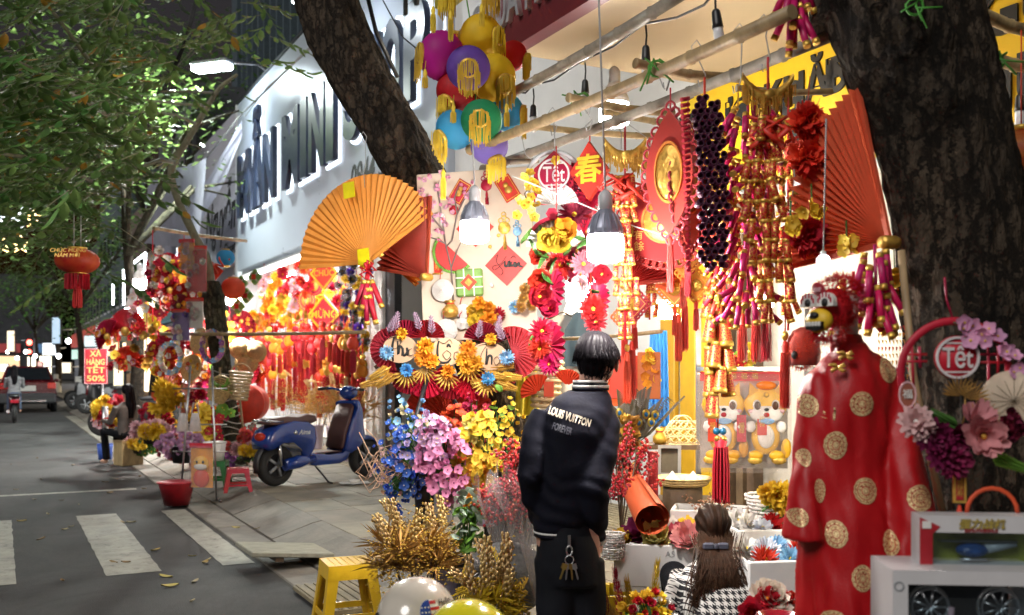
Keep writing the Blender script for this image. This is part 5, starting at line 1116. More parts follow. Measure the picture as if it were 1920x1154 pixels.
fan('huge red pleated paper fan propped edgewise against the dark trunk',W(1668,455,3.40),.59,radians(106),radians(183),20,mat('fan_rust',(.80,.15,.06),.6,translucent=.35,var=.08),-1.22,.085)
# lion heads
FUZZ = mat('red_fur',(.72,.025,.012),.8)
def fur(mb,c,r,n,L,q,mi=0):
 for i in range(n):
  d = Vector((q.gauss(0,1),q.gauss(-.2,1),q.gauss(0,1))).normalized(); p = Vector(c) + Vector((d.x * r[0],d.y * r[1],d.z * r[2])); s_ = d.cross(Vector((q.random(),q.random(),1))).normalized() * L * .09; e = p + d * L * q.uniform(.5,1) + Vector((q.gauss(0,.25),q.gauss(0,.25),q.gauss(-.2,.25))) * L
  mb.add([p - s_,p + s_,e],[(0,1,2)],mi)
def lion(lab,p,s,rz):
 t = thing('lion_head',lab,'lion dance mask',p,rz,sc=s); q = random.Random(2); mb = MB(); mb.ell((0,0,0),(.068,.066,.07),16,10); part('skull',mb,CRIM,t)
 mb = MB(); fur(mb,(0,.03,.03),(.082,.075,.08),3400,.026,q); fur(mb,(0,-.02,-.06),(.06,.06,.05),700,.03,q); part('fur',mb,FUZZ,t,kind='stuff')
 for sx in (-1,1):
  ey = part('eye_patch',MB().prism([(sx * .035 + x,z + .015) for x,z in arc(.033,0,pi,12)] + [(sx * .035 - .033,.002),(sx * .035 + .033,.002)],-.092,-.07),WHT,t)
  st = MB()
  for k in range(6): a = pi * (k + .5) / 6; st.box((sx * .035 + .026 * cos(a),-.094,.015 + .026 * sin(a)),(.005,.003,.016),0)
  part('eye_stripes',st,CRIM,ey); part('pupil',MB().ell((sx * .035,-.092,.014),(.013,.008,.015),10,6),INK,ey)
 mz = part('muzzle',MB().ell((0,-.075,-.045),(.052,.03,.042),16,10),YEL,t); part('mouth',MB().prism([(-.036,-.05),(.036,-.05),(.03,-.075),(0,-.082),(-.03,-.075)],-.108,-.09),INK,mz)
 tt = MB()
 for k in range(5): tt.box((-.026 + .013 * k,-.110,-.058),(.011,.006,.016),ch=.002)
 part('teeth',tt,WHT,mz,kind='stuff'); part('nose',MB().ell((0,-.104,-.028),(.02,.012,.012),10,6),INK,mz)
 part('brow_mark',MB().lathe([(.024,-.003),(.026,0),(.024,.003)],14,0,Matrix.Translation((0,-.078,.062)) @ Matrix.Rotation(pi / 2 + .5,4,'X')),REDV,t); text('囍',.032,LPINK,t,(0,-.084,.063),rot=(-.5,0,0))
 return t
lion('fluffy red lion mask with yellow grinning muzzle resting on the robe neck',W(1562,578,2.95),.86,-.95)
t = thing('cloth_hood','plain red cloth hood with one black eye bead behind the robe shoulder','hood',W(1506,652,3.9),-.6); mb = MB(); mb.lathe([(.062,-.07),(.066,-.02),(.060,.03),(.04,.065),(.012,.08)],20,wob=lambda a,i: .05 * sin(a * 9)); part('hood',mb,REDV,t); mb = MB(); fur(mb,(0,0,-.01),(.062,.062,.07),900,.02,random.Random(5)); part('fur',mb,FUZZ,t,kind='stuff'); part('eye_bead',MB().ell((-.012,-.068,-.03),(.013,.01,.017),10,6),INK,t)
t = thing('silk_lantern','round red lantern cut by the edge beside the dark trunk','lantern',W(1915,290,4.0)); mb = MB(); mb.lathe([(.08 * cos(a) * (1.2 if 1 else 1),.10 * sin(a)) for a in [-1.3 + 2.6 * k / 14 for k in range(15)]],24); part('globe',mb,mat('lantern_print',(.5,.015,.015),.5,col2=(.6,.25,.05),scale=16,translucent=.3),t); part('collar',MB().lathe([(.035,.095),(.04,.115)],14),GOLD,t); part('cord',MB().tube([(0,0,.1),(0,0,.5)],.003,4),RED,t)
t = thing('foil_curtain','glittering gold and red foil strand curtain between robe and trunk','curtain',W(1735,610,3.55),YF + .5)
for k in range(26):
 mb = MB(); x = -.16 + .0125 * k; L = .85
 for i in range(34): z = -L * i / 34; mb.add([(x - .004,0,z),(x,-.004,z),(x + .004,0,z - .004),(x + .003 * (-1) ** i,.003,z - .02)],[(0,1,2),(0,2,3)],i % 3 == 0)
 part('strand',mb,[GOLD,RED],t)
t = thing('bead_curtain','upper tangle of gold foil tinsel behind the robe shoulder','tinsel',W(1720,560,3.75)); mb = MB(); q = random.Random(4); spike_mb(mb,500,.13,.004,q,0); spike_mb(mb,200,.14,.004,q,1); part('tinsel',mb,[GOLD,RED],t,kind='stuff')
for a in (((1245,150),(1252,172),4.45,'wire hook carrying the almond pendant'),((1305,92),(1318,168),4.2,'wire hook carrying the dark tube garland'),((1385,62),(1383,180),4.0,'long wire hook carrying the magenta bunch'),((1430,45),(1438,140),3.9,'long wire hook carrying the heavy gold chain'),((1036,215),(1040,258),5.0,'wire hook carrying the pale hoop'),((1100,200),(1106,250),4.9,'wire hook carrying the small diamond')): hookw(W(*a[0],a[2]),W(*a[1],a[2]),a[3])
cw = MB()
cw.tube([W(960,330,4.8),W(1060,370,4.8),W(1190,425,4.8),W(1330,468,4.8),W(1460,405,4.2),W(1560,370,3.8)],.003,4); single('white_string',cw,WHT,'white string slung between the hoop and the big red fan','string')
for i,(x0,y0,x1,y1,x2,y2,d,lab) in enumerate(((975,240,985,290,1010,310,5.6,'loose wire near the cross pole, leftmost'),(1090,195,1110,225,1085,250,5.2,'loop of loose wire below the green twine'),(1180,235,1215,260,1230,330,5.2,'curling wire above the velvet shield'),(1150,215,1165,250,1165,280,5.0,'pink string dropping to the small ingot'),(1480,240,1490,330,1480,420,3.9,'thin white cord beside the pompoms'))):
 cw = MB(); cw.tube([W(x0,y0,d),W(x1,y1,d),W(x2,y2,d)],.0025,4); single('loose_wire',cw,WIRE,lab,'wire')
# ================================================================ goods on tables and floor
def ggr(px,py,z): d = (CZ - z) * F / (py - HY); return W(px,py,d)
tb = thing('goods_table','low wooden table that carries the foam boxes and the round tray','table',SN(2.1,3.7,PAV),YF)
part('tabletop',MB().box((0,0,.36),(2.0,1.5,.03),ch=.005),DWOOD,tb)
for sx in (-1,1):
 for sy in (-1,1): part('leg',MB().box((sx * .92,sy * .68,.172),(.06,.06,.345)),DWOOD,tb)
cr = thing('yellow_crate','yellow plastic crate under the foam box of cloth lotus','crate',W(1215,1130,4.9),-.2)
cz = cr.location.z; cr.location.z = PAV; mb = MB(); hh = .40 - PAV
for z in (0,.5,1): mb.box((0,-.15,.02 + z * (hh - .05)),(.5,.014,.06)); mb.box((0,.15,.02 + z * (hh - .05)),(.5,.014,.06)); mb.box((-.243,0,.02 + z * (hh - .05)),(.014,.286,.06)); mb.box((.243,0,.02 + z * (hh - .05)),(.014,.286,.06))
part('side_slats',mb,mat('crate_yellow',(.75,.48,.02),.45),cr)
mb = MB()
for sx in (-1,1):
 for sy in (-1,1): mb.box((sx * .22,sy * .125,hh / 2),(.035,.035,hh))
part('corner_posts',mb,MATS['crate_yellow'],cr)
def foam_box(lab,px,py,z0,d,w,dp,h,rz,mark=None):
 p = W(px,py,d); p.z = z0; t = thing('foam_box',lab,'foam box',p,rz); mb = MB(); wl_ = .022
 mb.box((0,0,.012),(w,dp,.024)); part('base',mb,FOAM,t)
 for c,s_ in (((0,-dp / 2 + wl_ / 2,h / 2 + .012),(w,wl_,h - .024)),((0,dp / 2 - wl_ / 2,h / 2 + .012),(w,wl_,h - .024)),((-w / 2 + wl_ / 2,0,h / 2 + .012),(wl_,dp - 2 * wl_,h - .024)),((w / 2 - wl_ / 2,0,h / 2 + .012),(wl_,dp - 2 * wl_,h - .024))): part('wall',MB().box(c,s_,ch=.006),FOAM,t)
 if mark: text(mark,.04,GREY,t,(w * .1,-dp / 2 - .002,h * .82),ext=.0006)
 return t
fa = foam_box('open white foam box of cloth lotus heads beside the standing man',1243,1010,.40,5.0,.46,.30,.235,-.22,'A5')
fb_ = foam_box('open white foam box of blue, white and red paper mums nearest the robe',1448,1010,.40,4.55,.36,.34,.25,.15)
fc = foam_box('shallow white foam box with berry sprigs behind the seated woman',1330,930,.53,5.7,.42,.30,.17,-.25)
fd = foam_box('white foam box with white rag flowers between the tray and the robe',1425,975,.53,5.2,.36,.34,.15,.1)
LOT = lambda m,r: flower('lotus',r,m,YELP)
def heads(src,lab_list,rz,loc,zs):
 for (lab,m,k,r,dx,dy,dz) in lab_list:
  p = Vector(loc) + Matrix.Rotation(rz,3,'Z') @ Vector((dx,dy,zs + dz)); t = thing('cloth_bloom',lab,'flower',p); put(t,flower(k,r,m,YELP),(0,0,0),(rg.gauss(0,.25),-.75,.75),name='petals'); part('calyx',MB().ell((0,.02,-r * .3),(r * .4,r * .4,r * .25),8,5),GRN,t)
heads(fa,(('white cloth lotus at the back of the lotus box',WHT,'lotus',.075,.02,.08,.03),('yellow cloth lotus on top of the lotus box',YELP,'lotus',.065,.12,.05,.05),('pale yellow ball bloom in the lotus box',mat('pale_yellow_petal',(.75,.68,.25),.6,translucent=.2),'rose',.075,-.03,-.06,.02),('dark purple ball bloom in the lotus box',mat('plum_petal',(.22,.02,.10),.6),'rose',.07,-.13,-.01,.03),('greenish yellow bloom at the end of the lotus box',YELP,'rose',.05,-.20,-.05,.01),('pink lotus nearest the front of the lotus box',mat('salmon_petal',(.75,.30,.30),.6,translucent=.2),'lotus',.085,.13,-.10,.03),('dark pink rose in a wrapper in the lotus box',mat('rose_petal',(.60,.10,.16),.6),'rose',.06,.07,-.02,.03),('second salmon lotus beside the seated woman',MATS['salmon_petal'],'lotus',.07,.2,-.02,.03)),-.22,fa.location,.22)
heads(fb_,(('red paper mum at the front of the mum box',REDP,'mum',.075,-.08,-.10,.02),('pale blue paper mum at the front of the mum box',SKYF,'mum',.07,.04,-.11,.02),('white and blue mum in the middle of the mum box',mat('ice_petal',(.70,.76,.86),.6),'mum',.075,-.03,.0,.04),('dark red mum at the robe end of the mum box',REDP,'mum',.06,.14,.04,.03),('white mum at the back of the mum box',WHT,'mum',.07,-.10,.06,.04),('second pale blue mum at the back of the mum box',SKYF,'mum',.065,.06,.09,.04),('small red mum in the corner of the mum box',REDP,'mum',.05,.13,-.08,.02)),.15,fb_.location,.22)
heads(fd,(('red ruffled bloom on the white rag flowers',REDP,'dahlia',.07,.04,-.08,.04),('white rag flower behind the seated woman',WHT,'dahlia',.07,-.08,-.06,.04),('pale blue rag flower behind the seated woman',MATS['ice_petal'],'dahlia',.06,-.03,-.12,.03),('white rag flower near the plastic basket',WHT,'dahlia',.07,-.1,.06,.04)),.1,fd.location,.12)
t = thing('berry_sprigs','pile of dry berry sprigs lying in the shallow foam box','sprigs',fc.location + Vector((0,0,.16)))
for i in range(16): o = link('sprig',berry_mesh(mat('dry_berry',(.35,.18,.10),.5),.006) if i == 0 else t.children[0].data,t,(rg.gauss(0,.09),rg.gauss(0,.06),.02)); o.rotation_euler = (rg.uniform(.6,1.6),rg.gauss(0,.6),rg.uniform(0,6))
p = W(1245,968,5.35); t = thing('petal_heap','heap of white and red toy blossoms on a red sheet','flowers',(p.x,p.y,.54)); part('sheet',MB().box((.03,.05,.0),(.36,.30,.004),0,Matrix.Rotation(.3,4,'X')),RED,t); mw = flower('five',.024,WHT,REDP)
for i in range(60): x,y = rg.uniform(-.14,.14),rg.uniform(-.1,.12); put(t,mw,(x,y,.02 + y * .3 + rg.random() * .03),(rg.gauss(0,.5),-.6,.8),name='blossom')
def roll(lab,p,q,r,m,open_=True):
 a,b = Vector(p),Vector(q); d = (b - a); L = d.length; M = Vector((0,0,1)).rotation_difference(d.normalized()).to_matrix().to_4x4(); mb = MB(); n = 30
 def f(u,v): t_ = u * 2 * pi * 1.25; rr = r * (.80 + .2 * u) * (1 - .35 * (1 - v)); return (cos(t_) * rr,sin(t_) * rr,L * v)
 mb.grid(f,n,6,0,M); single('paper_roll',mb,m,lab,'paper roll',a)
roll('thick roll of orange paper lying open towards the road',W(1172,885,5.35),W(1222,975,4.85),.092,mat('roll_orange',(.80,.17,.05),.55,var=.05))
t = single('glitter_roll',MB().lathe([(.028,0),(.03,.002),(.03,.26),(.026,.262),(.001,.24)],18),mat('glitter_red',(.55,.06,.04),.4,.3,bump=1,bscale=400,var=.5,scale=200),'upright roll of glittery red paper beside the orange roll','paper roll',W(1224,936,5.5))
t = thing('round_tray','round woven tray behind the boxes holding two white cones','tray',W(1280,910,6.0)); mb = MB(); mb.lathe([(.001,0),(.14,.0),(.165,.04),(.17,.045),(.16,.045),(.135,.01),(.001,.01)],26,cap=False); part('tray',mb,WICK,t)
mb = MB()
for z,r in ((.015,.152),(.03,.163),(.045,.17)): mb.tube([(r * cos(a),r * sin(a),z) for a in [k * pi / 14 for k in range(29)]],.005,4,cap=False)
part('rim_cane',mb,WICK,t); part('feet',MB().lathe([(.12,-.2),(.12,0)],12),DWOOD,t)
for x,lab in ((-.065,'white paper cone on the round tray, nearer the paper rolls'),(.06,'white paper cone on the round tray, nearer the foam box')): tag(part('paper_cone',hat_mb(.065,.075),WHT,None,t.location + Vector((x,-.02,.012))),lab,'paper cone')
# shelf, woven bag, frame
SH = 6.7; p = W(1275,832,SH)
t = thing('wall_shelf','dark plank shelf on legs that holds the woven bag','shelf',(p.x,p.y,PAV),-.1); hz = p.z - PAV
part('shelf_board',MB().box((0,0,hz - .015),(.52,.3,.03)),DWOOD,t); part('shelf_board',MB().box((0,0,hz - .38),(.52,.3,.03)),DWOOD,t)
for sx in (-1,1): part('post',MB().box((sx * .28,.1,hz / 2),(.035,.05,hz)),DWOOD,t)
t = thing('woven_bag','open weave pale cane handbag on the shelf','bag',(p.x + .02,p.y - .02,p.z + .001),-.1); mb = MB()
def bf(u,v): a = u * 2 * pi; s_ = 1 - .45 * v ** 1.5; return ((.155 * s_ + .0) * cos(a) ,.08 * (1 - .7 * v) * sin(a),.15 * v)
K = 16
for k in range(K):
 for dr in (1,-1): mb.tube([bf((k + dr * j * .5) / K,j / 6) for j in range(7)],.0042,4)
for v in (0,.33,.66,1): mb.tube([bf(k / 20,v) for k in range(21)],.0045,4,cap=False)
part('weave',mb,mat('pale_cane',(.66,.50,.26),.5,var=.2),t); part('handle',MB().tube([(.06 * cos(a),-.03,.13 + .06 * sin(a)) for a in [k * pi / 8 for k in range(9)]],.006,5),MATS['pale_cane'],t); part('handle',MB().tube([(-.02 + .06 * cos(a),.03,.13 + .055 * sin(a)) for a in [k * pi / 8 for k in range(9)]],.006,5),MATS['pale_cane'],t)
t = thing('gold_pouch','golden money pouch jar on the shelf before the woven bag','ornament',(p.x - .15,p.y - .08,p.z + .001)); part('pouch',MB().lathe([(.03,0),(.045,.02),(.045,.05),(.02,.085),(.032,.105)],14),GOLD,t); part('tie',MB().lathe([(.022,.08),(.026,.086),(.022,.09)],12),RED,t)
t = thing('picture_frame','empty grey photo frame leaning under the shelf','picture frame',W(1255,893,6.5),rot=(-.12,0,-.25)); fw,fh = .15,.20
part('frame',MB().ring([(-fw / 2,0),(fw / 2,0),(fw / 2,fh),(-fw / 2,fh)],[(-fw / 2 + .02,.02),(fw / 2 - .02,.02),(fw / 2 - .02,fh - .02),(-fw / 2 + .02,fh - .02)],-.01,.01),GREY,t); part('backing',MB().box((0,.006,fh / 2),(fw - .04,.004,fh - .04)),mat('frame_dark',(.10,.09,.07),.2),t); part('strut',MB().tube([(0,.01,.15),(0,.08,0)],.006,4),GREY,t)
# blue cloth, white garments, folders
def drape(name,lab,px0,px1,py0,py1,d,m,amp=.03,folds=5,cat='cloth'):
 mb = MB(); mb.grid(lambda u,v: tuple(W(px0 + (px1 - px0) * u + 12 * (v - .5) * (u - .5),py0 + (py1 - py0) * v,d) + Vector((0,amp * sin(folds * 2 * pi * u + v) * (.4 + v),0))),36,8)
 mb.grid(lambda u,v: tuple(W(px0 + (px1 - px0) * u + 12 * (v - .5) * (u - .5),py0 + (py1 - py0) * v,d) + Vector((0,.004 + amp * sin(folds * 2 * pi * u + v) * (.4 + v),0))),36,8)
 return single(name,mb,m,lab,cat)
drape('blue_cloth','bright blue cloth hanging in folds beside the yellow shutters',1216,1254,620,800,7.2,mat('cloth_blue',(.03,.22,.60),.7))
t = thing('garment','white cotton garment hanging behind the man','garment',W(1055,590,7.4))
part('shirt',MB().grid(lambda u,v: ((u - .5) * (.16 + .24 * min(1,v * 4)),.03 * sin(u * 20) * v,-.75 * v),24,8),mat('cloth_white',(.7,.68,.62),.8),t); part('hanger',MB().tube([(-.16,0,-.06),(0,0,.02),(.16,0,-.06)],.008,5),DWOOD,t)
t = thing('garment','dark denim waistcoat hanging above the man','garment',W(1092,585,7.3)); part('waistcoat',MB().grid(lambda u,v: ((u - .5) * (.10 + .16 * min(1,v * 3)),.02 * sin(u * 14) * v,-.4 * v),16,6),mat('denim',(.05,.09,.14),.8),t); part('hanger',MB().tube([(-.08,0,-.03),(0,0,.03),(.08,0,-.03)],.006,5),STEEL,t)
t = thing('garment','beige robe on a hook beside the white garment','garment',W(1075,570,7.6)); part('robe',MB().grid(lambda u,v: ((u - .5) * (.1 + .2 * min(1,v * 3)),.02 * sin(u * 14) * v,-.8 * v),16,6),mat('cloth_beige',(.5,.42,.3),.8),t); part('hook',MB().tube([(0,0,0),(0,0,.06)],.006,5),STEEL,t)
pole(985,636,1240,622,1.5 + 62 / F * 6.3,.012,'thin bamboo rod behind the head of the man',m=BAMB)
t = thing('card_folder','orange red card folder with yellow blossom standing behind the man','folder',W(1180,745,6.0),-.1)
part('cover',MB().box((0,0,.12),(.24,.012,.26),ch=.004),ORED,t); part('cover',MB().box((.13,-.03,.13),(.14,.012,.28),0,Matrix.Rotation(-.3,4,'Z'),ch=.004),mat('card_rust',(.55,.16,.04),.6),t)
for i in range(14): put(t,flower('five',.03,rg.choice((YELP,ORF)),ORF),(.13 + rg.gauss(0,.025),-.07 - .01 * rg.random(),.02 + .26 * rg.random()),(rg.gauss(0,.3),-1,rg.gauss(0,.3)))
t = thing('card_folder','second orange card seen just behind the man head','folder',W(1148,765,6.1),.1); part('cover',MB().box((0,0,.13),(.28,.01,.24),ch=.004),ORED,t); part('spine',MB().box((-.14,-.01,.13),(.012,.02,.24)),RED,t)
t = thing('woven_tote','tall open weave tote with two red fans beside the man','bag',W(1022,760,6.1),-.1); part('weave',basket_mesh(.075,.11,.26,MATS['pale_cane'],16,7),None,t); part('handle',MB().tube([(.09 * cos(a),0,.26 + .12 * sin(a)) for a in [k * pi / 8 for k in range(9)]],.007,5),MATS['pale_cane'],t)
part('red_tag',MB().box((.03,-.11,.10),(.06,.004,.09)),ORED,t); part('red_fan',fan_mesh(.11,radians(60),radians(200),10,ORED,.01,.02),None,t,(-.03,-.12,.08)); part('red_fan',fan_mesh(.1,radians(30),radians(140),10,ORED,.01,.02),None,t,(.14,-.1,.12))
drape('yellow_bag','shiny yellow plastic bag behind the wreath',968,1008,670,780,6.4,mat('bag_yellow',(.75,.65,.06),.25,bump=.5,bscale=14),.03,2,'bag')
# peacock feathers, gold blossoms
t = thing('feather_bunch','bunch of dark peacock feathers with a blue green eye behind the man','feathers',W(1180,850,5.6)); q = random.Random(8)
for i in range(20):
 x,z = q.gauss(.01,.10),q.uniform(.16,.34); mb = MB(); mb.tube([(0,0,0),(x * .6,-.02,z * .6),(x,-.03,z)],.003,4)
 for k in range(40): u = .35 + .65 * k / 40; s_ = 1 if k % 2 else -1; pz = z * u; px_ = x * u; mb.add([(px_,-.03 * u,pz),(px_ + s_ * .05,-.035,pz + .035),(px_ + s_ * .045,-.03,pz + .043)],[(0,1,2)])
 f = part('feather',mb,mat('feather_brown',(.07,.055,.025),.5,sheen=.3),t)
 if i % 4 == 0: part('eye_spot',MB().ell((x,-.045,z * .95),(.022,.004,.028),10,6),mat('eye_bronze',(.35,.26,.04),.3,.5),f); part('eye_centre',MB().ell((x,-.050,z * .94),(.011,.003,.014),10,6),mat('eye_blue',(.01,.10,.25),.3,.4),f)
bouquet('gold painted dry blossoms below the peacock feathers',W(1172,880,5.4),None,[([flower('rose',.045,GOLD,DGOLD)],8,(.0,0,.18),(.08,.05,.08),(.7,1.1)),([LEAFG],30,(0,0,.14),(.11,.07,.14),(.8,1.4))],'dried flowers','x','dried_flowers',stem_m=DWOOD)
BERR = berry_mesh(mat('red_berry',(.48,.015,.025),.3,coat=.5),.0085,12,.15)
def berrybush(lab,p,n,rad,h,m=None,zt=.0):
 t = thing('berry_bunch',lab,'berry branches',p); me = m or BERR
 for i in range(n): a = rg.uniform(0,6.28); r = rad * sqrt(rg.random()); o = link('sprig',me,t,(r * cos(a),r * sin(a) * .7,h * rg.uniform(.2,1) * (1 - .4 * r / rad))); o.rotation_euler = (rg.gauss(0,.5),rg.gauss(r * cos(a) * 4,.4),a)
 mb = MB()
 for i in range(8): mb.tube([(0,0,-.1),(rg.gauss(0,rad * .3),rg.gauss(0,rad * .2),h * .7)],.004,4)
 part('stems',mb,DWOOD,t,kind='stuff'); return t
berrybush('red glitter berry branches right behind the standing man',W(1165,975,5.2),46,.13,.50)
def wrap(lab,p,r0,r1,h,rz=0,lean=(0,0),s=1):
 mb = MB(); n = 40
 def f(u,v): a = 2 * pi * u; rr = (r0 + (r1 - r0) * v ** .8) * (1 + .10 * sin(7 * a + 3 * v) * v + .08 * noise.noise((cos(a) * 2,sin(a) * 2,v * 3))); return (rr * cos(a) + lean[0] * v,rr * sin(a) * .8 + lean[1] * v,h * v + .07 * sin(5 * a) * v * v)
 mb.grid(f,n,8); return single('plastic_wrap',mb,PLAST,lab,'plastic wrap',p,(0,0,rz))
for px,py,d,n,r,h,lab in ((985,1010,4.75,60,.12,.26,'berry branches in crinkled clear wrap pressed against the man'),(945,1010,4.9,46,.10,.22,'lower wrapped berry bunch nearer the dried gold plant'),(975,960,5.0,30,.07,.36,'tall red berry sprays rising beside the man elbow')): berrybush(lab,W(px,py,d),n,r,h)
wrap('clear crinkled wrap around the upper berry branches',W(985,1025,4.7),.05,.15,.34); wrap('clear crinkled wrap around the lower berry bunch',W(940,1020,4.8),.04,.13,.28,.5); wrap('long pink tinted wrap hanging beside the man leg',W(1012,1130,4.5),.02,.09,.34)
t = thing('fabric_stone','dark grey netted bundle on the floor beside the man leg','bundle',W(950,1085,4.75)); mb = MB(); mb.grid(lambda u,v: (.20 * cos(2 * pi * u) * sin(pi * v) * (1 + .15 * noise.noise((cos(2 * pi * u) * 2,sin(2 * pi * u) * 2,v * 3))),.16 * sin(2 * pi * u) * sin(pi * v),.16 * cos(pi * v) * 1.1),28,14); part('net_cloth',mb,mat('grey_net',(.10,.10,.10),.6,bump=1,bscale=200,var=.5,scale=50),t)
mb = MB(); q = random.Random(33); spike_mb(mb,120,.10,.005,q,0,1.0,(-.12,-.12,.05)); part('silver_sprig',mb,mat('silver_leaf',(.45,.43,.42),.4,.4),t,kind='stuff')
# the big bouquets
POT = mat('black_bucket',(.02,.02,.024),.35); GPOT = mat('lilac_pot',(.42,.36,.46),.4)
CL = lambda n,m,mc=None: [flower('five',n * .74,m,mc),flower('five',n * .6,m,mc,1),flower('rose',n * .5,m,mc),flower('five',n * .7,m,mc,2)]
vb = [(.055,0),(.06,.02),(.075,.30),(.08,.31)]
bouquet('bouquet of pink orchids in a clear vase, tallest pink one by the easel',W(832,985,5.25),([(.05,0),(.05,.02),(.055,.22)],mat('vase_clear',(.5,.48,.45),.15,trans=.6)),[(CL(.036,PINK,MATS['plum_petal']),120,(.0,-.06,.33),(.14,.11,.24),(.8,1.3)),(CL(.032,mat('mauve_petal',(.70,.42,.66),.6,translucent=.2)),90,(-.05,-.06,.46),(.10,.08,.14),(.8,1.2))],'bouquet')
bouquet('bouquet of deep blue blossoms in a black vase under the wreath',W(800,985,5.45),(vb,POT),[(CL(.033,BLUEF,WHT),84,(-.12,-.05,.36),(.15,.10,.30),(.8,1.2)),(CL(.03,mat('lilac_petal',(.55,.45,.78),.6,translucent=.2)),30,(-.06,-.05,.42),(.14,.1,.2),(.8,1.2)),(CL(.028,SKYF),22,(-.1,0,.6),(.12,.1,.12),(.8,1.2)),(CL(.03,mat('navy_petal',(.03,.06,.25),.6)),30,(.0,-.06,.20),(.10,.08,.10),(.8,1.2))],'bouquet')
bouquet('bouquet of buttery yellow blossoms in a lilac pot, densest yellow one',W(912,985,5.3),([(.05,0),(.052,.02),(.062,.2)],GPOT),[(CL(.034,YELP,ORF),150,(-.03,-.06,.36),(.13,.10,.25),(.8,1.35)),(CL(.032,ORF),60,(-.08,-.05,.25),(.10,.08,.16),(.8,1.2)),(CL(.03,mat('lemon_petal',(.88,.74,.25),.6,translucent=.2)),60,(-.05,-.03,.50),(.10,.08,.10),(.8,1.2))],'bouquet')
bouquet('sprays of yellow blossom reaching up to the trunk',W(945,900,5.5),None,[(CL(.03,YELP,ORF),44,(.02,0,.32),(.11,.06,.16),(.7,1.1))],'bouquet',leaves_m=LEAF2,leafn=10)
bouquet('orange red blossoms wedged behind the pink orchids',W(850,900,5.65),None,[(CL(.032,ORED,ORF),90,(.02,0,.26),(.12,.07,.16),(.7,1.2)),(CL(.03,REDP),50,(.0,-.02,.14),(.13,.07,.16),(.7,1.2))],'bouquet')
bouquet('crimson blossom sprays standing against the leaning trunk',W(893,850,5.7),None,[(CL(.026,mat('raspberry_petal',(.55,.03,.10),.6,translucent=.2)),90,(.0,0,.20),(.10,.06,.16),(.7,1.2))],'bouquet')
bouquet('pale cream blossoms scattered at the easel side of the flowers',W(755,930,5.6),None,[(CL(.026,mat('cream_petal',(.80,.72,.45),.6,translucent=.2)),34,(.0,0,.40),(.14,.08,.13),(.7,1.2)),(CL(.022,LPINK),24,(-.05,-.04,.15),(.14,.08,.14),(.7,1.1)),(CL(.024,mat('coral_pale',(.75,.40,.28),.6,translucent=.2)),22,(-.04,-.05,.12),(.13,.08,.12),(.7,1.1)),(CL(.026,BLUEF),16,(-.10,-.05,.22),(.08,.08,.16),(.7,1.1))],'bouquet')
mb = MB(); q = random.Random(6)
for i in range(16):
 a = q.uniform(2.4,3.6); L = q.uniform(.2,.34); mb.tube([(0,0,0)] + [(cos(a) * L * u,-.05 * u,sin(a + .3 * sin(u * 6 + i)) * L * u * .8 + .04 * sin(u * 9 + i)) for u in (.3,.55,.8,1)],.0025,4)
single('curly_twigs',mb,mat('peach_twig',(.6,.38,.25),.6),'curly peach twigs poking out towards the scooter','twigs',W(775,880,5.4))
bouquet('eucalyptus with round grey green leaves between bucket and wrap',W(878,1050,5.0),None,[([leaf_mesh(mat('eucalyptus',(.35,.45,.35),.5,translucent=.1),.05,.045)],40,(0,0,.20),(.06,.05,.19),(.7,1.2)),([LEAF2],30,(.0,0,.16),(.07,.05,.17),(.8,1.3))],'foliage',name='eucalyptus_bunch')
for px,py,d,m,lab,s in ((868,1075,5.2,POT,'black bucket behind the dried gold plant',1.1),(905,1090,4.9,POT,'black bucket with round rim near the yellow sprigs',1.2),(840,1085,5.1,GPOT,'lilac pot just behind the pale helmet',.9)):
 p = W(px,py,d); t = thing('bucket',lab,'bucket',(p.x,p.y,PAV)); hh = max(.15,(p.z - PAV)) + .05; part('shell',MB().lathe([(.08 * s,0),(.11 * s,hh),(.12 * s,hh + .01),(.10 * s,hh),(.075 * s,.02),(.001,.02)],22,cap=False),m,t); part('rim',MB().lathe([(.118 * s,hh - .01),(.126 * s,hh + .004),(.118 * s,hh + .016)],22,cap=False),m,t)
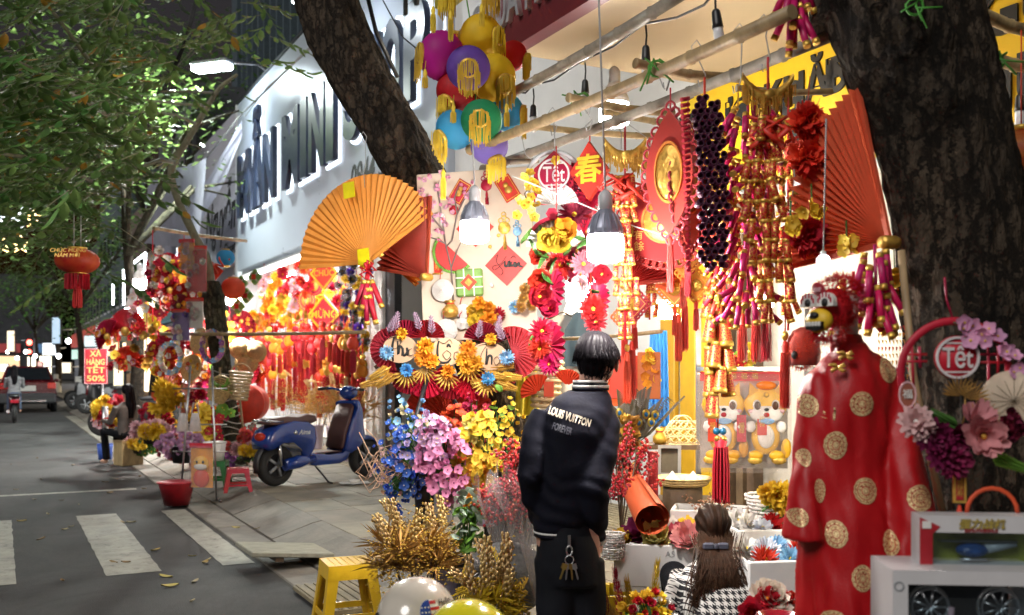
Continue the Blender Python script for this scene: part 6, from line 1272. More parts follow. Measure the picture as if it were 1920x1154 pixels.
# dried gold plant
def gold_plant(lab,p,R,h,seed,pot=True,m=DGOLD,n=420,grp=None,dens=1):
 q = random.Random(seed); t = thing('dried_plant',lab,'dried plant',p,group=grp); mb = MB();
 for i in range(14): a = q.uniform(0,6.28); rr = R * .55 * sqrt(q.random()); spike_mb(mb,n // 14,R * .75,.006,q,0,1.0,(rr * cos(a),rr * sin(a),h * q.uniform(.55,.9)))
 part('spiky_leaves',mb,m,t,kind='stuff'); mb = MB()
 for i in range(int(900 * dens)): a = q.uniform(0,6.28); rr = R * .9 * sqrt(q.random()); z = h * .85 + q.gauss(0,h * .18) - .25 * rr * rr / R; c = (rr * cos(a),rr * sin(a),z); s_ = q.uniform(.004,.010); mb.add([(c[0] - s_,c[1],c[2]),(c[0],c[1] - s_,c[2] + s_ * .4),(c[0] + s_,c[1],c[2]),(c[0],c[1] + s_,c[2] - s_ * .3),(c[0],c[1],c[2] + s_)],[(0,1,4),(1,2,4),(2,3,4),(3,0,4)])
 part('seed_heads',mb,GOLD if m is DGOLD else m,t,kind='stuff')
 ear = MB()
 for i in range(26): z = .16 * i / 26; a = i * 2.4; ear.ell((.016 * cos(a),.016 * sin(a),z),(.008,.008,.012),5,4)
 ear.tube([(0,0,-.14),(0,0,.16)],.003,4); em = ear.mesh('seed_ear',mat('pale_gold',(.66,.46,.20),.4,.6))
 for i in range(10): a = q.uniform(0,6.28); rr = R * .6 * sqrt(q.random()); o = link('seed_ear',em,t,(rr * cos(a),rr * sin(a),h * q.uniform(.85,1.15))); o.rotation_euler = (q.gauss(0,.3),q.gauss(rr * cos(a) * 3,.25),0)
 mb = MB()
 for i in range(12): a = q.uniform(0,6.28); mb.tube([(0,0,.05),(R * .5 * cos(a),R * .5 * sin(a),h * .8)],.004,4)
 part('stems',mb,DWOOD,t,kind='stuff')
 if pot: part('pot',MB().lathe([(.09,0),(.12,h * .4),(.13,h * .42),(.11,h * .41),(.001,h * .3)],20,cap=False),GPOT,t)
 return t
p = W(778,1020,5.0); gold_plant('big spiky dried gold bush beside the yellow stool',(p.x,p.y,PAV),.27,.52,3,n=900,dens=1.6)
p = W(925,1125,4.35); gold_plant('mustard yellow leafy sprigs in front of the netted bundle',(p.x,p.y,PAV),.16,.42,5,False,mat('mustard_leaf',(.55,.36,.02),.5,.2),500,dens=.3)
t = bouquet('mustard leaf sprays around the base of the gold bush',(p.x - .02,p.y + .1,PAV + .1),None,[([palm_mesh(.14,8,.045,MATS['mustard_leaf'])],26,(0,0,.22),(.16,.10,.16),(.7,1.3))],'foliage',name='leaf_sprays')
p = W(1190,1105,4.6)
t = thing('feather_grass','red, mustard and gold feather plumes before the lotus box','plumes',(p.x,p.y,PAV)); q = random.Random(12)
for i,(dx,m,h,tl) in enumerate(((-.06,RED2,.42,-.3),(-.03,CRIM,.40,-.15),(.05,MATS['mustard_leaf'],.44,.12),(.0,MATS['mustard_leaf'],.36,-.1),(-.02,DGOLD,.34,-.4),(.08,DGOLD,.3,.3))):
 mb = MB(); mb.tube([(0,0,0),(0,0,h)],.003,4)
 for k in range(150): z = h * (.5 + .5 * q.random()); a = q.uniform(0,6.28); l = .045 * (1.25 - z / h); mb.add([(0,0,z),(l * cos(a) * .6,l * sin(a) * .6,z + .022),(l * cos(a),l * sin(a),z + .05),(l * cos(a) * .6 + .003,l * sin(a) * .6,z + .02)],[(0,1,2,3)])
 part('plume',mb,m,t,(dx,0,0),(0,tl,0))
bouquet('white and yellow berry buds at the foot of the lotus box',W(1215,1165,4.3),None,[([flower('rose',.018,WHT,WHT),flower('rose',.022,YELP),flower('rose',.018,REDP)],70,(0,0,.04),(.12,.08,.08),(.7,1.2)),([LEAF2],14,(0,0,.0),(.12,.08,.07),(.7,1.1))],'flowers',name='bud_bunch')
t = thing('white_basket','stack of round white woven baskets behind the man leg','baskets',W(1148,1020,4.9))
for i in range(3): part('basket',basket_mesh(.045,.06,.05,WHT,14,4),None,t,(0,0,-.035 * i),(0,0,i))
t = thing('plastic_basket','white slotted plastic basket among the foam boxes','basket',W(1448,965,5.35)); part('weave',basket_mesh(.11,.14,.10,WHT,30,5),None,t)
for m,x in ((SKYF,-.04),(LPINK,.04),(mat('peach_petal',(.75,.45,.3),.6),.0)): part('cloth_lump',MB().ell((x,x * .3,.05),(.06,.06,.04),10,6),m,t)
bouquet('yellow lily bunch standing beside the robe',W(1460,935,5.2),None,[([flower('lotus',.06,YELP,ORF)],9,(0,0,.02),(.08,.05,.05),(.8,1.1)),([LEAF1],10,(0,0,-.03),(.08,.05,.04),(.8,1.2))],'flowers',name='lily_bunch')
t = thing('red_bowl','glossy dark red bowl in front of the seated woman','bowl',W(1462,1172,3.4)); part('bowl',MB().lathe([(.03,-.05),(.05,-.04),(.078,.03),(.08,.034),(.074,.033),(.045,-.03),(.001,-.034)],30,cap=False),mat('lacquer_red',(.36,.012,.015),.2,coat=1),t)
bouquet('white and red peonies beside the red bowl',W(1430,1150,3.7),None,[([flower('peony',.055,mat('ivory_petal',(.86,.78,.66),.6,translucent=.2),YELP)],6,(.02,0,.03),(.13,.05,.05),(.9,1.2)),([flower('peony',.05,REDP,ORF)],8,(.03,0,.02),(.14,.06,.06),(.8,1.1)),([flower('dahlia',.03,LPINK)],3,(.05,0,.04),(.1,.05,.03),(.9,1.1))],'flowers',name='peony_bunch')
# cartoon pack
CD = 6.0; p = W(1395,700,CD); t = thing('cartoon_pack','clear bag of two yellow cartoon cats with red header card','toy pack',p,-.12)
CYL = mat('toy_amber',(.85,.45,.03),.4,var=.1); CWH = mat('toy_white',(.85,.82,.78),.4)
part('header_card',MB().box((0,0,-.02),(.52,.01,.055)),RED,t)
text('福福福',.04,GOLDP,t,(0,-.008,-.02),spacing=2.2,ext=.001)
def cat(x,z,s):
 E = lambda nm,c,r,m,par=t: part(nm,MB().ell((x + c[0] * s * (g := 1.22 if c[2] > -.06 else 1),-.02 + c[1] * s,z + c[2] * s * g),(r[0] * s * g,r[1] * s,r[2] * s * g),16,10),m,par)
 h = E('head',(0,0,0),(.105,.03,.085),CYL); E('muzzle',(0,-.026,-.045),(.08,.014,.042),CWH,h); E('nose',(0,-.042,-.022),(.012,.006,.008),INK,h); E('mouth',(0,-.042,-.048),(.014,.005,.012),REDP,h)
 for sx in (-1,1):
  e = E('eye',(sx * .045,-.030,.0),(.020,.008,.026),CWH,h); E('pupil',(sx * .043,-.036,-.003),(.015,.006,.021),mat('toy_brown',(.08,.03,.01),.3),h); E('cheek',(sx * .075,-.028,-.03),(.014,.006,.01),LPINK,h)
  part('ear',MB().prism([(x + sx * .10 * s,z + .05 * s),(x + sx * .04 * s,z + .08 * s),(x + sx * .095 * s,z + .135 * s)],-.035,-.01),CYL,t)
 E('forehead_coin',(0,-.028,.05),(.014,.006,.014),GOLD,h); E('crown',(0,-.02,.095),(.05,.02,.022),mat('toy_orange',(.8,.2,.02),.4),h)
 b = E('body',(0,.005,-.19),(.085,.028,.11),CYL); E('belly',(0,-.018,-.19),(.05,.014,.07),CWH,b); E('bow',(0,-.03,-.095),(.05,.012,.022),SKYF,b)
 for sx in (-1,1): E('paw',(sx * .09,-.02,-.13),(.03,.016,.035),CWH,b); E('foot',(sx * .06,-.02,-.30),(.045,.02,.03),CYL,b)
 E('tail',(.12,.0,-.26),(.03,.015,.06),CYL,b)
cat(-.125,-.19,1.0); cat(.125,-.19,1.0)
for sx in (-.02,.10,-.19):
 m_ = part('red_scroll',MB().box((sx,-.05,-.33 + .04 * (sx > 0)),(.055,.01,.16),0),RED,t); text('福\n禄',.035,GOLDP,t,(sx,-.058,-.33 + .04 * (sx > 0)),ext=.001)
for x in (-.2,-.08,.06,.2): part('gold_ingot',MB().ell((x,-.04,-.52),(.045,.02,.025),10,6),GOLDP,t)
bag = MB(); bag.grid(lambda u,v: ((u - .5) * .56,-.075 * sin(pi * u) ** .5 * sin(pi * min(1,v * 1.05)) ** .4 - .012 * noise.noise((u * 12,v * 12,3)),-.0 - .60 * v),30,30); part('clear_bag',bag,PLAST,t); part('backing',MB().box((0,.025,-.30),(.52,.004,.55)),mat('pack_silver',(.55,.50,.45),.4),t)
t = thing('fruit_rack','dark shelf with glowing trinkets above the cartoon pack','shelf',W(1420,692,6.5)); part('shelf_board',MB().box((0,0,0),(.75,.3,.025)),STEEL,t)
for sx in (-1,1): part('post',MB().box((sx * .36,.13,-.3),(.03,.03,1.4)),STEEL,t)
bouquet('yellow and red bonsai trinket on the dark shelf behind the tassels',W(1400,690,6.4),None,[([flower('five',.03,YELP)],20,(-.0,0,.10),(.06,.04,.10),(.8,1.1)),([flower('five',.03,REDP)],16,(-.05,0,.05),(.06,.04,.05),(.8,1.1)),([LEAF2],12,(-.05,0,.06),(.08,.05,.06),(.8,1.1))],'ornament',name='toy_bonsai')
# ================================================================ ROBE on its dummy, hoop wreath, toy boxes, stools, helmets
RD = 3.05; mp = RD / F
SATIN = mat('red_satin',(.42,.006,.010),.40,var=.16,scale=5,rnd=0,spec=.4,bump=.2,bscale=260)
def medal_mat():
 m = mat('brocade_gold',(.86,.62,.30),.38,.4,var=.2,scale=40,rnd=0); nd,lk,b = nodes_of(m); tc = nd.new('ShaderNodeTexCoord'); v = nd.new('ShaderNodeTexVoronoi'); v.feature = 'DISTANCE_TO_EDGE'; v.inputs['Scale'].default_value = 115
 lk.new(tc.outputs['Object'],v.inputs['Vector']); r = nd.new('ShaderNodeMath'); r.operation = 'LESS_THAN'; r.inputs[1].default_value = .10; lk.new(v.outputs['Distance'],r.inputs[0]); mx = nd.new('ShaderNodeMix'); mx.data_type = 'RGBA'
 src = b.inputs['Base Color'].links[0].from_socket; lk.new(r.outputs[0],mx.inputs[0]); lk.new(src,mx.inputs[6]); mx.inputs[7].default_value = (.35,.05,.02,1); lk.new(mx.outputs[2],b.inputs['Base Color']); return m
BROC = medal_mat(); BGOLD = mat('brocade_thread',(.90,.68,.36),.42,.35,rnd=0)
def loft(mb,secs,n=28,mi=0,power=2.0):      # secs: (x, y, z, rx, ry)
 vs = []
 for x,y,z,rx,ry in secs:
  for j in range(n):
   a = 2 * pi * j / n; c,s_ = cos(a),sin(a); vs.append((x + rx * abs(c) ** (2 / power) * (1 if c > 0 else -1),y + ry * abs(s_) ** (2 / power) * (1 if s_ > 0 else -1),z))
 k = len(secs); fs = [(i * n + j,i * n + n + j,i * n + n + (j + 1) % n,i * n + (j + 1) % n) for i in range(k - 1) for j in range(n)]
 fs += [tuple(range(n)),tuple((k - 1) * n + j for j in range(n - 1,-1,-1))]
 mb.add(vs,fs,mi,None,True)
def rx_(px): return (px - 960) * mp
def rz_(py): return CZ + (HY - py) * mp
robe = thing('red_robe','long red satin robe with gold brocade medallions on a headless white dummy','robe',(rx_(1590),RD,PAV))
o0 = robe.location.copy()
def rs(px,py,hw,ry,dy=0): return (rx_(px) - o0.x,dy,rz_(py) - o0.z,hw * mp,ry)
body = MB(); loft(body,[rs(1592,1400,104,.17),rs(1592,1250,96,.165),rs(1592,1120,90,.155),rs(1590,1010,84,.145),rs(1586,930,78,.125),rs(1583,870,78,.12),rs(1585,800,86,.125),rs(1590,745,90,.12),rs(1598,700,82,.11),rs(1600,675,62,.09),rs(1594,655,36,.065),rs(1590,640,26,.055)],36)
def sleeve(ps):
 mb2 = []
 for px,py,hw,ry,dy in ps: mb2.append(rs(px,py,hw,ry,dy))
 loft(body,mb2,22)
sleeve([(1503,1006,46,.085,-.04),(1502,960,36,.075,-.035),(1506,900,28,.065,-.025),(1516,830,27,.06,-.01),(1532,760,32,.065,0),(1552,700,32,.065,0),(1570,678,22,.05,0)])
sleeve([(1684,1040,46,.095,-.10),(1686,990,44,.09,-.095),(1684,920,40,.08,-.08),(1680,840,36,.07,-.05),(1672,770,34,.068,-.02),(1655,715,34,.066,0),(1636,685,24,.055,0)])
def rumple(v,nrm):
 z = v.z + o0.z; k = max(0,min(1,(1.15 - z) * 1.1))
 d = .019 * k * sin(v.x * 34 + noise.noise((v.x * 5,v.y * 5,v.z * 1.2)) * 4) + .013 * noise.noise((v.x * 9 + 3,v.y * 9,v.z * 3.2)) + .010 * noise.noise((v.x * 24,v.y * 24,v.z * 9 + v.x * 20))
 return v + nrm * d
rme = fuse(body,.011,SATIN,5,'robe_body',rumple); rb = part('robe_body',rme,None,robe)
bvh = BVHTree.FromPolygons([v.co + o0 for v in rme.vertices],[tuple(p.vertices) for p in rme.polygons])
def disc_mesh(rx,rz):
 mb = MB(); mb.grid(lambda u,v: (cos(u * 2 * pi) * rx * v * (1 + .03 * sin(u * 2 * pi * 14)),0,sin(u * 2 * pi) * rz * v),56,14)
 mb.m = [1 if r in (3,8,13) or (r in (5,6) and c % 7 in (2,3)) or (r in (10,11) and c % 4 < 2) or (r < 2) else (2 if r in (4,9) else 0) for r in range(14) for c in range(56)]; return mb.mesh('medallion',[BROC,BGOLD,SATIN])
I3 = Matrix.Identity(3)
for px,py,a,b in ((1506,760,17,23),(1590,755,23,24),(1648,695,20,25),(1546,830,20,28),(1520,914,11,24),(1597,912,24,26),(1686,922,24,26),(1482,962,16,18),(1545,990,20,27),(1637,1004,15,26),(1698,1022,20,14),(1586,1066,20,26),(1540,1146,21,22),(1622,1150,24,20),(1498,855,10,18),(1655,1090,12,22)):
 me = project(disc_mesh(a * mp * .9,b * mp * .9),bvh,W(px,py,RD - .25) if 0 else Vector((rx_(px),RD - .3,rz_(py))),I3,.0025)
 part('medallion',me,None,robe,-o0)
def onrobe(px,py,w,h,m,nm):
 mb = MB(); mb.grid(lambda u,v: ((u - .5) * w,0,(v - .5) * h),8,4); part(nm,project(mb.mesh(nm,m),bvh,Vector((rx_(px),RD - .3,rz_(py))),I3,.004),None,robe,-o0)
mb = MB(); loft(mb,[rs(1592,668,34,.062),rs(1588,640,29,.056),rs(1585,628,28,.054)],24); part('collar',mb,SATIN,robe)
mb = MB(); loft(mb,[rs(1588,655,22,.046),rs(1586,610,21,.044),rs(1585,560,24,.05),rs(1585,548,14,.03)],24); part('dummy_neck',mb,mat('dummy_white',(.66,.62,.60),.4),robe)
for px,py in ((1560,668),(1546,690)):
 f = MB(); c = Vector((rx_(px) - o0.x,-.125,rz_(py) - o0.z))
 for i in range(4): a = i * pi / 2 + .5; f.tube([c,c + Vector((.022 * cos(a),-.008,.012 * sin(a))),c + Vector((.03 * cos(a + .4),.0,.016 * sin(a + .4))),c],.004,5)
 part('frog_button',f,GOLDP,robe)
part('stand_pole',MB().tube([(0,0,0),(0,0,.4)],.02,8),STEEL,robe); part('stand_foot',MB().lathe([(.2,0),(.19,.02),(.03,.03)],20),STEEL,robe)
# hoop wreath in front of the dark trunk
HWD = 2.75
t = thing('tet_hoop','maroon hoop with pale Tết lattice, pink blossoms and a large dusty pink lotus','hoop decoration',W(1790,560,HWD),-.1)
def q_(px,py,o=0.): return Vector(((px - 1790) / F * HWD,-o,(560 - py) / F * HWD))
part('hoop',MB().tube([q_(1790 + 98 * cos(a),700 - 98 * sin(a)) for a in [k * pi / 18 - .5 for k in range(25)]],.011,8,flat=.5),CRIM,t)
tet_badge(t,.060,q_(0,671).z,CRIM,-.015)
for (a,b) in (((1692,665),(1740,665)),((1692,678),(1740,678)),((1826,665),(1880,665)),((1826,680),(1880,680)),((1850,640),(1852,790)),((1868,650),(1868,700)),((1712,640),(1716,730)),((1726,650),(1728,690))): part('frame_bar',MB().tube([q_(*a),q_(*b)],.004,6),CRIM,t)
part('hang_cord',MB().tube([q_(1788,602),q_(1775,560),q_(1772,520)],.003,4),CRIM,t)
fpk = flower('five',.022,mat('orchid_pink',(.72,.36,.58),.6,translucent=.25),YELP)
for px,py in ((1815,612),(1832,628),(1845,618),(1798,618),(1860,632),(1876,660),(1890,668),(1900,690),(1888,698),(1812,640),(1838,640),(1870,655),(1802,606)): put(t,fpk,q_(px,py,.03),(rg.gauss(0,.4),-1,rg.gauss(0,.4)),name='blossom',sc=rg.uniform(.8,1.2))
part('blossom_twig',MB().tube([q_(1785,605,.012),q_(1830,622,.016),q_(1880,660,.016),q_(1898,700,.016)],.003,4),DWOOD,t)
put(t,flower('lotus',.060,mat('dusty_pink',(.66,.28,.30),.6,translucent=.15),GOLD,3),q_(1822,815,.08),(-.15,-1,.1),name='lotus'); put(t,flower('lotus',.050,MATS['dusty_pink'],GOLD,4),q_(1812,790,.06),(.2,-1,.8),name='lotus')
for px,py in ((1755,830),(1772,845),(1740,815),(1780,820),(1760,850),(1778,862)): put(t,flower('dahlia',.052,mat('wine_petal',(.20,.008,.06),.6),MAROON),q_(px,py,.05),(rg.gauss(0,.4),-1,rg.gauss(0,.4)),name='wine_bloom')
put(t,flower('dahlia',.05,mat('blush_petal',(.75,.50,.50),.6,translucent=.2),WHT),q_(1710,790,.05),(-.3,-1,.1),name='blush_bloom'); put(t,flower('dahlia',.04,MATS['blush_petal'],WHT),q_(1722,805,.05),(-.1,-1,-.2),name='blush_bloom')
for i in range(26): put(t,flower('rose',.013,MAROON,MAROON),q_(1880 + rg.gauss(0,11),795 + rg.gauss(0,12),.05 + .02 * rg.random()),(rg.gauss(0,.6),-1,rg.gauss(0,.6)),name='berry')
part('fern_leaf',palm_mesh(.11,16,.03,LGRN),None,t,q_(1840,850,.05),(0,radians(112),0)); part('fern_leaf',palm_mesh(.09,14,.025,GRN),None,t,q_(1790,800,.03),(0,radians(-60),0))
gk = fanleaf_mesh(.06,DGOLD,11)
for px,py,r in ((1808,735,.3),(1790,728,-.2),(1825,770,.5)): part('ginkgo_leaf',gk,None,t,q_(px,py + 14,.04),(0,r,0))
part('leaf_stalk',MB().tube([q_(1800,735,.035),q_(1802,770,.035),q_(1795,800,.035)],.002,4),DGOLD,t)
hb = MB(); hb.lathe([(.085 * sin(a),.022 * cos(a)) for a in [k * pi / 2 / 6 for k in range(7)]],26,cap=False); part('round_paper',hb,mat('rice_paper',(.58,.47,.36),.7,translucent=.2),t,q_(1890,752,.02),(pi / 2,0,-.3))
rb_ = MB()
for i in range(16): a = i * pi / 8; rb_.tube([(0,0,.0235),(.045 * cos(a),.045 * sin(a),.02),(.085 * cos(a),.085 * sin(a),.002)],.0008,3)
part('paper_ribs',rb_,DWOOD,t,q_(1890,752,.022),(pi / 2,0,-.3),kind='stuff')
part('amulet_card',MB().prism([(x * .023,z * .037) for x,z in poly(12,1)],-.004,.004),mat('card_brown',(.35,.12,.07),.4),t,q_(1698,740,.03)); part('amulet_border',MB().ring([(x * .024,z * .038) for x,z in poly(12,1)],[(x * .02,z * .033) for x,z in poly(12,1)],-.006,-.0035),LPINK,t,q_(1698,740,.03)); text('福',.028,WHT,t,q_(1698,740,.036))
ch = part('hanging_charm',MB().box((0,0,0),(.022,.006,.07),ch=.002),mat('charm_red',(.4,.02,.02),.4),t,q_(1792,912,.03)); part('charm_border',MB().ring([(-.017,-.042),(.017,-.042),(.017,.042),(-.017,.042)],[(-.011,-.036),(.011,-.036),(.011,.036),(-.011,.036)],-.005,.005),GOLDP,ch)
text('福\n禄\n寿',.018,GOLDP,ch,(0,-.004,0),ext=.0005); tassel(t,q_(1792,945,.03),.12,RED,.008); part('charm_cord',MB().tube([q_(1792,870,.03),q_(1792,895,.03)],.002,4),RED,t)
# toy boxes
def toybox(lab,px0,px1,py0,py1,d,dep,rz,helicopter):
 w,h = (px1 - px0) / F * d,(py1 - py0) / F * d; c = W((px0 + px1) / 2,py1,d); t = thing('toy_box',lab,'toy box',c,rz); CB = mat('carton_white',(.62,.61,.62),.35,var=.05,rnd=0); CR = mat('carton_red',(.38,.02,.03),.35,rnd=0)
 part('carton',MB().ring([(-w / 2,0),(w / 2,0),(w / 2,h),(-w / 2,h)],[(-w * .40,h * .16),(w * .46,h * .16),(w * .46,h * (.72 if helicopter else .86)),(-w * .40,h * (.72 if helicopter else .86))],0,dep),CB,t)
 part('back_card',MB().box((0,dep - .004,h * .5),(w * .9,.004,h * .74)),mat('card_olive',(.40,.40,.05),.4,var=.4,scale=14) if helicopter else mat('card_black',(.02,.02,.025),.4),t)
 part('window_film',MB().box((w * .03,.006,h * .44),(w * .87,.002,h * .57)),GLASS,t)
 if helicopter:
  part('red_panel',MB().prism([(-w / 2,0),(-w * .40,0),(-w * .40,h * .7),(-w * .34,h * .82),(-w / 2,h * .97)],-.003,0),CR,t); part('red_corner',MB().prism([(w * .2,.005),(w / 2,.005),(w / 2,h * .14),(w * .26,h * .14)],-.003,0),CR,t); part('red_tab',MB().prism([(w * .42,h * .75),(w * .5,h * .75),(w * .5,h * .86),(w * .44,h * .86)],-.003,0),CR,t)
  part('barcode_label',MB().box((-w * .45,-.005,h * .85),(w * .07,.002,h * .12)),WHT,t)
  text('强力战机',h * .17,mat('ink_gold',(.45,.36,.08),.4),t,(-w * .02,-.004,h * .86),shear=.25,off=.03,ext=.001,fit=(w * .36,None)); text('遥控直升机模型玩具',h * .06,CR,t,(-w * .02,-.003,h * .755),ext=.001); text('SKY FLYER',h * .10,MATS['ink_gold'],t,(-w * .15,-.003,h * .07),ext=.001,shear=.2)
  for i in range(4): part('round_icon',MB().lathe([(h * .055,-.002),(h * .055,.002)],16,0,Matrix.Rotation(pi / 2,4,'X')),WHT,t,(w * (.27 + .065 * i),-.004,h * .07))
  hel = part('toy_helicopter',MB().ell((-w * .05,dep * .5,h * .40),(w * .13,.03,h * .12),16,10),mat('toy_blue',(.03,.08,.28),.25),t); part('tail_boom',MB().tube([(w * .05,dep * .5,h * .42),(w * .3,dep * .5,h * .5)],[.014,.006],8),mat('toy_grey',(.4,.42,.44),.3),hel); part('rotor',MB().box((0,dep * .5,h * .55),(w * .6,.02,.004)),STEEL,hel); part('canopy',MB().ell((-w * .12,dep * .42,h * .38),(w * .05,.02,h * .07),12,8),GLASS,hel); part('skid',MB().tube([(-w * .15,dep * .4,h * .25),(w * .06,dep * .4,h * .25)],.004,6),STEEL,hel)
 else:
  for x in (-.22,.24):
   wh = part('toy_wheel',MB().tube([(h * .20 * cos(a),0,h * .20 * sin(a)) for a in [k * pi / 12 for k in range(25)]],.005,5),STEEL,t,(w * x,dep * .3,h * .6)); sp = MB()
   for k in range(9): a = 2 * pi * k / 9; sp.tube([(0,-.02,0),(h * .17 * cos(a),-.016,h * .17 * sin(a))],.003,4)
   part('spokes',sp,STEEL,wh,kind='stuff'); part('rim',MB().tube([(h * .18 * cos(a),-.016,h * .18 * sin(a)) for a in [k * pi / 12 for k in range(25)]],.003,4),STEEL,wh)
  part('tool_blade',MB().tube([(-w * .12,.02,h * .3),(-w * .1,.02,h * .62)],.008,6),LPINK,t); part('side_mark',MB().ring([(-w * .46 + x,h * .84 + z) for x,z in poly(16,.013)],[(-w * .46 + x,h * .84 + z) for x,z in poly(16,.009)],-.002,0),GREY,t)
 return t,h
toybox('lower silver grey toy carton with wheels behind its window',1678,1960,1072,1260,2.5,.2,-.08,False)
tbx,hh = toybox('upper red and white toy carton with a blue helicopter behind its window',1728,1960,968,1082,2.58,.07,-.08,True)
part('carry_strap',MB().tube([(x,.06,z + hh) for x,z in arc(.065,0,pi,10,.045,0)],.006,6,flat=.4),ORED,tbx)
st = thing('display_stand','plain dark stand under the toy cartons','stand',(W(1830,1200,2.62).x,2.62,PAV)); zz = W(0,1260,2.5).z - PAV
part('top_board',MB().box((0,0,zz - .012),(.5,.26,.02)),DWOOD,st)
for sx in (-1,1): part('leg_panel',MB().box((sx * .22,0,(zz - .022) / 2),(.03,.24,zz - .022)),DWOOD,st)
# stools
def stool(name,lab,p,w,h,m,rz=0,grp=None,slots=True):
 t = thing(name,lab,'stool',p,rz,grp); wt = w * .74; k = 6
 top = MB(); top.ring([(x * wt / 2,z * wt / 2) for x,z in ((-1,-1),(1,-1),(1,1),(-1,1))],[(x * wt * .42,z * wt * .42) for x,z in ((-1,-1),(1,-1),(1,1),(-1,1))],-.012,.012,0,Matrix.Translation((0,0,h - .012)) @ Matrix.Rotation(pi / 2,4,'X'))
 for i in range(k + 1): x = wt * .84 * (i / k - .5); top.box((x,0,h - .006),(wt * .10,wt * .84,.011)); top.box((0,x,h - .0065),(wt * .84,wt * .085,.010))
 part('seat',top,m,t)
 for i in range(4):
  M = Matrix.Rotation(i * pi / 2,4,'Z'); ap = MB(); ap.add([(-wt / 2,-wt / 2,h - .002),(wt / 2,-wt / 2,h - .002),(wt / 2 + .006,-wt / 2 - .006,h * .80),(-wt / 2 - .006,-wt / 2 - .006,h * .80),(-wt / 2,-wt / 2 + .012,h - .002),(wt / 2,-wt / 2 + .012,h - .002),(wt / 2,-wt / 2 + .006,h * .80),(-wt / 2,-wt / 2 + .006,h * .80)],[(0,3,2,1),(4,5,6,7),(3,7,6,2)],0,M)
  part('apron',ap,m,t)
  lg = MB(); b = w / 2; a = wt / 2; lw = w * .17
  for M2 in (M,):
   o1 = [(-a,-a),(-b,-b)]; zt,zb = h * .82,0
   lg.add([(-a - .004,-a - .004,zt),(-a + lw * .9,-a - .004,zt),(-b + lw * .75,-b,zb),(-b,-b,zb),(-a - .004,-a + lw * .9,zt),(-b,-b + lw * .75,zb),(-a + .012,-a + .012,zt),(-b + .014,-b + .014,zb),(-a + lw * .9,-a + .010,zt),(-b + lw * .75,-b + .012,zb),(-a + .010,-a + lw * .9,zt),(-b + .012,-b + lw * .75,zb)],[(0,3,2,1),(0,4,5,3),(1,2,9,8),(8,9,7,6),(4,10,11,5),(10,6,7,11),(3,5,11,7,9,2)],0,M2)
  part('leg',lg,m,t)
  f = h * .36 / h; xr = (a + (b - a) * (1 - f / 1)) ; rl_ = MB(); rl_.box((0,-xr + .008,h * .30),(2 * xr - lw * .9,.010,h * .085),0,M); part('rail',rl_,m,t)
 return t
YPL = mat('stool_yellow',(.72,.44,.015),.38,var=.1,rnd=0,coat=.2); RPL = mat('stool_red',(.48,.015,.03),.38,rnd=.08,coat=.2); GPL = mat('stool_green',(.02,.14,.04),.4)
p = W(652,1165,5.55); stool('plastic_stool','yellow plastic stool by the dried gold bush',(p.x,p.y,0.025),.36,.40,YPL,.38)
# plank over the gutter and ribbed slab
c = W(533,1040,7.55); pl = thing('gutter_plank','worn grey board bridging the gutter before the yellow stool','plank',(c.x,c.y,.12),YF + pi / 2 + .12); pl.rotation_euler = (0,.10,YF + pi / 2 + .02); part('board',MB().box((0,0,0),(.62,.52,.035),ch=.006),mat('weathered_board',(.26,.25,.20),.8,var=.35,scale=7,bump=.4,stretch=(1,6,1)),pl); part('batten',MB().box((-.1,0,-.035),(.06,.5,.03)),DWOOD,pl)
c = W(640,1098,6.4); rsb = thing('ribbed_slab','loose ribbed yellowish slab under the yellow stool','slab',(c.x,c.y,.028),YF); part('slab',MB().box((0,0,0),(.8,.42,.03),ch=.004),STONE2,rsb)
for j in range(7): part('rib',MB().box((0,-.18 + .06 * j,.018),(.78,.03,.012),ch=.003),STONE2,rsb)
# helmets on a parked motorbike saddle just below the picture
BKM = thing('parked_motorbike','dark saddle and tail of a motorbike under the two helmets','motorbike',(W(800,0,3.35).x,3.35,.0),.25)
mb = MB(); loft(mb,[(0,0,.50,.36,.14),(0,0,.56,.40,.15),(0,0,.60,.38,.14),(0,0,.615,.33,.11)],24); part('saddle',mb,mat('saddle_black',(.015,.015,.015),.5),BKM)
mb = MB(); loft(mb,[(-.1,0,.28,.3,.10),(0,0,.40,.38,.14),(0,0,.51,.36,.14)],20); part('tail_body',mb,mat('bike_grey',(.05,.05,.055),.3),BKM)
mb = MB(); mb.lathe([(.16,-.05),(.25,-.045),(.27,0),(.25,.045),(.16,.05)],24,0,Matrix.Translation((-.30,0,.27)) @ Matrix.Rotation(pi / 2,4,'X'),cap=True); part('wheel',mb,BLK,BKM)
part('side_stand',MB().tube([(.2,-.1,.3),(.25,-.3,0)],.012,6),STEEL,BKM); part('second_wheel_fork',MB().tube([(.3,0,.35),(.62,0,.27)],.03,8),STEEL,BKM); mb = MB(); mb.lathe([(.16,-.05),(.25,-.045),(.27,0),(.25,.045),(.16,.05)],24,0,Matrix.Translation((.78,0,.27)) @ Matrix.Rotation(pi / 2,4,'X'),cap=True); part('wheel',mb,BLK,BKM)
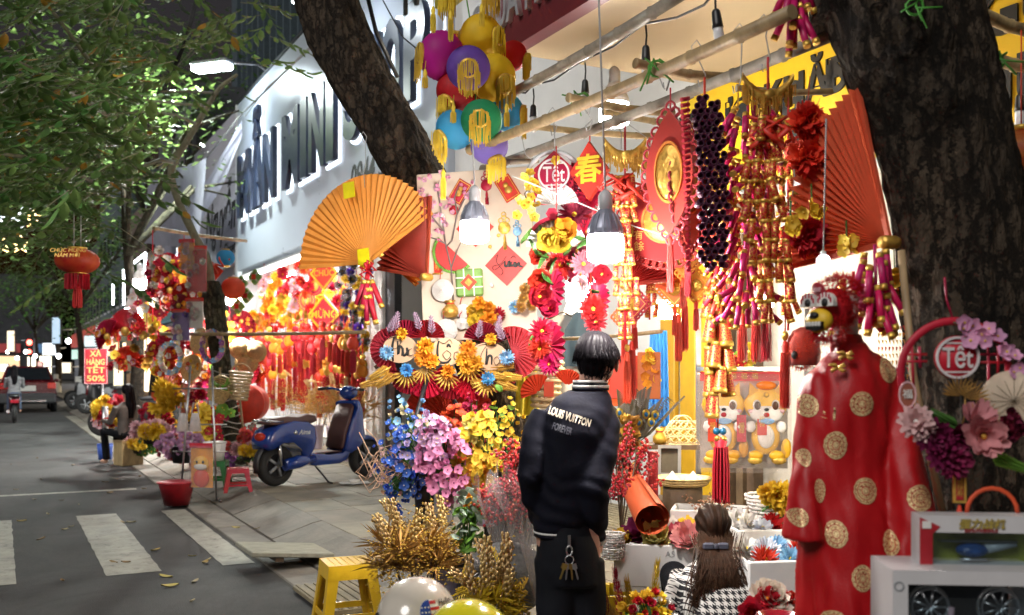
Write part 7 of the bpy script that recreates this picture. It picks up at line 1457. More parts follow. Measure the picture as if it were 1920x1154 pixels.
def helmet(lab,p,r,m,rz,flag):
 t = thing('helmet',lab,'helmet',p,rz); mb = MB()
 mb.lathe([(r * cos(a) * (1.0 if a > -.2 else .98),r * 1.02 * sin(a)) for a in [-.62 + (pi / 2 + .6) * k / 18 for k in range(19)]],40,cap=False,sc=(1.0,1.12)); part('shell',mb,m,t)
 part('rim',MB().lathe([(r * .815,-.60 * r),(r * .845,-.62 * r),(r * .85,-.57 * r),(r * .82,-.55 * r)],40,cap=False,sc=(1,1.12)),BLK,t)
 part('liner',MB().lathe([(r * .8,-.58 * r),(r * .8,0),(.01,r * .8)],24,cap=False,sc=(1,1.1)),BLK,t)
 bv = BVHTree.FromPolygons([Vector(v) for v in mb.v],mb.f)
 if flag:
  R = Euler((0,0,.42)).to_matrix(); d = R @ Vector((0,-.3,0)); c0 = d + Vector((0,0,r * .38))
  def dec(fn,mm_,nm,lift,ox=0,oz=0,nu=18,nv=5): g = MB(); g.grid(fn,nu,nv); part(nm,project(g.mesh(nm,mm_),bv,c0 + R @ Vector((ox,0,oz)),R,lift),None,t)
  rr = .036
  dec(lambda u,v: (cos(2 * pi * u) * rr * v,0,sin(2 * pi * u) * rr * v),WHT,'round_sticker',.0008)
  dec(lambda u,v: (-rr * .98 * cos(1.55 * (v - .5) * 2) * u - 0,0,rr * .98 * sin(1.55 * (v - .5) * 2) * u),mat('sticker_blue',(.02,.06,.30),.4,rnd=0),'blue_field',.0016,0,0,6,12)
  for i in range(4): z = (-.75 + .5 * i) * rr; hw = sqrt(max(0,rr * rr - z * z)) * .93; dec(lambda u,v,z=z,hw=hw: (hw * u,0,z + (v - .5) * rr * .24),mat('sticker_red',(.5,.03,.03),.4,rnd=0),'red_stripe',.0016,0,0,8,1)
  for i in range(3):
   for j in range(3): dec(lambda u,v,i=i,j=j: (-.028 + .011 * i + cos(2 * pi * u) * .0028 * v,0,-.014 + .014 * j + sin(2 * pi * u) * .0028 * v),WHT,'star_dot',.0024,0,0,8,1)
  for s_,ox,oz in (('Hello',.058,.022),('kitty',.062,-.010)):
   tm2 = tmesh(s_,.024,INK,ext=0,off=.01,shear=.1); part('lettering',project(tm2,bv,c0 + R @ Vector((ox,0,oz)),R,.0016),None,t)
 ey = MB(); ey.lathe([(.001,0),(.026,0),(.034,.006),(.032,.012),(.026,.006)],20,0,Matrix.Translation((-r * .86,-r * .38,-.12 * r)) @ Matrix.Rotation(-1.15,4,'Z') @ Matrix.Rotation(pi / 2,4,'X') @ Matrix.Scale(1.5,4,Vector((0,1,0)))); part('ear_vent',ey,BLK,t)
 return t
HELC = mat('helmet_cream',(.60,.55,.47),.22,var=.05,coat=.8,rnd=0); HELY = mat('helmet_yellow',(.66,.60,.02),.18,var=.04,coat=1,rnd=0)
helmet('cream helmet with a round flag sticker by the yellow helmet',W(782,1160,3.3),.134,HELC,0,True)
helmet('shiny lemon yellow helmet in front of the cream one',W(878,1216,3.08),.148,HELY,.3,False)
# ================================================================ PEOPLE
MD = 4.3; mq = MD / F
JACK = mat('black_jacket',(.006,.0065,.012),.7,var=.15,scale=20,bump=.12,bscale=70,rnd=0,spec=.08); TROU = mat('black_trousers',(.008,.009,.012),.75,var=.2,rnd=0,bump=.15,bscale=60,spec=.12)
man = thing('person','man in black lettered bomber jacket with hands in his pockets, seen from behind','person',(W(1075,0,MD).x,MD,.03)); mo = man.location.copy()
def mp_(px,py,dy=0.): return Vector(((px - 960) * mq - mo.x,dy,CZ + (HY - py) * mq - mo.z))
def ms(px,py,hw,ry,dy=0): p = mp_(px,py,dy); return (p.x,p.y,p.z,hw * mq,ry)
# body: one surface, head to feet
bd = MB(); loft(bd,[ms(1112,735,26,.062,.02),ms(1110,715,24,.058,.02),ms(1114,695,26,.062,.03)],20); hc = mp_(1120,672,.045); bd.ell(hc,(.078,.092,.105),20,14); bd.ell(hc + Vector((.03,.05,-.045)),(.052,.055,.06),14,10); bd.ell(hc + Vector((.052,.108,-.012)),(.013,.02,.017),8,6); bd.ell(hc + Vector((.075,.004,-.018)),(.012,.022,.032),10,8)
bd.tube([mp_(1112,730,.02),mp_(1085,800,.02),mp_(1060,950,.02)],[.06,.13,.12],14,flat=.7); bd.tube([mp_(1040,985,.02),mp_(1045,1150,.0),mp_(1050,1325,0)],[.085,.07,.05],12); bd.tube([mp_(1090,985,.02),mp_(1098,1150,.04),mp_(1110,1325,.05)],[.085,.07,.05],12)
bd.tube([mp_(1060,950,.02),mp_(1065,1000,.02)],[.13,.14],12,flat=.7)
bd.tube([mp_(1142,780,.02),mp_(1112,905,-.06)],[.05,.042],10); bd.tube([mp_(1112,905,-.06),mp_(1122,1015,.06)],[.04,.028],10); bd.ell(mp_(1122,1030,.075),(.03,.035,.045),10,8)
bd.tube([mp_(1015,785,.03),mp_(990,880,-.03)],[.05,.042],10); bd.tube([mp_(990,880,-.03),mp_(1012,975,.08)],[.04,.028],10); bd.ell(mp_(1014,990,.1),(.03,.035,.045),10,8)
for sx,fx in ((1050,0),(1110,.05)): bd.ell(mp_(sx,1335,fx + .05),(.045,.12,.04),12,8)
bme = fuse(bd,.010,SKIN,3,'body'); part('body',bme,None,man)
# jacket
jk = MB(); loft(jk,[ms(1050,994,50,.115,.02),ms(1056,972,58,.14,.02),ms(1062,930,63,.15,.02),ms(1070,870,65,.15,.01),ms(1078,810,68,.145,.01),ms(1084,775,68,.13,.015),ms(1094,748,54,.105,.02),ms(1104,732,36,.082,.025)],30,power=2.3)
def limb(mb,pts,n=16):
 mb.tube([p for p,r in pts],[r for p,r in pts],n)
 for p,r in pts[1:-1]: mb.ell(p,r * .98,12,8)
limb(jk,[(mp_(1126,775,.02),.066),(mp_(1134,800,.0),.07),(mp_(1126,850,-.06),.070),(mp_(1108,908,-.115),.066),(mp_(1112,960,-.06),.060),(mp_(1118,1000,.03),.048),(mp_(1120,1012,.05),.042)])
limb(jk,[(mp_(1022,775,.02),.062),(mp_(1008,805,.0),.064),(mp_(1000,850,-.05),.062),(mp_(994,890,-.07),.062),(mp_(1000,930,-.02),.058),(mp_(1012,970,.06),.048),(mp_(1014,984,.09),.042)])
def jr(v,n_):
 z = v.z + mo.z; d = .009 * noise.noise((v.x * 6,v.y * 6,z * 5)) + .004 * noise.noise((v.x * 14 + 4,v.y * 14,z * 16)) + .0045 * sin(z * 70 + 30 * v.x + 6 * noise.noise((v.x * 6,v.y * 6,z * 6))) * (1 if z < 1.05 else .3)
 return v + n_ * d
jme = fuse(jk,.010,JACK,4,'jacket',jr); jac = part('jacket',jme,None,man)
jb = BVHTree.FromPolygons([v.co.copy() for v in jme.vertices],[tuple(p.vertices) for p in jme.polygons])
def ring_at(px,py,hw,ry,dy,h,m,nm,tilt=0): mb = MB(); a = ms(px,py + h / 2,hw,ry,dy); b = ms(px,py - h / 2,hw,ry,dy); loft(mb,[a,b],30,0,2.3); return part(nm,mb,m,jac)
RIB = mat('rib_stripe',(.62,.62,.60),.7,rnd=0)
for y,m,g,h in ((1002,JACK,0,7),(997,RIB,1.2,3.5),(992,JACK,.6,7),(987,RIB,1.8,3.5),(982,JACK,1.0,7)): o = ring_at(1051,y,50 + g,.117 + g * .002,.02,h,m,'hem_rib')
for y,m,hw in ((730,JACK,35),(725,RIB,35.5),(720,JACK,33),(716,RIB,33.5)): o = ring_at(1108,y,hw,.078,.03,5.5,m,'collar_rib')
for p,r in ((mp_(1121,1014,.055),.041),(mp_(1015,986,.095),.041)):
 mb = MB(); mb.tube([p + Vector((0,-.012,.010)),p + Vector((0,.0,-.004))],r * 1.03,16); part('cuff_stripe',mb,RIB,jac)
LT = mat('print_cream',(.60,.52,.40),.6,rnd=0); R = Euler((0,.30,-.10)).to_matrix()
for tx,sz,m_,px,py,kx in (('LOUIS VUITTON',.044,LT,1057,781,.56),('FOREVER',.040,mat('print_dull',(.05,.05,.07),.4,rnd=0),1044,802,.5)):
 tm3 = tmesh(tx,sz,m_,ext=0,off=.03,res=4).copy(); tm3.transform(Matrix.Diagonal((kx,1,1,1))); part('back_lettering',project(tm3,jb,mp_(px,py,-.3),R,.006),None,jac)
# trousers
tr = MB(); loft(tr,[ms(1058,960,52,.12,.02),ms(1062,1000,56,.13,.02),ms(1066,1060,60,.14,.02),ms(1070,1095,58,.13,.02)],24); limb(tr,[(mp_(1042,1050,.02),.095),(mp_(1042,1150,.0),.088),(mp_(1046,1250,.0),.075),(mp_(1050,1315,0),.068)]); limb(tr,[(mp_(1096,1050,.03),.095),(mp_(1100,1150,.04),.088),(mp_(1106,1250,.04),.075),(mp_(1110,1315,.05),.068)])
part('trousers',fuse(tr,.011,TROU,4,'trousers',lambda v,n_: v + n_ * (.008 * noise.noise((v.x * 9,v.y * 9,v.z * 9)))),None,man)
for sx,fx in ((1050,.05),(1110,.10)): mb = MB(); p = mp_(sx,1334,fx); mb.ell((p.x,p.y,.05),(.052,.135,.05),16,10); part('shoe',mb,BLK,man)
# hair: cap of combed strands with pointed nape
hr = MB(); hr.ell(hc + Vector((-.004,-.012,.022)),(.092,.104,.098),24,16); hr.ell(hc + Vector((-.018,-.045,-.025)),(.066,.056,.066),18,12); hr.ell(hc + Vector((-.03,.05,.05)),(.06,.06,.06),14,10); hr.ell(hc + Vector((.01,.08,.075)),(.06,.05,.04),14,10)
def hairf(v,n_):
 a = atan2(v.x - hc.x,v.y - hc.y)
 if v.z < hc.z - .02: v = v + Vector((0,0,.022 * noise.noise((cos(a) * 7,sin(a) * 7,2.)) + .012 * noise.noise((cos(a) * 22,sin(a) * 22,5.))))
 return v + n_ * (.0025 * sin(a * 30 + 5 * noise.noise((v.x * 9,v.y * 9,v.z * 5))) + .005 * noise.noise((v.x * 22,v.y * 22,v.z * 9)))
hair = part('hair',fuse(hr,.0065,HAIR,2,'hair',hairf),None,man); lk_ = MB(); q = random.Random(3)
for i in range(900):
 d = Vector((q.gauss(0,1),q.gauss(-.3,1),abs(q.gauss(.3,.8)))).normalized(); a = hc + Vector((d.x * .088,d.y * .100 - .012,d.z * .10 + .02)); dn = Vector((d.x * .03,-abs(d.y) * .01,-.06)) ; sd = d.cross(Vector((0,0,1))).normalized() * .004
 lk_.tube([a,a + d * .003 + dn * .4,a + dn * .8 - d * .004],[.0014,.0012,.0004],3)
for i in range(160): x = q.uniform(-.06,.055); a = hc + Vector((x,-.085,-.06 + q.gauss(0,.015))); lk_.tube([a,a + Vector((-x * .12,.008,-.014)),a + Vector((-x * .3,.02,-.028))],[.0016,.0013,.0004],3)
part('strands',lk_,HAIR,hair,kind='stuff')
part('ear',MB().ell(hc + Vector((.088,.0,-.030)),(.010,.020,.032),12,8),SKIN,man)
kt = MB(); kp = mp_(1064,1018,-.135)
keys = thing('key_ring','bunch of keys on a carabiner hanging from the man trouser waist','keys',mo + kp)
part('carabiner',MB().tube([(.012 * cos(a),0,.02 * sin(a) - .01) for a in [k * pi / 6 for k in range(13)]],.0035,6),STEEL,keys); part('ring',MB().tube([(.018 * cos(a),-.004,.018 * sin(a) - .048) for a in [k * pi / 8 for k in range(17)]],.0022,5),STEEL,keys); part('strap',MB().box((0,0,.03),(.012,.004,.05)),STEEL,keys)
for i,(dx,rz) in enumerate(((-.02,.25),(-.008,.1),(.006,-.08),(.018,-.25),(-.014,.4))):
 mb = MB(); mb.prism([(-.009,-.002),(.009,-.002),(.010,-.022),(.004,-.028),(.004,-.066),(0,-.072),(-.003,-.066),(-.003,-.028),(-.010,-.022)],-.0015,.0015); part('key',mb,STEEL if i % 2 else mat('brass',(.55,.38,.12),.35,1),keys,(dx,-.006 - .003 * i,-.06),(0,rz,0))
# seated woman
WD_ = 4.5; mw_ = WD_ / F
def hounds():
 m = bpy.data.materials.new('houndstooth'); m.use_nodes = True; nd,lk,b = nodes_of(m); tc = nd.new('ShaderNodeTexCoord'); sp = nd.new('ShaderNodeSeparateXYZ'); lk.new(tc.outputs['Object'],sp.inputs[0])
 def ma(op,a,b_=None):
  n_ = nd.new('ShaderNodeMath'); n_.operation = op
  for i,x in enumerate((a,b_)):
   if x is None: continue
   if hasattr(x,'links') or hasattr(x,'is_output'): lk.new(x,n_.inputs[i])
   else: n_.inputs[i].default_value = x
  return n_.outputs[0]
 K = 1 / .030
 u = ma('FRACT',ma('MULTIPLY',ma('ADD',sp.outputs['X'],ma('MULTIPLY',sp.outputs['Y'],.6)),K)); v = ma('FRACT',ma('MULTIPLY',sp.outputs['Z'],K))
 A = ma('LESS_THAN',u,.5); B = ma('LESS_THAN',v,.5); dg = ma('LESS_THAN',ma('FRACT',ma('MULTIPLY',ma('ADD',u,v),2.0)),.5)
 same = ma('MULTIPLY',A,B); xor = ma('ABSOLUTE',ma('SUBTRACT',A,B)); blk = ma('ADD',same,ma('MULTIPLY',xor,dg)); mx = nd.new('ShaderNodeMix'); mx.data_type = 'RGBA'; lk.new(blk,mx.inputs[0]); mx.inputs[6].default_value = (.66,.65,.62,1); mx.inputs[7].default_value = (.012,.012,.016,1); lk.new(mx.outputs[2],b.inputs['Base Color']); b.inputs['Roughness'].default_value = .85; return m
HOUN = hounds()
wom = thing('person','seated woman with long brown hair in a black and white houndstooth jacket','person',(W(1345,0,WD_).x,WD_,PAV)); wo_ = wom.location.copy()
def wq(px,py,dy=0.): return Vector(((px - 960) * mw_ - wo_.x,dy,CZ + (HY - py) * mw_ - wo_.z))
def ws_(px,py,hw,ry,dy=0): p = wq(px,py,dy); return (p.x,p.y,p.z,hw * mw_,ry)
wc = wq(1340,990,.05); bd = MB(); bd.ell(wc,(.070,.085,.095),18,12); bd.ell(wc + Vector((0,.05,-.04)),(.05,.05,.055),12,8); bd.ell(wc + Vector((0,.09,-.02)),(.012,.018,.016),8,6); bd.tube([wc + Vector((0,-.01,-.07)),wq(1345,1060,-.02)],[.045,.05],12); bd.tube([wq(1348,1060,0),wq(1350,1200,-.05)],[.10,.12],14)
for sx in (-1,1):
 sh = wq(1348 + sx * 58,1090,.0); el = sh + Vector((sx * .05,.10,-.22)); wr_ = el + Vector((-sx * .06,.22,.06)); bd.tube([sh,el],[.045,.038],10); bd.tube([el,wr_],[.036,.026],10); bd.ell(wr_ + Vector((-sx * .01,.05,.0)),(.026,.045,.016),10,6)
 for k in range(4): bd.tube([wr_ + Vector((sx * (.018 - .012 * k),.08,0)),wr_ + Vector((sx * (.02 - .013 * k),.125,-.01)),wr_ + Vector((sx * (.02 - .013 * k),.145,-.03))],[.009,.008,.007],6)
 bd.tube([wr_ + Vector((-sx * .03,.04,0)),wr_ + Vector((-sx * .05,.085,-.012))],[.010,.008],6)
 kn_ = Vector((sx * .14,.34,.34)); bd.tube([Vector((sx * .09,-.02,.18)),kn_],[.085,.06],12); bd.tube([kn_,Vector((sx * .13,.28,.06))],[.055,.04],12); bd.ell((sx * .13,.34,.04),(.04,.11,.04),10,6)
bd.ell((0,-.04,.18),(.16,.14,.10),14,8); part('body',fuse(bd,.009,SKIN,2,'body'),None,wom)
jk = MB(); loft(jk,[ws_(1352,1235,74,.15,-.03),ws_(1352,1190,76,.15,-.03),ws_(1352,1140,78,.145,-.03),ws_(1350,1095,80,.13,-.02),ws_(1348,1066,66,.10,-.01),ws_(1346,1048,38,.07,-.005),ws_(1345,1036,24,.055,0)],30,power=2.3)
for sx in (-1,1):
 sh = wq(1348 + sx * 66,1080,.0); el = sh + Vector((sx * .05,.09,-.21)); wr_ = el + Vector((-sx * .06,.2,.06)); limb(jk,[(sh,.066),(sh.lerp(el,.5),.064),(el,.058),(el.lerp(wr_,.6),.052),(wr_,.042)])
part('jacket',fuse(jk,.009,HOUN,4,'jacket',lambda v,n_: v + n_ * .008 * noise.noise((v.x * 9,v.y * 9,v.z * 9))),None,wom)
tj = MB(); tj.ell((0,-.04,.19),(.175,.15,.11),16,10)
for sx in (-1,1): limb(tj,[(Vector((sx * .09,-.02,.2)),.10),(Vector((sx * .14,.34,.34)),.075),(Vector((sx * .13,.28,.10)),.06)])
part('trousers',fuse(tj,.012,TROU,3,'trousers'),None,wom)
stool('plastic_stool','low red plastic stool under the seated woman',(wo_.x,wo_.y - .03,PAV),.26,.09,RPL,0)
BRN = mat('brown_hair',(.014,.009,.007),.5,var=.5,scale=40,stretch=(1,1,.06),rnd=0,col2=(.034,.016,.009),spec=.1); hm = MB(); hm.tube([wc + Vector((0,-.07,-.04)),wc + Vector((-.01,-.11,-.10)),wc + Vector((-.01,-.14,-.22)),wc + Vector((-.01,-.15,-.34))],[.05,.055,.085,.05],14,flat=.45); hm.ell(wc + Vector((0,-.010,.018)),(.082,.095,.09),22,14); hm.ell(wc + Vector((0,-.04,-.04)),(.078,.06,.07),16,10)
hair = part('hair',fuse(hm,.007,BRN,2,'hair',lambda v,n_: v + n_ * (.0035 * sin(atan2(v.x,v.z - wc.z + .1) * 30) + .003 * noise.noise((v.x * 20,v.y * 20,v.z * 6)))),None,wom); lk_ = MB(); q = random.Random(9)
c0 = wc + Vector((-.01,-.095,-.07))
for i in range(1100):
 x = q.gauss(0,.035); top = wc + Vector((x * 1.1,-.088 + abs(x) * .3,-.01 - .03 * q.random()));
 sprd = x * 1.5 + q.gauss(0,.022); L = q.uniform(.20,.36); end = c0 + Vector((sprd,-.06 - .03 * q.random(),-L)); mid = c0 + Vector((x * .9,-.03,-.01))
 w1 = q.gauss(0,.012); lk_.tube([top,mid,mid.lerp(end,.35) + Vector((w1,-.035,0)),mid.lerp(end,.7) + Vector((-w1 * 1.4,-.03,0)),end],[.0016,.0022,.0026,.002,.0006],3)
part('long_strands',lk_,mat('chestnut_hair',(.045,.022,.012),.5,var=.5,scale=30,rnd=0,spec=.2),hair,kind='stuff'); bwm = mat('slate_bow',(.05,.055,.08),.6); mb = MB(); bq = c0 + Vector((0,-.03,.0))
mb.box(bq + Vector((-.032,0,0)),(.05,.02,.030),ch=.006); mb.box(bq + Vector((.032,0,0)),(.05,.02,.030),ch=.006); mb.box(bq + Vector((0,-.006,0)),(.018,.022,.022),ch=.004); part('hair_bow',mb,bwm,wom)
# woman seated far down the kerb and rider beyond
def simple_person(lab,p,rz,hair_m,top_m,leg_m,pose,s=1.0):
 t = thing('person',lab,'person',p,rz,sc=s); bd = MB(); hip = .48 if pose == 'sit' else .80; c = Vector((0,0,hip + .66))
 bd.ell(c,(.075,.09,.11),14,10); bd.ell(c + Vector((0,.075,-.03)),(.014,.02,.018),8,5); bd.tube([c,c - Vector((0,.0,.2))],[.05,.05],8); bd.tube([(0,0,hip),(0,0,hip + .45)],[.13,.15],12,flat=.7)
 tp_ = MB(); loft(tp_,[(0,0,hip - .02,.17,.13),(0,0,hip + .2,.15,.12),(0,0,hip + .42,.19,.12),(0,0,hip + .5,.07,.07)],18); lg = MB(); lg.ell((0,0,hip),(.17,.14,.12),12,8)
 for sx in (-1,1):
  sh = Vector((sx * .19,0,hip + .42)); el = sh + Vector((sx * .03,.12,-.24)); wr_ = el + Vector((-sx * .05,.24,.02)); limb(tp_,[(sh,.055),(el,.05),(wr_,.036)],10); bd.tube([sh,el,wr_],[.04,.036,.028],8)
  for k in range(4): bd.tube([wr_,wr_ + Vector((sx * (.02 - .013 * k),.06,0)),wr_ + Vector((sx * (.02 - .013 * k),.1,-.015))],[.014,.010,.007],5)
  bd.tube([wr_,wr_ + Vector((-sx * .04,.05,0))],[.012,.008],5)
  k_ = Vector((sx * .11,.42,hip + .02)); f_ = Vector((sx * .11,.36,.06)) if pose == 'sit' else Vector((sx * .14,.25,.34)); limb(lg,[(Vector((sx * .09,0,hip)),.09),(k_,.07),(f_,.055)],10); bd.tube([k_,f_],[.05,.035],8); bd.ell(f_ + Vector((0,.06,-.03)),(.04,.1,.035),8,6)
 part('body',fuse(bd,.014,SKIN,2,'body'),None,t); part('top',fuse(tp_,.014,top_m,3,'top'),None,t); part('trousers',fuse(lg,.016,leg_m,3,'trousers'),None,t)
 hm = MB(); hm.ell(c + Vector((0,-.015,.02)),(.088,.10,.105),14,10); hm.tube([c + Vector((0,-.06,.0)),c + Vector((0,-.10,-.2)),c + Vector((0,-.11,-.42))],[.08,.09,.05],10,flat=.6); part('hair',fuse(hm,.012,hair_m,2,'hair',lambda v,n_: v + n_ * .006 * sin(v.x * 120)),None,t); return t
p = W(238,872,15.3); simple_person('long haired woman in black sitting on the kerb beside flower buckets',(p.x,p.y,.02),1.0,HAIR,mat('taupe_top',(.10,.085,.075),.8),TROU,'sit',.98); KS = thing('wooden_box_seat','small wooden box under the woman in black','box',(p.x,p.y,0),.8); part('box',MB().box((0,-.05,.19),(.34,.3,.36),ch=.01),BAMB,KS); part('lid',MB().box((0,-.05,.382),(.36,.32,.02)),BAMB,KS)
bouquet('red and yellow wrapped posy in the lap of the woman in black',(p.x - .25,p.y + .15,.60),None,[([flower('dahlia',.06,YELP)],5,(0,0,.05),(.12,.08,.06),(.8,1)),([flower('dahlia',.06,REDP)],6,(-.05,0,.06),(.14,.08,.06),(.8,1))],'flowers',name='posy')
# ================================================================ VEHICLES
NAVY = mat('scooter_blue',(.010,.04,.24),.18,var=.06,rnd=0,coat=1.0); TYRE = mat('tyre',(.018,.018,.019),.8,bump=.3,bscale=150); SBROWN = mat('saddle_brown',(.10,.045,.04),.5,bump=.2,bscale=120); CHROME = mat('chrome',(.65,.66,.68),.12,1.0)
a_,b_ = W(516,912,11.35),W(690,890,12.45); a_.z = b_.z = PAV
sc_ = thing('scooter','glossy blue electric scooter with brown saddle parked on the pavement','scooter',a_,atan2(b_.y - a_.y,b_.x - a_.x)); SL = (b_ - a_).length; sc_.scale = (SL / 1.36,SL / 1.3,SL / 1.3 * .93)
def tubeY(mb,secs,n=20,mi=0): loft(mb,secs,n,mi)
def wheel(par,x,r=.235):
 w = part('wheel',MB().lathe([(r * .55,-.03),(r * .6,-.045),(r * .6,.045),(r * .55,.03)],24,0,Matrix.Translation((x,0,r)) @ Matrix.Rotation(pi / 2,4,'X')),BLK,par)
 part('tyre',MB().lathe([(r * .62,-.045),(r * .85,-.056),(r * .97,-.03),(r,0),(r * .97,.03),(r * .85,.056),(r * .62,.045)],32,0,Matrix.Translation((x,0,r)) @ Matrix.Rotation(pi / 2,4,'X'),cap=False),TYRE,w)
 s_ = MB()
 for k in range(5):
  a = 2 * pi * k / 5
  for dy in (-.05,.05): s_.tube([(x,dy,r),(x + r * .55 * cos(a),dy * .8,r + r * .55 * sin(a))],.018,5)
 part('rim',s_,GREY,w); return w
wheel(sc_,0); wheel(sc_,1.3)
def sheetbody(mb,prof,w,bev=.03):   # side outline in XZ, rounded across Y
 n = len(prof); cx = sum(p[0] for p in prof) / n; cz = sum(p[1] for p in prof) / n; lay_ = []
 for y,k in ((-w,.86),(-w * .93,.95),(-w * .7,1),(w * .7,1),(w * .93,.95),(w,.86)): lay_ += [(cx + (x - cx) * k,y,cz + (z - cz) * k) for x,z in prof]
 fs = [(l * n + i,l * n + (i + 1) % n,(l + 1) * n + (i + 1) % n,(l + 1) * n + i) for l in range(5) for i in range(n)] + [tuple(range(n - 1,-1,-1)),tuple(range(5 * n,6 * n))]
 mb.add(lay_,fs,0,None,True)
mb = MB(); sheetbody(mb,[(-.20,.42),(-.22,.52),(-.17,.62),(-.05,.70),(.15,.735),(.34,.72),(.44,.66),(.46,.52),(.43,.40),(.36,.31),(.27,.30),(.24,.40),(.12,.49),(-.05,.49),(-.14,.44)],.165); part('rear_body',mb,NAVY,sc_)
mb = MB(); sheetbody(mb,[(.30,.26),(.30,.34),(.45,.345),(.62,.32),(.86,.33),(.94,.40),(.99,.36),(.92,.24),(.80,.20),(.42,.20)],.15); part('footboard',mb,NAVY,sc_); part('floor_mat',MB().box((.64,0,.345),(.42,.24,.014),ch=.005),SBROWN,sc_)
mb = MB(); sheetbody(mb,[(.86,.34),(.90,.52),(.98,.72),(1.04,.88),(1.00,.93),(1.08,.95),(1.13,.84),(1.15,.62),(1.18,.48),(1.08,.36),(.95,.30)],.17); part('front_shield',mb,NAVY,sc_)
mb = MB(); sheetbody(mb,[(.85,.36),(.89,.52),(.965,.72),(1.02,.88),(1.0,.90),(.93,.74),(.86,.56),(.82,.38)],.14); part('leg_shield_inner',mb,SBROWN,sc_)
mb = MB(); sheetbody(mb,[(1.08,.46),(1.16,.50),(1.3,.51),(1.42,.47),(1.49,.38),(1.46,.40),(1.36,.455),(1.24,.455),(1.14,.42)],.075); part('front_mudguard',mb,NAVY,sc_)
part('fork',MB().tube([(1.1,-.07,.66),(1.3,-.075,.235)],.018,8).tube([(1.1,.07,.66),(1.3,.075,.235)],.018,8),CHROME,sc_)
mb = MB(); sheetbody(mb,[(-.18,.70),(-.12,.765),(.05,.785),(.22,.77),(.36,.80),(.47,.78),(.50,.72),(.42,.69),(.2,.705),(.0,.69)],.125); part('saddle',mb,SBROWN,sc_); part('grab_rail',MB().tube([(.0,-.13,.73),(-.2,-.12,.74),(-.27,0,.745),(-.2,.12,.74),(.0,.13,.73)],.013,8),CHROME,sc_)
hbr = part('handlebar',MB().tube([(.93,-.34,1.07),(.99,-.2,1.08),(1.02,0,1.04),(.99,.2,1.08),(.93,.34,1.07)],.016,8),NAVY,sc_); mb = MB(); mb.ell((1.05,0,1.03),(.10,.12,.085),16,10); part('headset',mb,NAVY,hbr); part('headlight',MB().ell((1.13,0,1.04),(.04,.065,.06),14,8),GLASS,hbr)
for sy in (-1,1): part('grip',MB().tube([(.965,sy * .25,1.08),(.92,sy * .37,1.07)],.02,8),BLK,hbr); part('brake_lever',MB().tube([(1.0,sy * .22,1.08),(1.0,sy * .36,1.06)],.006,5),CHROME,hbr)
mb = MB(); mb.tube([(.02,-.13,.24),(.2,-.15,.27),(.42,-.13,.29)],[.065,.075,.05],14); part('motor_cover',mb,NAVY,sc_); part('kick_stand',MB().tube([(.45,-.1,.22),(.52,-.26,.02),(.56,-.28,.005)],.011,6),BLK,sc_); part('shock',MB().tube([(-.02,-.13,.24),(-.06,-.13,.52)],.022,8),CHROME,sc_)
part('rear_mudguard',MB().tube([(.26 * cos(a),0,.235 + .27 * sin(a)) for a in [2.0 + k * .2 for k in range(8)]],.05,8,flat=.3),BLK,sc_); part('tail_lamp',MB().ell((-.2,0,.56),(.04,.09,.05),12,8),mat('lamp_red',(.4,.01,.01),.2),sc_)
part('emblem',MB().lathe([(.024,-.003),(.024,.003)],18,0,Matrix.Translation((.14,-.168,.60)) @ Matrix.Rotation(pi / 2,4,'X')),CHROME,sc_); text('Aima',.075,CHROME,sc_,(.26,-.169,.60),shear=.3,ext=.002,off=.01)
# red car far down the road
cp = W(52,770,33); CARR = mat('car_red',(.09,.006,.010),.25,coat=1,rnd=0); car = thing('parked_car','dark red car seen from behind with dark grey bumper','car',(cp.x,cp.y,0),atan2(S.y,S.x) - pi / 2)
def cs(y,z0,z1,w0,w1): return [(-w0,y,z0),(w0,y,z0),(w0 * 1.0,y,(z0 + z1) * .5),(w1,y,z1),(-w1,y,z1),(-w0,y,(z0 + z1) * .5)]
mb = MB(); ss = [cs(0,.45,1.0,.84,.80),cs(.12,.32,1.05,.88,.84),cs(1.2,.30,1.05,.90,.86),cs(2.9,.30,1.02,.90,.85),cs(3.9,.32,.90,.86,.78),cs(4.15,.42,.75,.78,.7)]; vs = [p for r in ss for p in r]; fs = [(i * 6 + j,i * 6 + (j + 1) % 6,i * 6 + 6 + (j + 1) % 6,i * 6 + 6 + j) for i in range(5) for j in range(6)] + [(5,4,3,2,1,0),tuple(range(30,36))]; mb.add(vs,fs); part('body',mb,CARR,car)
mb = MB(); mb.add([(-.80,.10,1.04),(.80,.10,1.04),(.62,.5,1.55),(-.62,.5,1.55),(-.80,2.9,1.02),(.80,2.9,1.02),(.60,2.2,1.56),(-.60,2.2,1.56)],[(0,1,2,3),(5,4,7,6),(3,2,6,7),(1,5,6,2),(4,0,3,7)]); part('cabin',mb,CARR,car); mb = MB(); mb.add([(-.70,.10,1.10),(.70,.10,1.10),(.58,.42,1.50),(-.58,.42,1.50)],[(0,1,2,3)]); part('rear_window',mb,mat('car_glass',(.01,.012,.015),.08),car,(0,-.02,0))
part('bumper',MB().box((0,0,.48),(1.72,.22,.36),ch=.06),mat('bumper_grey',(.05,.05,.055),.6),car); part('chrome_strip',MB().box((0,-.115,.40),(1.1,.02,.07),ch=.01),CHROME,car); part('number_plate',MB().box((0,-.03,.82),(.48,.02,.18)),WHT,car); part('roof_rails',MB().tube([(-.55,.6,1.6),(-.55,2.1,1.6)],.02,6),STEEL,car)
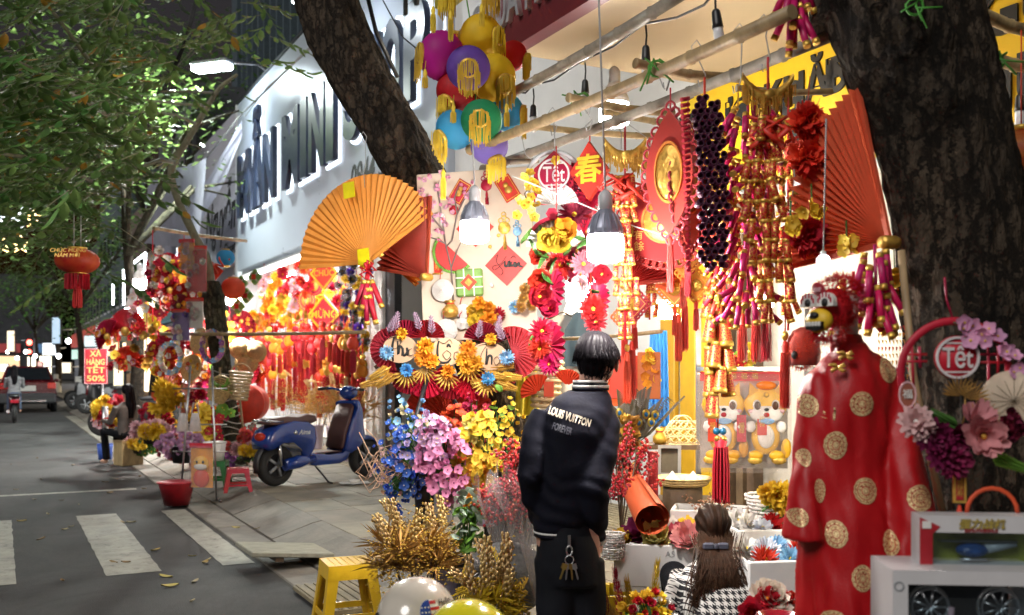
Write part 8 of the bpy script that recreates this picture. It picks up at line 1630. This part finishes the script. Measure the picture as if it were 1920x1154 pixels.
for sx in (-1,1):
 part('tail_light',MB().box((sx * .72,-.01,.90),(.26,.06,.20),ch=.03),mat('tail_glow',(.3,.015,.015),.2,emit=.12,ecol=(1,.05,.03)),car); part('wing_mirror',MB().ell((sx * .98,2.3,1.05),(.1,.06,.07),8,6),CARR,car)
 for y in (.75,3.3):
  wv = part('wheel',MB().lathe([(.2,-.08),(.33,-.1),(.35,0),(.33,.1),(.2,.08)],20,0,Matrix.Translation((sx * .80,y,.35)) @ Matrix.Rotation(pi / 2,4,'Y')),TYRE,car); part('rim',MB().lathe([(.01,-.1),(.2,-.105),(.2,.105),(.01,.1)],16,0,Matrix.Translation((sx * .80,y,.35)) @ Matrix.Rotation(pi / 2,4,'Y')),STEEL,wv)
# rider and motorbike in front of the car
def motorbike(lab,p,rz,m,s=1.0,grp=None):
 t = thing('motorbike',lab,'motorbike',p,rz,grp,sc=s); wheel(t,0,.28); wheel(t,1.25,.28); mb = MB(); sheetbody(mb,[(-.3,.62),(-.1,.74),(.3,.72),(.5,.5),(.85,.45),(1.05,.85),(1.15,.85),(1.2,.5),(.9,.3),(.4,.28),(.1,.42),(-.15,.52)],.13); part('body',mb,m,t)
 mb = MB(); sheetbody(mb,[(-.3,.72),(-.1,.80),(.3,.80),(.5,.76),(.45,.70),(-.1,.70)],.12); part('saddle',mb,BLK,t); part('handlebar',MB().tube([(.9,-.34,1.0),(1.0,0,.96),(.9,.34,1.0)],.016,6),BLK,t); part('fork',MB().tube([(1.05,0,.8),(1.25,-.06,.28)],.03,6),STEEL,t); part('tail_lamp',MB().box((-.31,0,.60),(.04,.2,.08)),mat('lamp_red',(.4,.01,.01),.2),t); part('exhaust',MB().tube([(.5,.14,.26),(-.15,.16,.32)],.045,8),STEEL,t); return t
ang = atan2(S.y,S.x); rp_ = W(27,788,27); motorbike('red motorbike ridden away along the road behind the red car',(rp_.x,rp_.y,0),ang,CARR); simple_person('rider with long dark hair in a striped grey top on the red motorbike',(rp_.x + S.x * .25,rp_.y + S.y * .25,.0),ang - pi / 2,HAIR,mat('striped_top',(.35,.35,.37),.8,stretch=(1,1,8),scale=8,col2=(.06,.06,.07)),mat('jeans',(.05,.07,.12),.8),'ride',1.0)
for i,(s_,n_,m,lab) in enumerate(((20.6,2.9,BLK,'black motorbike parked behind the flower buckets of the far stall'),(31,3.4,BLK,'black motorbike under the sale sign, nearest of the parked row'),(33,3.5,CARR,'dark red motorbike in the parked row past the sale sign'),(35,3.4,GREY,'grey motorbike in the parked row past the sale sign'),(38,3.5,BLK,'black motorbike farthest in the parked row'))): motorbike(lab,SN(s_,n_,PAV),ang + 1.1 + .1 * i,m,grp='motorbikes parked on the pavement')
# ================================================================ MINI SHOP GOODS AND FAR STALL
q = random.Random(77)
def charm(lab,p,m,L,grp,s=1.0):
 t = thing('tassel_charm',lab,'charm',p,group=grp); part('charm_knob',MB().ell((0,0,0),(.07 * s,.05,.08 * s),10,7).ell((0,0,.11 * s),(.045 * s,.04,.04 * s),8,6),m,t); tassel(t,(0,0,-.06),L,RED,.035); part('cord',MB().tube([(0,0,.1),(0,0,.4)],.006,4),RED,t); return t
ORD = 'first second third fourth fifth sixth seventh eighth ninth tenth eleventh twelfth thirteenth fourteenth fifteenth sixteenth seventeenth eighteenth nineteenth twentieth twenty-first twenty-second twenty-third twenty-fourth twenty-fifth twenty-sixth twenty-seventh twenty-eighth twenty-ninth thirtieth thirty-first thirty-second thirty-third'.split()
g = 'tasselled charms crowding the mini shop front'; pr = {}
for i in range(64):
 r = i // 22; px = 486 + (i % 22) * 9.3 + q.uniform(-3,3); py = (668,692,640)[r] + q.uniform(-16,16); k = q.choice('GOR'); m = {'G': GOLD,'O': ORF,'R': RED}[k]; n = 5.0 - .3 * r
 lab = {'G': 'gold','O': 'orange','R': 'red'}[k] + ' tassel charm, ' + ORD[i % 22] + ' from the thin tree in the ' + ('lower','lowest','upper')[r] + ' row of the mini shop'
 if (k,r) in pr: dup(pr[k,r],WN(px,py,n),label=lab)
 else: pr[k,r] = charm(lab,WN(px,py,n),m,(.45,.62,.35)[r],g,q.uniform(1,1.3))
for py,tx,w in ((500,'CHÚC',.56),(572,'MỪNG',.66),(634,'XUÂN',.6)):
 medallion('red diamond sign with yellow border reading ' + tx,WN(608,py - 30,4.8),-.45,DIA(w,w),RED,txt=tx,ts=w * .26,tm=YEL,cord=.1,border=False,cat='diamond sign',name='diamond_sign')
 o = bpy.data.objects[[x.name for x in COL.objects if x.name.startswith('diamond_sign')][-1]]; b = [(x,z - w / 2 - .1) for x,z in DIA(w,w)]; b2 = [(x,z - w / 2 - .1) for x,z in DIA(w * .84,w * .84)]; part('yellow_border',MB().ring(b,b2,-.03,-.012),YEL,o)
def strand(lab,px,py0,py1,n,ms,r,step,grp,kind='five'):
 p = WN(px,py0,n); H = p.z - WN(px,py1,n).z; t = thing('flower_strand',lab,'garland',p,group=grp); k = int(H / step)
 for i in range(k): put(t,flower(kind,r,q.choice(ms)),(q.gauss(0,r * .7),-.02,-step * i),(q.gauss(0,.5),-1,q.gauss(0,.4)))
 part('cord',MB().tube([(0,0,.2),(0,0,-H)],.008,4),RED,t)
SILV = mat('silver_foil',(.7,.7,.75),.25,1.0); TIN = mat('violet_foil',(.22,.12,.6),.3,.8)
for i,px in enumerate((648,658,668,678)): strand('shimmering violet and silver tinsel string, number %s from the white column' % ('four','three','two','one')[i],px,498,720,5.1,[SILV,TIN,SILV,YELP],.09,.11,'tinsel strings by the white column','mum')
for i,(px,a,b,m,nm) in enumerate(((540,505,560,[REDP,CRIM],'red'),(560,500,590,[LPINK,REDP],'pink and red'),(580,505,570,[REDP,ORED],'scarlet'),(634,540,660,[CRIM],'crimson'),(520,520,600,[YELP,ORF],'yellow'),(532,560,620,[YELP,GOLD],'gold yellow'),(505,560,650,[REDP,ORF],'red orange'),(550,585,650,[ORF,GOLD],'orange gold'),(572,580,650,[REDP,GOLD],'red gold'),(590,600,660,[REDP,ORED],'flame red'),(495,510,560,[LPINK,WHT],'pale pink'),(478,590,660,[GOLD,ORF],'orange and gold'))):
 strand(nm + ' blossom string hanging inside the mini shop front',px,a,b,5.5,m,.13,.12,'blossom strings of the mini shop','dahlia')
for i,(px,py,s,m) in enumerate(((470,600,.5,ORED),(487,600,.4,RED),(505,545,.4,LPINK),(575,555,.45,RED),(555,620,.4,ORED),(520,640,.4,RED),(455,600,.45,WHT),(590,530,.4,CRIM),(645,640,.4,RED))):
 medallion(('orange red','red','pale pink','scarlet','dark orange','wide red','white','crimson','small red')[i] + ' round paper charm with gold relief in the mini shop',WN(px,py - 18,5.6),-.5,poly(20,s / 2),m,disc=(s * .25,1),cord=.06,cat='charm',group='round charms of the mini shop')
for i,(px,py) in enumerate(((452,655),(462,682),(478,660))):
 t = thing('straw_hat',('upper','lower','inner')[i] + ' small straw hat toy hanging beside the thin tree','hat',W(px,py,14.5),rot=(1.3,0,.3)); part('crown',MB().lathe([(.13,0),(.12,.03),(.07,.10),(.001,.12)],18,cap=False),WICK,t); part('brim',MB().lathe([(.12,.005),(.165,0),(.17,.01),(.12,.02)],20),WICK,t)
for i in range(5): c = WN(530 + 32 * i,800,4.9 - .1 * i); gold_plant('dried gold bunch on the floor of the mini shop, number %s from the thin tree' % ('one','two','three','four','five')[i],(c.x,c.y,PAV),.5,.95 + .1 * (i % 2),40 + i,n=320,grp='dried gold bunches at the mini shop',dens=.6)
for i,(px,py) in enumerate(((452,532),(462,555),(478,520),(446,575))):
 t = thing('square_cake',('uppermost','middle','inner','lowest')[i] + ' green square cake toy on the string beside the thin tree','ornament',W(px,py,14.2),rot=(0,.8,-.4)); part('leaf_wrap',MB().box((0,0,0),(.17,.05,.17),ch=.01),MATS['leaf_wrap'],t); part('string',MB().box((0,-.028,0),(.02,.005,.175)).box((0,-.029,0),(.175,.005,.02)),WHT,t); part('diamond',MB().prism(DIA(.1,.1),-.036,-.03),RED,t)
pole(300,626,686,623,1.5 + 65 / F * 13.4,.024,'long bamboo rod tied across the thin tree in front of the mini shop'); pole(288,428,462,452,1.5 + 262 / F * 14.2,.026,'high bamboo rod across the thin tree under the plastic sheet')
lantern('plain sky blue lantern beside the thin tree',W(423,484,14),.13,SILK['blue'],(0,0,1),fringe=False); lantern('plain orange red lantern beneath the blue one',W(437,541,14.1),.17,paper_mat('silk_coral',(.75,.13,.06)),(0,0,1),fringe=False)
t = lantern('round red printed lantern with gold lettering hanging from the leafy branch',W(145,490,8.6),.185,mat('lantern_red',(.58,.012,.012),.5,col2=(.60,.10,.02),scale=7,translucent=.3,rnd=0),(0,0,1),fringe=False,squash=.62); text('CHÚC MỪNG\nNĂM MỚI',.05,GOLDP,t,(0,-.19,.05),rot=(-.35,0,0))
mb = MB(); fringe_mb(mb,[(.085 * cos(a),.085 * sin(a),-.11) for a in [k * .13 for k in range(48)]],.13,.008,k=2,jit=.08); part('red_fringe',mb,RED,t); tassel(t,(0,0,-.2),.2,RED,.03); part('hang_cords',MB().tube([(-.03,0,.12),(-.03,0,.42)],.004,4).tube([(.03,0,.12),(.03,0,.42)],.004,4),WIRE,t)
sg_ = thing('sale_sign','red sale board with gold lettering XẢ HÀNG TẾT 50% on a post','sign',W(180,687,17.5)); part('board',MB().box((0,0,0),(.40,.03,.62)),mat('board_red',(.36,.02,.035),.5,rnd=0),sg_); part('border',MB().ring([(-.2,-.31),(.2,-.31),(.2,.31),(-.2,.31)],[(-.19,-.3),(.19,-.3),(.19,.3),(-.19,.3)],-.019,-.013),LPINK,sg_)
for i,w in enumerate(('XẢ','HÀNG','TẾT','50%')): text(w,.14,mat('gold_letters',(.75,.50,.16),.5,rnd=0),sg_,(0,-.018,.215 - .145 * i),off=.02,fit=(.20 if i == 0 else .32,None))
part('post',MB().tube([(.1,.03,-.3),(.1,.03,-1.45)],.02,6),STEEL,sg_)
# fans, wreaths and bags hung in the far stall
for i,(px,py,R,a0,a1,m,lab) in enumerate(((238,622,.36,0,180,RED,'wide scarlet paper fan glowing beside the white bulb'),(205,632,.28,60,230,CRIM,'crimson fan at the road end of the far stall'),(238,680,.26,-20,200,RED,'red fan with gold blossom below the scarlet one'),(314,505,.26,0,360,CRIM,'big crimson pleated disc at the top of the far stall'),(322,545,.25,0,360,RED2,'maroon pleated disc under the big crimson one'),(305,640,.2,0,360,CRIM,'small crimson disc beneath the maroon one'),(302,682,.22,0,360,RED,'bright red disc beside the white wreath'),(298,575,.2,0,360,RED2,'maroon disc next to the hanging mirrors'),(352,595,.2,0,360,RED,'red disc among white blossoms near the bamboo rod'),(350,675,.22,0,360,RED,'red disc behind the straw fan'),(345,560,.2,0,360,ORED,'coral disc near the clear bags'))):
 t = thing('pleated_fan',lab,'paper fan',W(px,py,15.6 - .0 * i),-.3); part('pleated_paper',fan_mesh(R,radians(a0),radians(a1),20,m,.02,.05),None,t); part('boss',MB().ell((0,-.05,0),(R * .22,.03,R * .22),10,6),GOLDP,t)
 for k in range(9): a = q.uniform(0,6.28); put(t,flower('five',.055,q.choice((YELP,WHT,LPINK,REDP,ORF))),(R * .65 * cos(a),-.06,R * .65 * sin(a) * (.5 if a1 < 360 else 1)),(q.gauss(0,.4),-1,0))
WR = [(322,672,WHT,'white floral teardrop wreath in the far stall'),(400,650,VIOL,'purple floral wreath hung on the thin tree')]
for px,py,m,lab in WR:
 t = thing('small_wreath',lab,'wreath',W(px,py,13.6),-.2); part('ring',MB().tube([(.15 * cos(a),0,.20 * sin(a)) for a in [k * pi / 10 for k in range(21)]],.03,6),WICK,t)
 for k in range(26): a = k * .2417; put(t,flower('five',.042,q.choice((m,m,SKYF,LPINK))),(.15 * cos(a),-.035,.20 * sin(a)),(q.gauss(0,.4),-1,q.gauss(0,.4)))
for i,(px,py,s,lab) in enumerate(((375,640,.19,'straw hand fan hanging under the bamboo rod'),(358,690,.20,'lower straw hand fan beside the metal rack'))):
 t = thing('straw_fan',lab,'hand fan',W(px,py,13.9),rot=(0,.5,-.3)); part('blade',MB().prism(poly(18,s,0,.8),-.008,.008),WICK,t); part('handle',MB().tube([(0,0,-s),(0,0,-s * 1.7)],.014,6),BAMB,t)
for i,(px,py,w,h,lab,m) in enumerate(((368,508,.30,.62,'clear bag with a red doll card hung on the thin tree',RED),(350,480,.22,.4,'clear bag of orange cards at the top of the far stall',ORF),(338,612,.26,.42,'clear bag of violet foil cones above the white wreath',TIN),(364,590,.26,.4,'clear bag of white blossoms beside the thin tree',WHT))):
 t = thing('hanging_bag',lab,'bag',W(px,py,13.4),-.2); part('card',MB().box((0,.02,0),(w * .9,.02,h * .9)),m,t); part('header',MB().box((0,0,h * .5),(w,.03,.05)),RED,t)
 for k in range(7): put(t,flower('dahlia',.05,q.choice((LPINK,WHT,m))),(q.uniform(-.4,.4) * w,-.01,q.uniform(-.4,.4) * h))
 part('clear_film',MB().grid(lambda u,v: ((u - .5) * w,-.05 * sin(pi * u),(v - .5) * h),8,8),PLAST,t)
t = thing('red_spring','scarlet paper coil decoration beside the blue lantern','ornament',W(408,500,13.9),rot=(0,.7,0)); part('coil',MB().tube([(.06 * cos(a),.06 * sin(a),.18 - .02 * a / 1.0) for a in [k * .5 for k in range(48)]],.014,5),ORED,t); part('card',MB().box((-.02,.05,-.1),(.22,.01,.2)),RED,t)
def bunch(lab,px,py,d,gs,pot=None,grp=None):
 p = W(px,py,d); bouquet(lab,p,pot,[([flower(k,r,m,YELP)],c,o,rr,(.8,1.2)) for k,r,m,c,o,rr in gs],'bouquet',grp=grp)
BKT = lambda h,r=.12: [(r * .8,0),(r,h),(r * 1.05,h)]
bunch('yellow and cream flowers on a pole by the woman in black',195,800,16.2,(('dahlia',.08,YELP,22,(-.05,0,.3),(.17,.15,.18)),('five',.06,LPINK,16,(0,0,.1),(.22,.15,.16)),('mum',.08,REDP,18,(.2,0,.25),(.28,.2,.26)),('five',.07,ORED,16,(.1,0,.08),(.25,.15,.15))))
for m,px,py,d,h,r,lab in ((STEEL,197,868,15.9,.85,.05,'grey post that carries the yellow and cream flowers'),): t = thing('flower_stand',lab,'stand',W(px,862,d)); part('post',MB().lathe([(r,.2),(r,h)],10),m,t); part('bucket',MB().lathe([(.10,0),(.12,.25),(.11,.25),(.09,.02),(.001,.02)],14),BLUEF,t)
bunch('pink and yellow mum posy by the woman in black',284,832,13.2,(('dahlia',.09,LPINK,16,(-.05,0,.2),(.26,.15,.09)),('dahlia',.10,YELP,8,(.0,-.1,.17),(.15,.08,.07)),('five',.06,GRN,20,(.05,0,.05),(.25,.15,.06))),(BKT(.12),BLK))
bunch('mauve feathery bush in front of the metal rack',340,868,11.9,(('mum',.05,mat('mauve_feather',(.55,.30,.48),.7),70,(0,0,.22),(.28,.16,.16)),),(BKT(.2),BLK))
bunch('bunch of bright yellow hanging leaves above the rack',313,760,13.9,(('lotus',.09,YELP,22,(0,0,.12),(.2,.1,.2)),)); bunch('dark red berry sprays under the yellow leaves',295,800,14.2,(('mum',.05,CRIM,50,(0,0,.18),(.25,.15,.2)),('five',.04,GOLD,12,(.05,0,.2),(.2,.1,.2))))
bunch('pink orange blossom sprays behind the metal rack',338,745,14.0,(('five',.06,mat('salmon_blossom',(.75,.32,.25),.6,translucent=.2),50,(0,0,.1),(.28,.15,.28)),('dahlia',.08,CRIM,12,(.22,0,.05),(.14,.1,.14))))
bunch('tall yellow flower column beside the hanging plastic bags',380,850,12.6,(('five',.06,YELP,46,(0,0,.32),(.10,.08,.30)),('five',.05,REDP,24,(.15,0,.25),(.12,.08,.28))),(BKT(.1),BLK))
bunch('magenta and green sprays beside the thin tree foot',402,800,13.2,(('dahlia',.06,MAG,16,(0,0,.1),(.16,.1,.2)),('five',.06,LGRN,12,(.1,0,.2),(.12,.1,.16)))); bunch('pink wrapped posy next to the scooter wheel',470,830,12.9,(('dahlia',.06,mat('coral_petal',(.7,.12,.1),.6),14,(0,0,.06),(.16,.1,.12)),('five',.05,VIOL,14,(.1,0,-.1),(.12,.1,.12))))
bunch('orange and cream bloom pile deep in the far stall',330,700,16.5,(('dahlia',.1,ORF,12,(-.1,0,.1),(.3,.1,.3)),('dahlia',.1,REDP,26,(.2,0,.2),(.5,.1,.5)),('five',.08,WHT,20,(.2,0,.3),(.4,.1,.5))))
for i,(px,py,d,lab) in enumerate(((405,748,13.0,'round straw basket with green trim tied to the thin tree'),(447,748,13.0,'cream woven tote hanging on the thin tree'))):
 t = thing('woven_basket',lab,'basket',W(px,py,d),rot=(.3 * (1 - i),.5 - .4 * i,0)); part('weave',basket_mesh(.11,.17 - .03 * i,.22 + .12 * i,MATS['pale_cane'] if i else WICK,18,8),None,t); part('handle',MB().tube([(.13 * cos(a),0,.22 + .12 * i + .12 * sin(a)) for a in [k * pi / 8 for k in range(9)]],.012,5),MATS['pale_cane'],t)
 if not i:
  for k in range(8): put(t,LEAF2,(q.gauss(.05,.06),-.1,.2 + q.gauss(0,.05)),(q.gauss(0,.5),-1,.4),name='leaf',sc=2)
rk = thing('metal_rack','thin metal rack with hooks holding plastic bags beside the thin tree','rack',W(372,925,11.0)); rk.location.z = .02
for x in (-.2,.2): part('post',MB().tube([(x,0,0),(x * .6,.1,1.5)],.012,6),STEEL,rk); part('foot',MB().tube([(x * 1.6,-.2,.01),(x * .7,.2,.02)],.014,6),CHROME,rk)
for z in (.55,.85,1.25): part('rail',MB().tube([(-.3,.05,z),(.3,.05,z)],.009,6),STEEL,rk)
for i,px in enumerate((343,366)):
 t = thing('carrier_bag',('white carrier bag with orange print, nearer the road','white carrier bag with orange print, nearer the thin tree')[i],'bag',W(px,765,11.0)); BGM = mat('white_film',(.75,.72,.72),.4,translucent=.5,rnd=0)
 mb = MB(); mb.grid(lambda u,v: ((.035 + .035 * v) * cos(2 * pi * u) * (1 + .1 * sin(9 * u * 6)),.03 * sin(2 * pi * u),-.06 - .2 * v),20,8); part('bag',mb,BGM,t); part('handles',MB().tube([(-.04,0,-.07),(-.02,0,.06),(-.02,0,.0)],.008,4).tube([(.04,0,-.07),(.02,0,.06),(.02,0,.0)],.008,4),BGM,t); part('contents',MB().ell((0,0,-.22),(.055,.024,.035),10,6),ORF,t)
t = thing('red_basin','round red plastic basin on the kerb','basin',W(331,928,10.7)); t.location.z = .03; part('bowl',MB().lathe([(.001,.012),(.12,.01),(.13,0),(.185,.23),(.20,.24),(.198,.25),(.18,.24),(.125,.02),(.001,.02)],28,cap=False),RPL,t); part('rim',MB().lathe([(.19,.232),(.205,.238),(.205,.25),(.19,.252)],28),RPL,t)
t = thing('cartoon_pack','upright clear pack with a cartoon cat card beside the red basin','toy pack',W(377,915,10.6),-.15); part('card',MB().box((0,.02,.22),(.24,.02,.44)),ORF,t); part('header',MB().box((0,0,.45),(.25,.02,.05)),RED,t); h_ = part('cat_head',MB().ell((0,0,.26),(.09,.03,.08),14,9),CYL,t); part('muzzle',MB().ell((0,-.02,.225),(.075,.02,.035),12,7),CWH,h_)
for x in (-.035,.035): part('eye',MB().ell((x,-.03,.275),(.014,.006,.018),8,6),INK,h_)
part('cat_body',MB().ell((0,0,.10),(.09,.03,.10),12,8),RED,t); part('clear_film',MB().grid(lambda u,v: ((u - .5) * .27,-.05 * sin(pi * u),v * .45),8,8),PLAST,t)
c = W(446,918,11.05); stool('plastic_stool','red plastic stool at the foot of the thin tree',(c.x,c.y,.13),.31,.26,RPL,.3); c = W(403,920,11.6); stool('plastic_stool','dark green plastic stool beside the cartoon pack',(c.x,c.y,.12),.36,.30,GPL,.1)
t = thing('bucket','white plastic bucket standing on the green stool','bucket',(c.x,c.y,.421)); part('shell',MB().lathe([(.10,0),(.13,.22),(.125,.22),(.095,.01),(.001,.01)],18),WHT,t); part('rim',MB().lathe([(.128,.20),(.138,.21),(.128,.22)],18),WHT,t)
t = thing('red_box','large round red gift box beside the cream tote','gift box',W(462,790,14.2)); part('box',MB().lathe([(.26,0),(.26,.35)],24,0,Matrix.Rotation(pi / 2,4,'X')),RED,t,(0,.3,.25)); part('lid',MB().lathe([(.27,.0),(.275,.06),(.27,.08)],24,0,Matrix.Rotation(pi / 2,4,'X')),RED,t,(0,0,.25))
# festoon stars, deer, traffic light over the far road
YST = bulb_mat('star_glow',(1,.6,.15),3.0); LG = 'star shaped lights over the road'
for i,(px,py) in enumerate(((62,410),(5,460),(38,458))): t = thing('star_light',('highest','leftmost','lower')[i] + ' yellow star light among the leaves','light',W(px,py,24),group=LG); st_ = [((.24 if k % 2 == 0 else .11) * sin(k * pi / 5),(.24 if k % 2 == 0 else .11) * cos(k * pi / 5)) for k in range(10)]; part('outline',MB().ring(st_,[(x * .7,z * .7) for x,z in st_],-.02,.02),YST,t); part('wire',MB().tube([(0,0,.2),(0,.1,1.2)],.01,4),BLK,t)
t = thing('deer_light','white leaping deer outline of light above the road','light',W(20,415,24)); part('light_tube',MB().tube([(-.5,0,.1),(-.2,0,.12),(.1,0,.08),(.3,0,.3),(.5,0,.35)],.035,6).tube([(-.5,0,.1),(-.45,0,-.2)],.03,6).tube([(.1,0,.08),(.3,0,-.1),(.1,0,-.25)],.03,6).tube([(-.3,0,.1),(-.1,0,-.2)],.03,6),LEDB,t); part('wire',MB().tube([(0,0,.1),(0,.1,1.2)],.01,4),BLK,t)
t = thing('traffic_light','traffic signal showing red far down the road','traffic light',W(57,700,70)); part('pole',MB().tube([(0,0,-1.2),(0,0,1.2)],.08,6),BLK,t); part('housing',MB().box((0,0,1.8),(.5,.3,1.3)),BLK,t); part('red_lamp',MB().ell((0,-.16,2.15),(.2,.06,.2),10,6),bulb_mat('signal_red',(1,.05,.03),12),t); part('dark_lamp',MB().ell((0,-.16,1.5),(.15,.04,.15),10,6),bulb_mat('signal_red',(1,.05,.03),12),t)
# leaves on the road
lf = [leaf_mesh(mat('dry_leaf',(.38,.28,.10),.6,var=.3,rnd=.3),.12,.05),leaf_mesh(mat('pale_dry_leaf',(.42,.36,.22),.6),.10,.04)]
for i,(px,py) in enumerate(sorted(((212,925),(140,873),(225,980),(255,981),(300,1032),(368,1045),(395,1050),(380,1060),(298,1082),(115,1090),(50,978),(92,967),(120,940),(205,1055),(335,1100),(365,1128),(60,938),(148,948),(450,998),(475,1000),(265,918),(35,920),(85,1010),(20,872),(75,900),(128,990),(372,1090),(190,905),(245,1057),(260,895),(128,994),(70,860)),key=lambda z: -z[1])):
 d = CZ * F / (py - HY); o = link('fallen_leaf',q.choice(lf),None,W(px,py,d)); o.location.z = .012 if px < 440 else .04; o.rotation_euler = (q.uniform(-.2,.2),q.uniform(-.15,.1),q.uniform(0,6.28)); o.scale = (q.uniform(.5,1.0),) * 3; tag(o,('pale' if 'pale' in o.data.materials[0].name else 'brown') + ' dry leaf on the road, ' + ORD[i] + ' counting away from the near edge','leaf','dry leaves on the road')
for px,py,lab in ((755,915,'white paper tray lying behind the easel'),(790,925,'second white paper tray with a cup behind the easel'),(665,908,'crumpled clear bag on the pavement by the scooter')):
 d = (CZ - PAV) * F / (py - HY); t = thing('litter',lab,'litter',W(px,py,d),.4); part('sheet',MB().grid(lambda u,v: ((u - .5) * .34,(v - .5) * .22,.015 + .02 * noise.noise((u * 4 + px,v * 4,1))),8,6),WHT,t)
 part('cup',MB().lathe([(.04,.01),(.07,.05),(.065,.05)],12),WHT,t)
# crowded extras of the far stall
hk = 'small blossoms strings crowding the far stall'
for i,(px,a,b,ms,w) in enumerate(((286,470,600,(REDP,CRIM,WHT),'red and white'),(300,600,720,(REDP,YELP,ORED),'red and yellow'),(335,600,720,(LPINK,REDP,WHT),'pink and white'),(345,470,560,(ORF,REDP,YELP),'orange and gold'),(360,640,740,(REDP,CRIM,ORF),'scarlet'),(385,520,620,(REDP,WHT),'red with white dots'),(312,690,760,(ORED,YELP),'flame coloured'),(258,560,640,(WHT,LPINK,REDP),'pale rose'),(275,620,700,(REDP,GOLD),'red and gold'),(222,655,700,(REDP,YELP),'short red and yellow'),(390,690,760,(MAG,LGRN),'magenta and green'),(430,590,720,(YELP,REDP,ORF),'yellow and red'))):
 p = W(px,a,14.6 + .25 * (i % 4)); H = (b - a) / F * 15; t = thing('flower_strand',w + ' blossom string in the far stall','garland',p,group=hk)
 for k in range(int(H / .085)): put(t,flower(q.choice(('five','dahlia')),.075,q.choice(ms)),(q.gauss(0,.09),-.03,-.085 * k),(q.gauss(0,.5),-1,q.gauss(0,.4)))
 part('cord',MB().tube([(0,0,.3),(0,0,-H)],.008,4),RED,t)
# lit boxes far along the street
for i,(px,py,d,w,h,c,e,lab) in enumerate(((20,640,70,.9,1.6,(1,.8,.5),3,'warm upright light box far along the street, left of the signal'),(92,655,60,1.4,.8,(.8,.9,1),3,'white lit sign above the red car'),(105,620,52,.7,1.5,(.4,.7,1),1.5,'bluish upright light box beyond the painted tree foot'),(170,640,50,1.1,.6,(.7,.95,1),1.6,'pale green lit sign behind the sale board'),(122,690,62,1.2,.7,(1,.85,.6),3,'cream lit sign low beyond the red car'),(208,655,33,.9,.5,(1,.75,.25),2.2,'amber lit sign between the sale board and the slim tree'),(222,700,32,.5,1.1,(1,.9,.5),2.4,'yellow upright light box behind the parked motorbikes'),(75,690,66,.5,.9,(1,.3,.2),2,'small red lit sign near the red car roof'),(8,690,75,1.0,.6,(1,1,.95),4,'white lit sign at the road end'),(140,665,58,.6,.6,(.5,1,.8),1.4,'small mint lit sign by the whitewashed tree'))):
 t = thing('light_box',lab,'lit sign',W(px,py,d),YF * .5); part('casing',MB().box((0,.06,0),(w,.1,h)),DARKM,t); part('lit_face',MB().box((0,0,0),(w * .92,.02,h * .9)),mat('light_box_%d' % i,(.8,.8,.8),emit=e * .3,ecol=c,rnd=0,scale=3),t); part('bracket',MB().tube([(0,.1,0),(.3,.9,.1)],.04,5),STEEL,t)
for i,(px,py,d) in enumerate(((32,672,60),(48,660,66),(66,668,64),(84,676,58),(110,668,50),(128,640,45),(186,640,36),(14,660,72))):
 t = thing('street_bulb','tiny white lamp over the far shopfronts, ' + ORD[sorted([32,48,66,84,110,128,186,14]).index(px)] + ' from the road side','bulb',W(px,py,d))
 part('globe',MB().ell((0,0,0),.12,8,6),bulb_mat('far_bulb',(.95,.97,1),14),t); part('flex',MB().tube([(0,0,.1),(0,0,.5)],.02,4),BLK,t)
# a fuller wall of fans and strings
src_f = [o for o in COL.objects if o.parent is None and o.name.startswith('pleated_fan')][3:]; src_s = [o for o in COL.objects if o.parent is None and o.name.startswith('flower_strand')]
spots = sorted((q.uniform(282,396),q.uniform(470,715)) for _ in range(26)) + sorted((q.uniform(430,482),q.uniform(585,720)) for _ in range(10))
for i,(px,py) in enumerate(spots):
 s_ = q.choice(src_f); o = dup(s_,W(px,py,16.2 + .06 * (i % 9)),-.3 + q.gauss(0,.3),'flower dotted disc deep in the far stall, ' + (ORD[i] + ' from the road' if i < 26 else ORD[i - 26] + ' past the thin tree'),'pleated discs packed in the far stall',q.uniform(.55,1.0))
for i in range(20):
 px = 438 + 10.4 * i; o = dup(src_s[4 + i % 12],WN(px,q.uniform(500,600),6.1),None,'blossom string deep inside the mini shop, ' + ORD[i] + ' from the thin tree','blossom strings deep in the mini shop',q.uniform(.8,1.1))
for i in range(13):
 o = dup(q.choice(src_f),W(286 + 8.6 * i,q.uniform(475,715),13.9 + .1 * (i % 3)),-.3 + q.gauss(0,.3),'flower dotted disc at the front of the far stall, ' + ORD[i] + ' from the road','pleated discs at the front of the far stall',q.uniform(.5,.85))
src_b = [o for o in COL.objects if o.parent is None and o.name.startswith('flower_bouquet')][-9:]
for i,(px,py,d) in enumerate(sorted(((262,850,15.2),(300,838,14.6),(322,862,13.6),(352,850,13.8),(392,845,13.0),(418,850,13.3),(308,800,15.6),(360,800,14.6),(425,800,14.2),(464,862,12.8)))): dup(src_b[i % 9],W(px,py,d),q.uniform(-.4,.4),'kerbside flower bunch of the far stall, ' + ORD[i] + ' from the road','flower bunches heaped at the far stall',q.uniform(.7,.95))
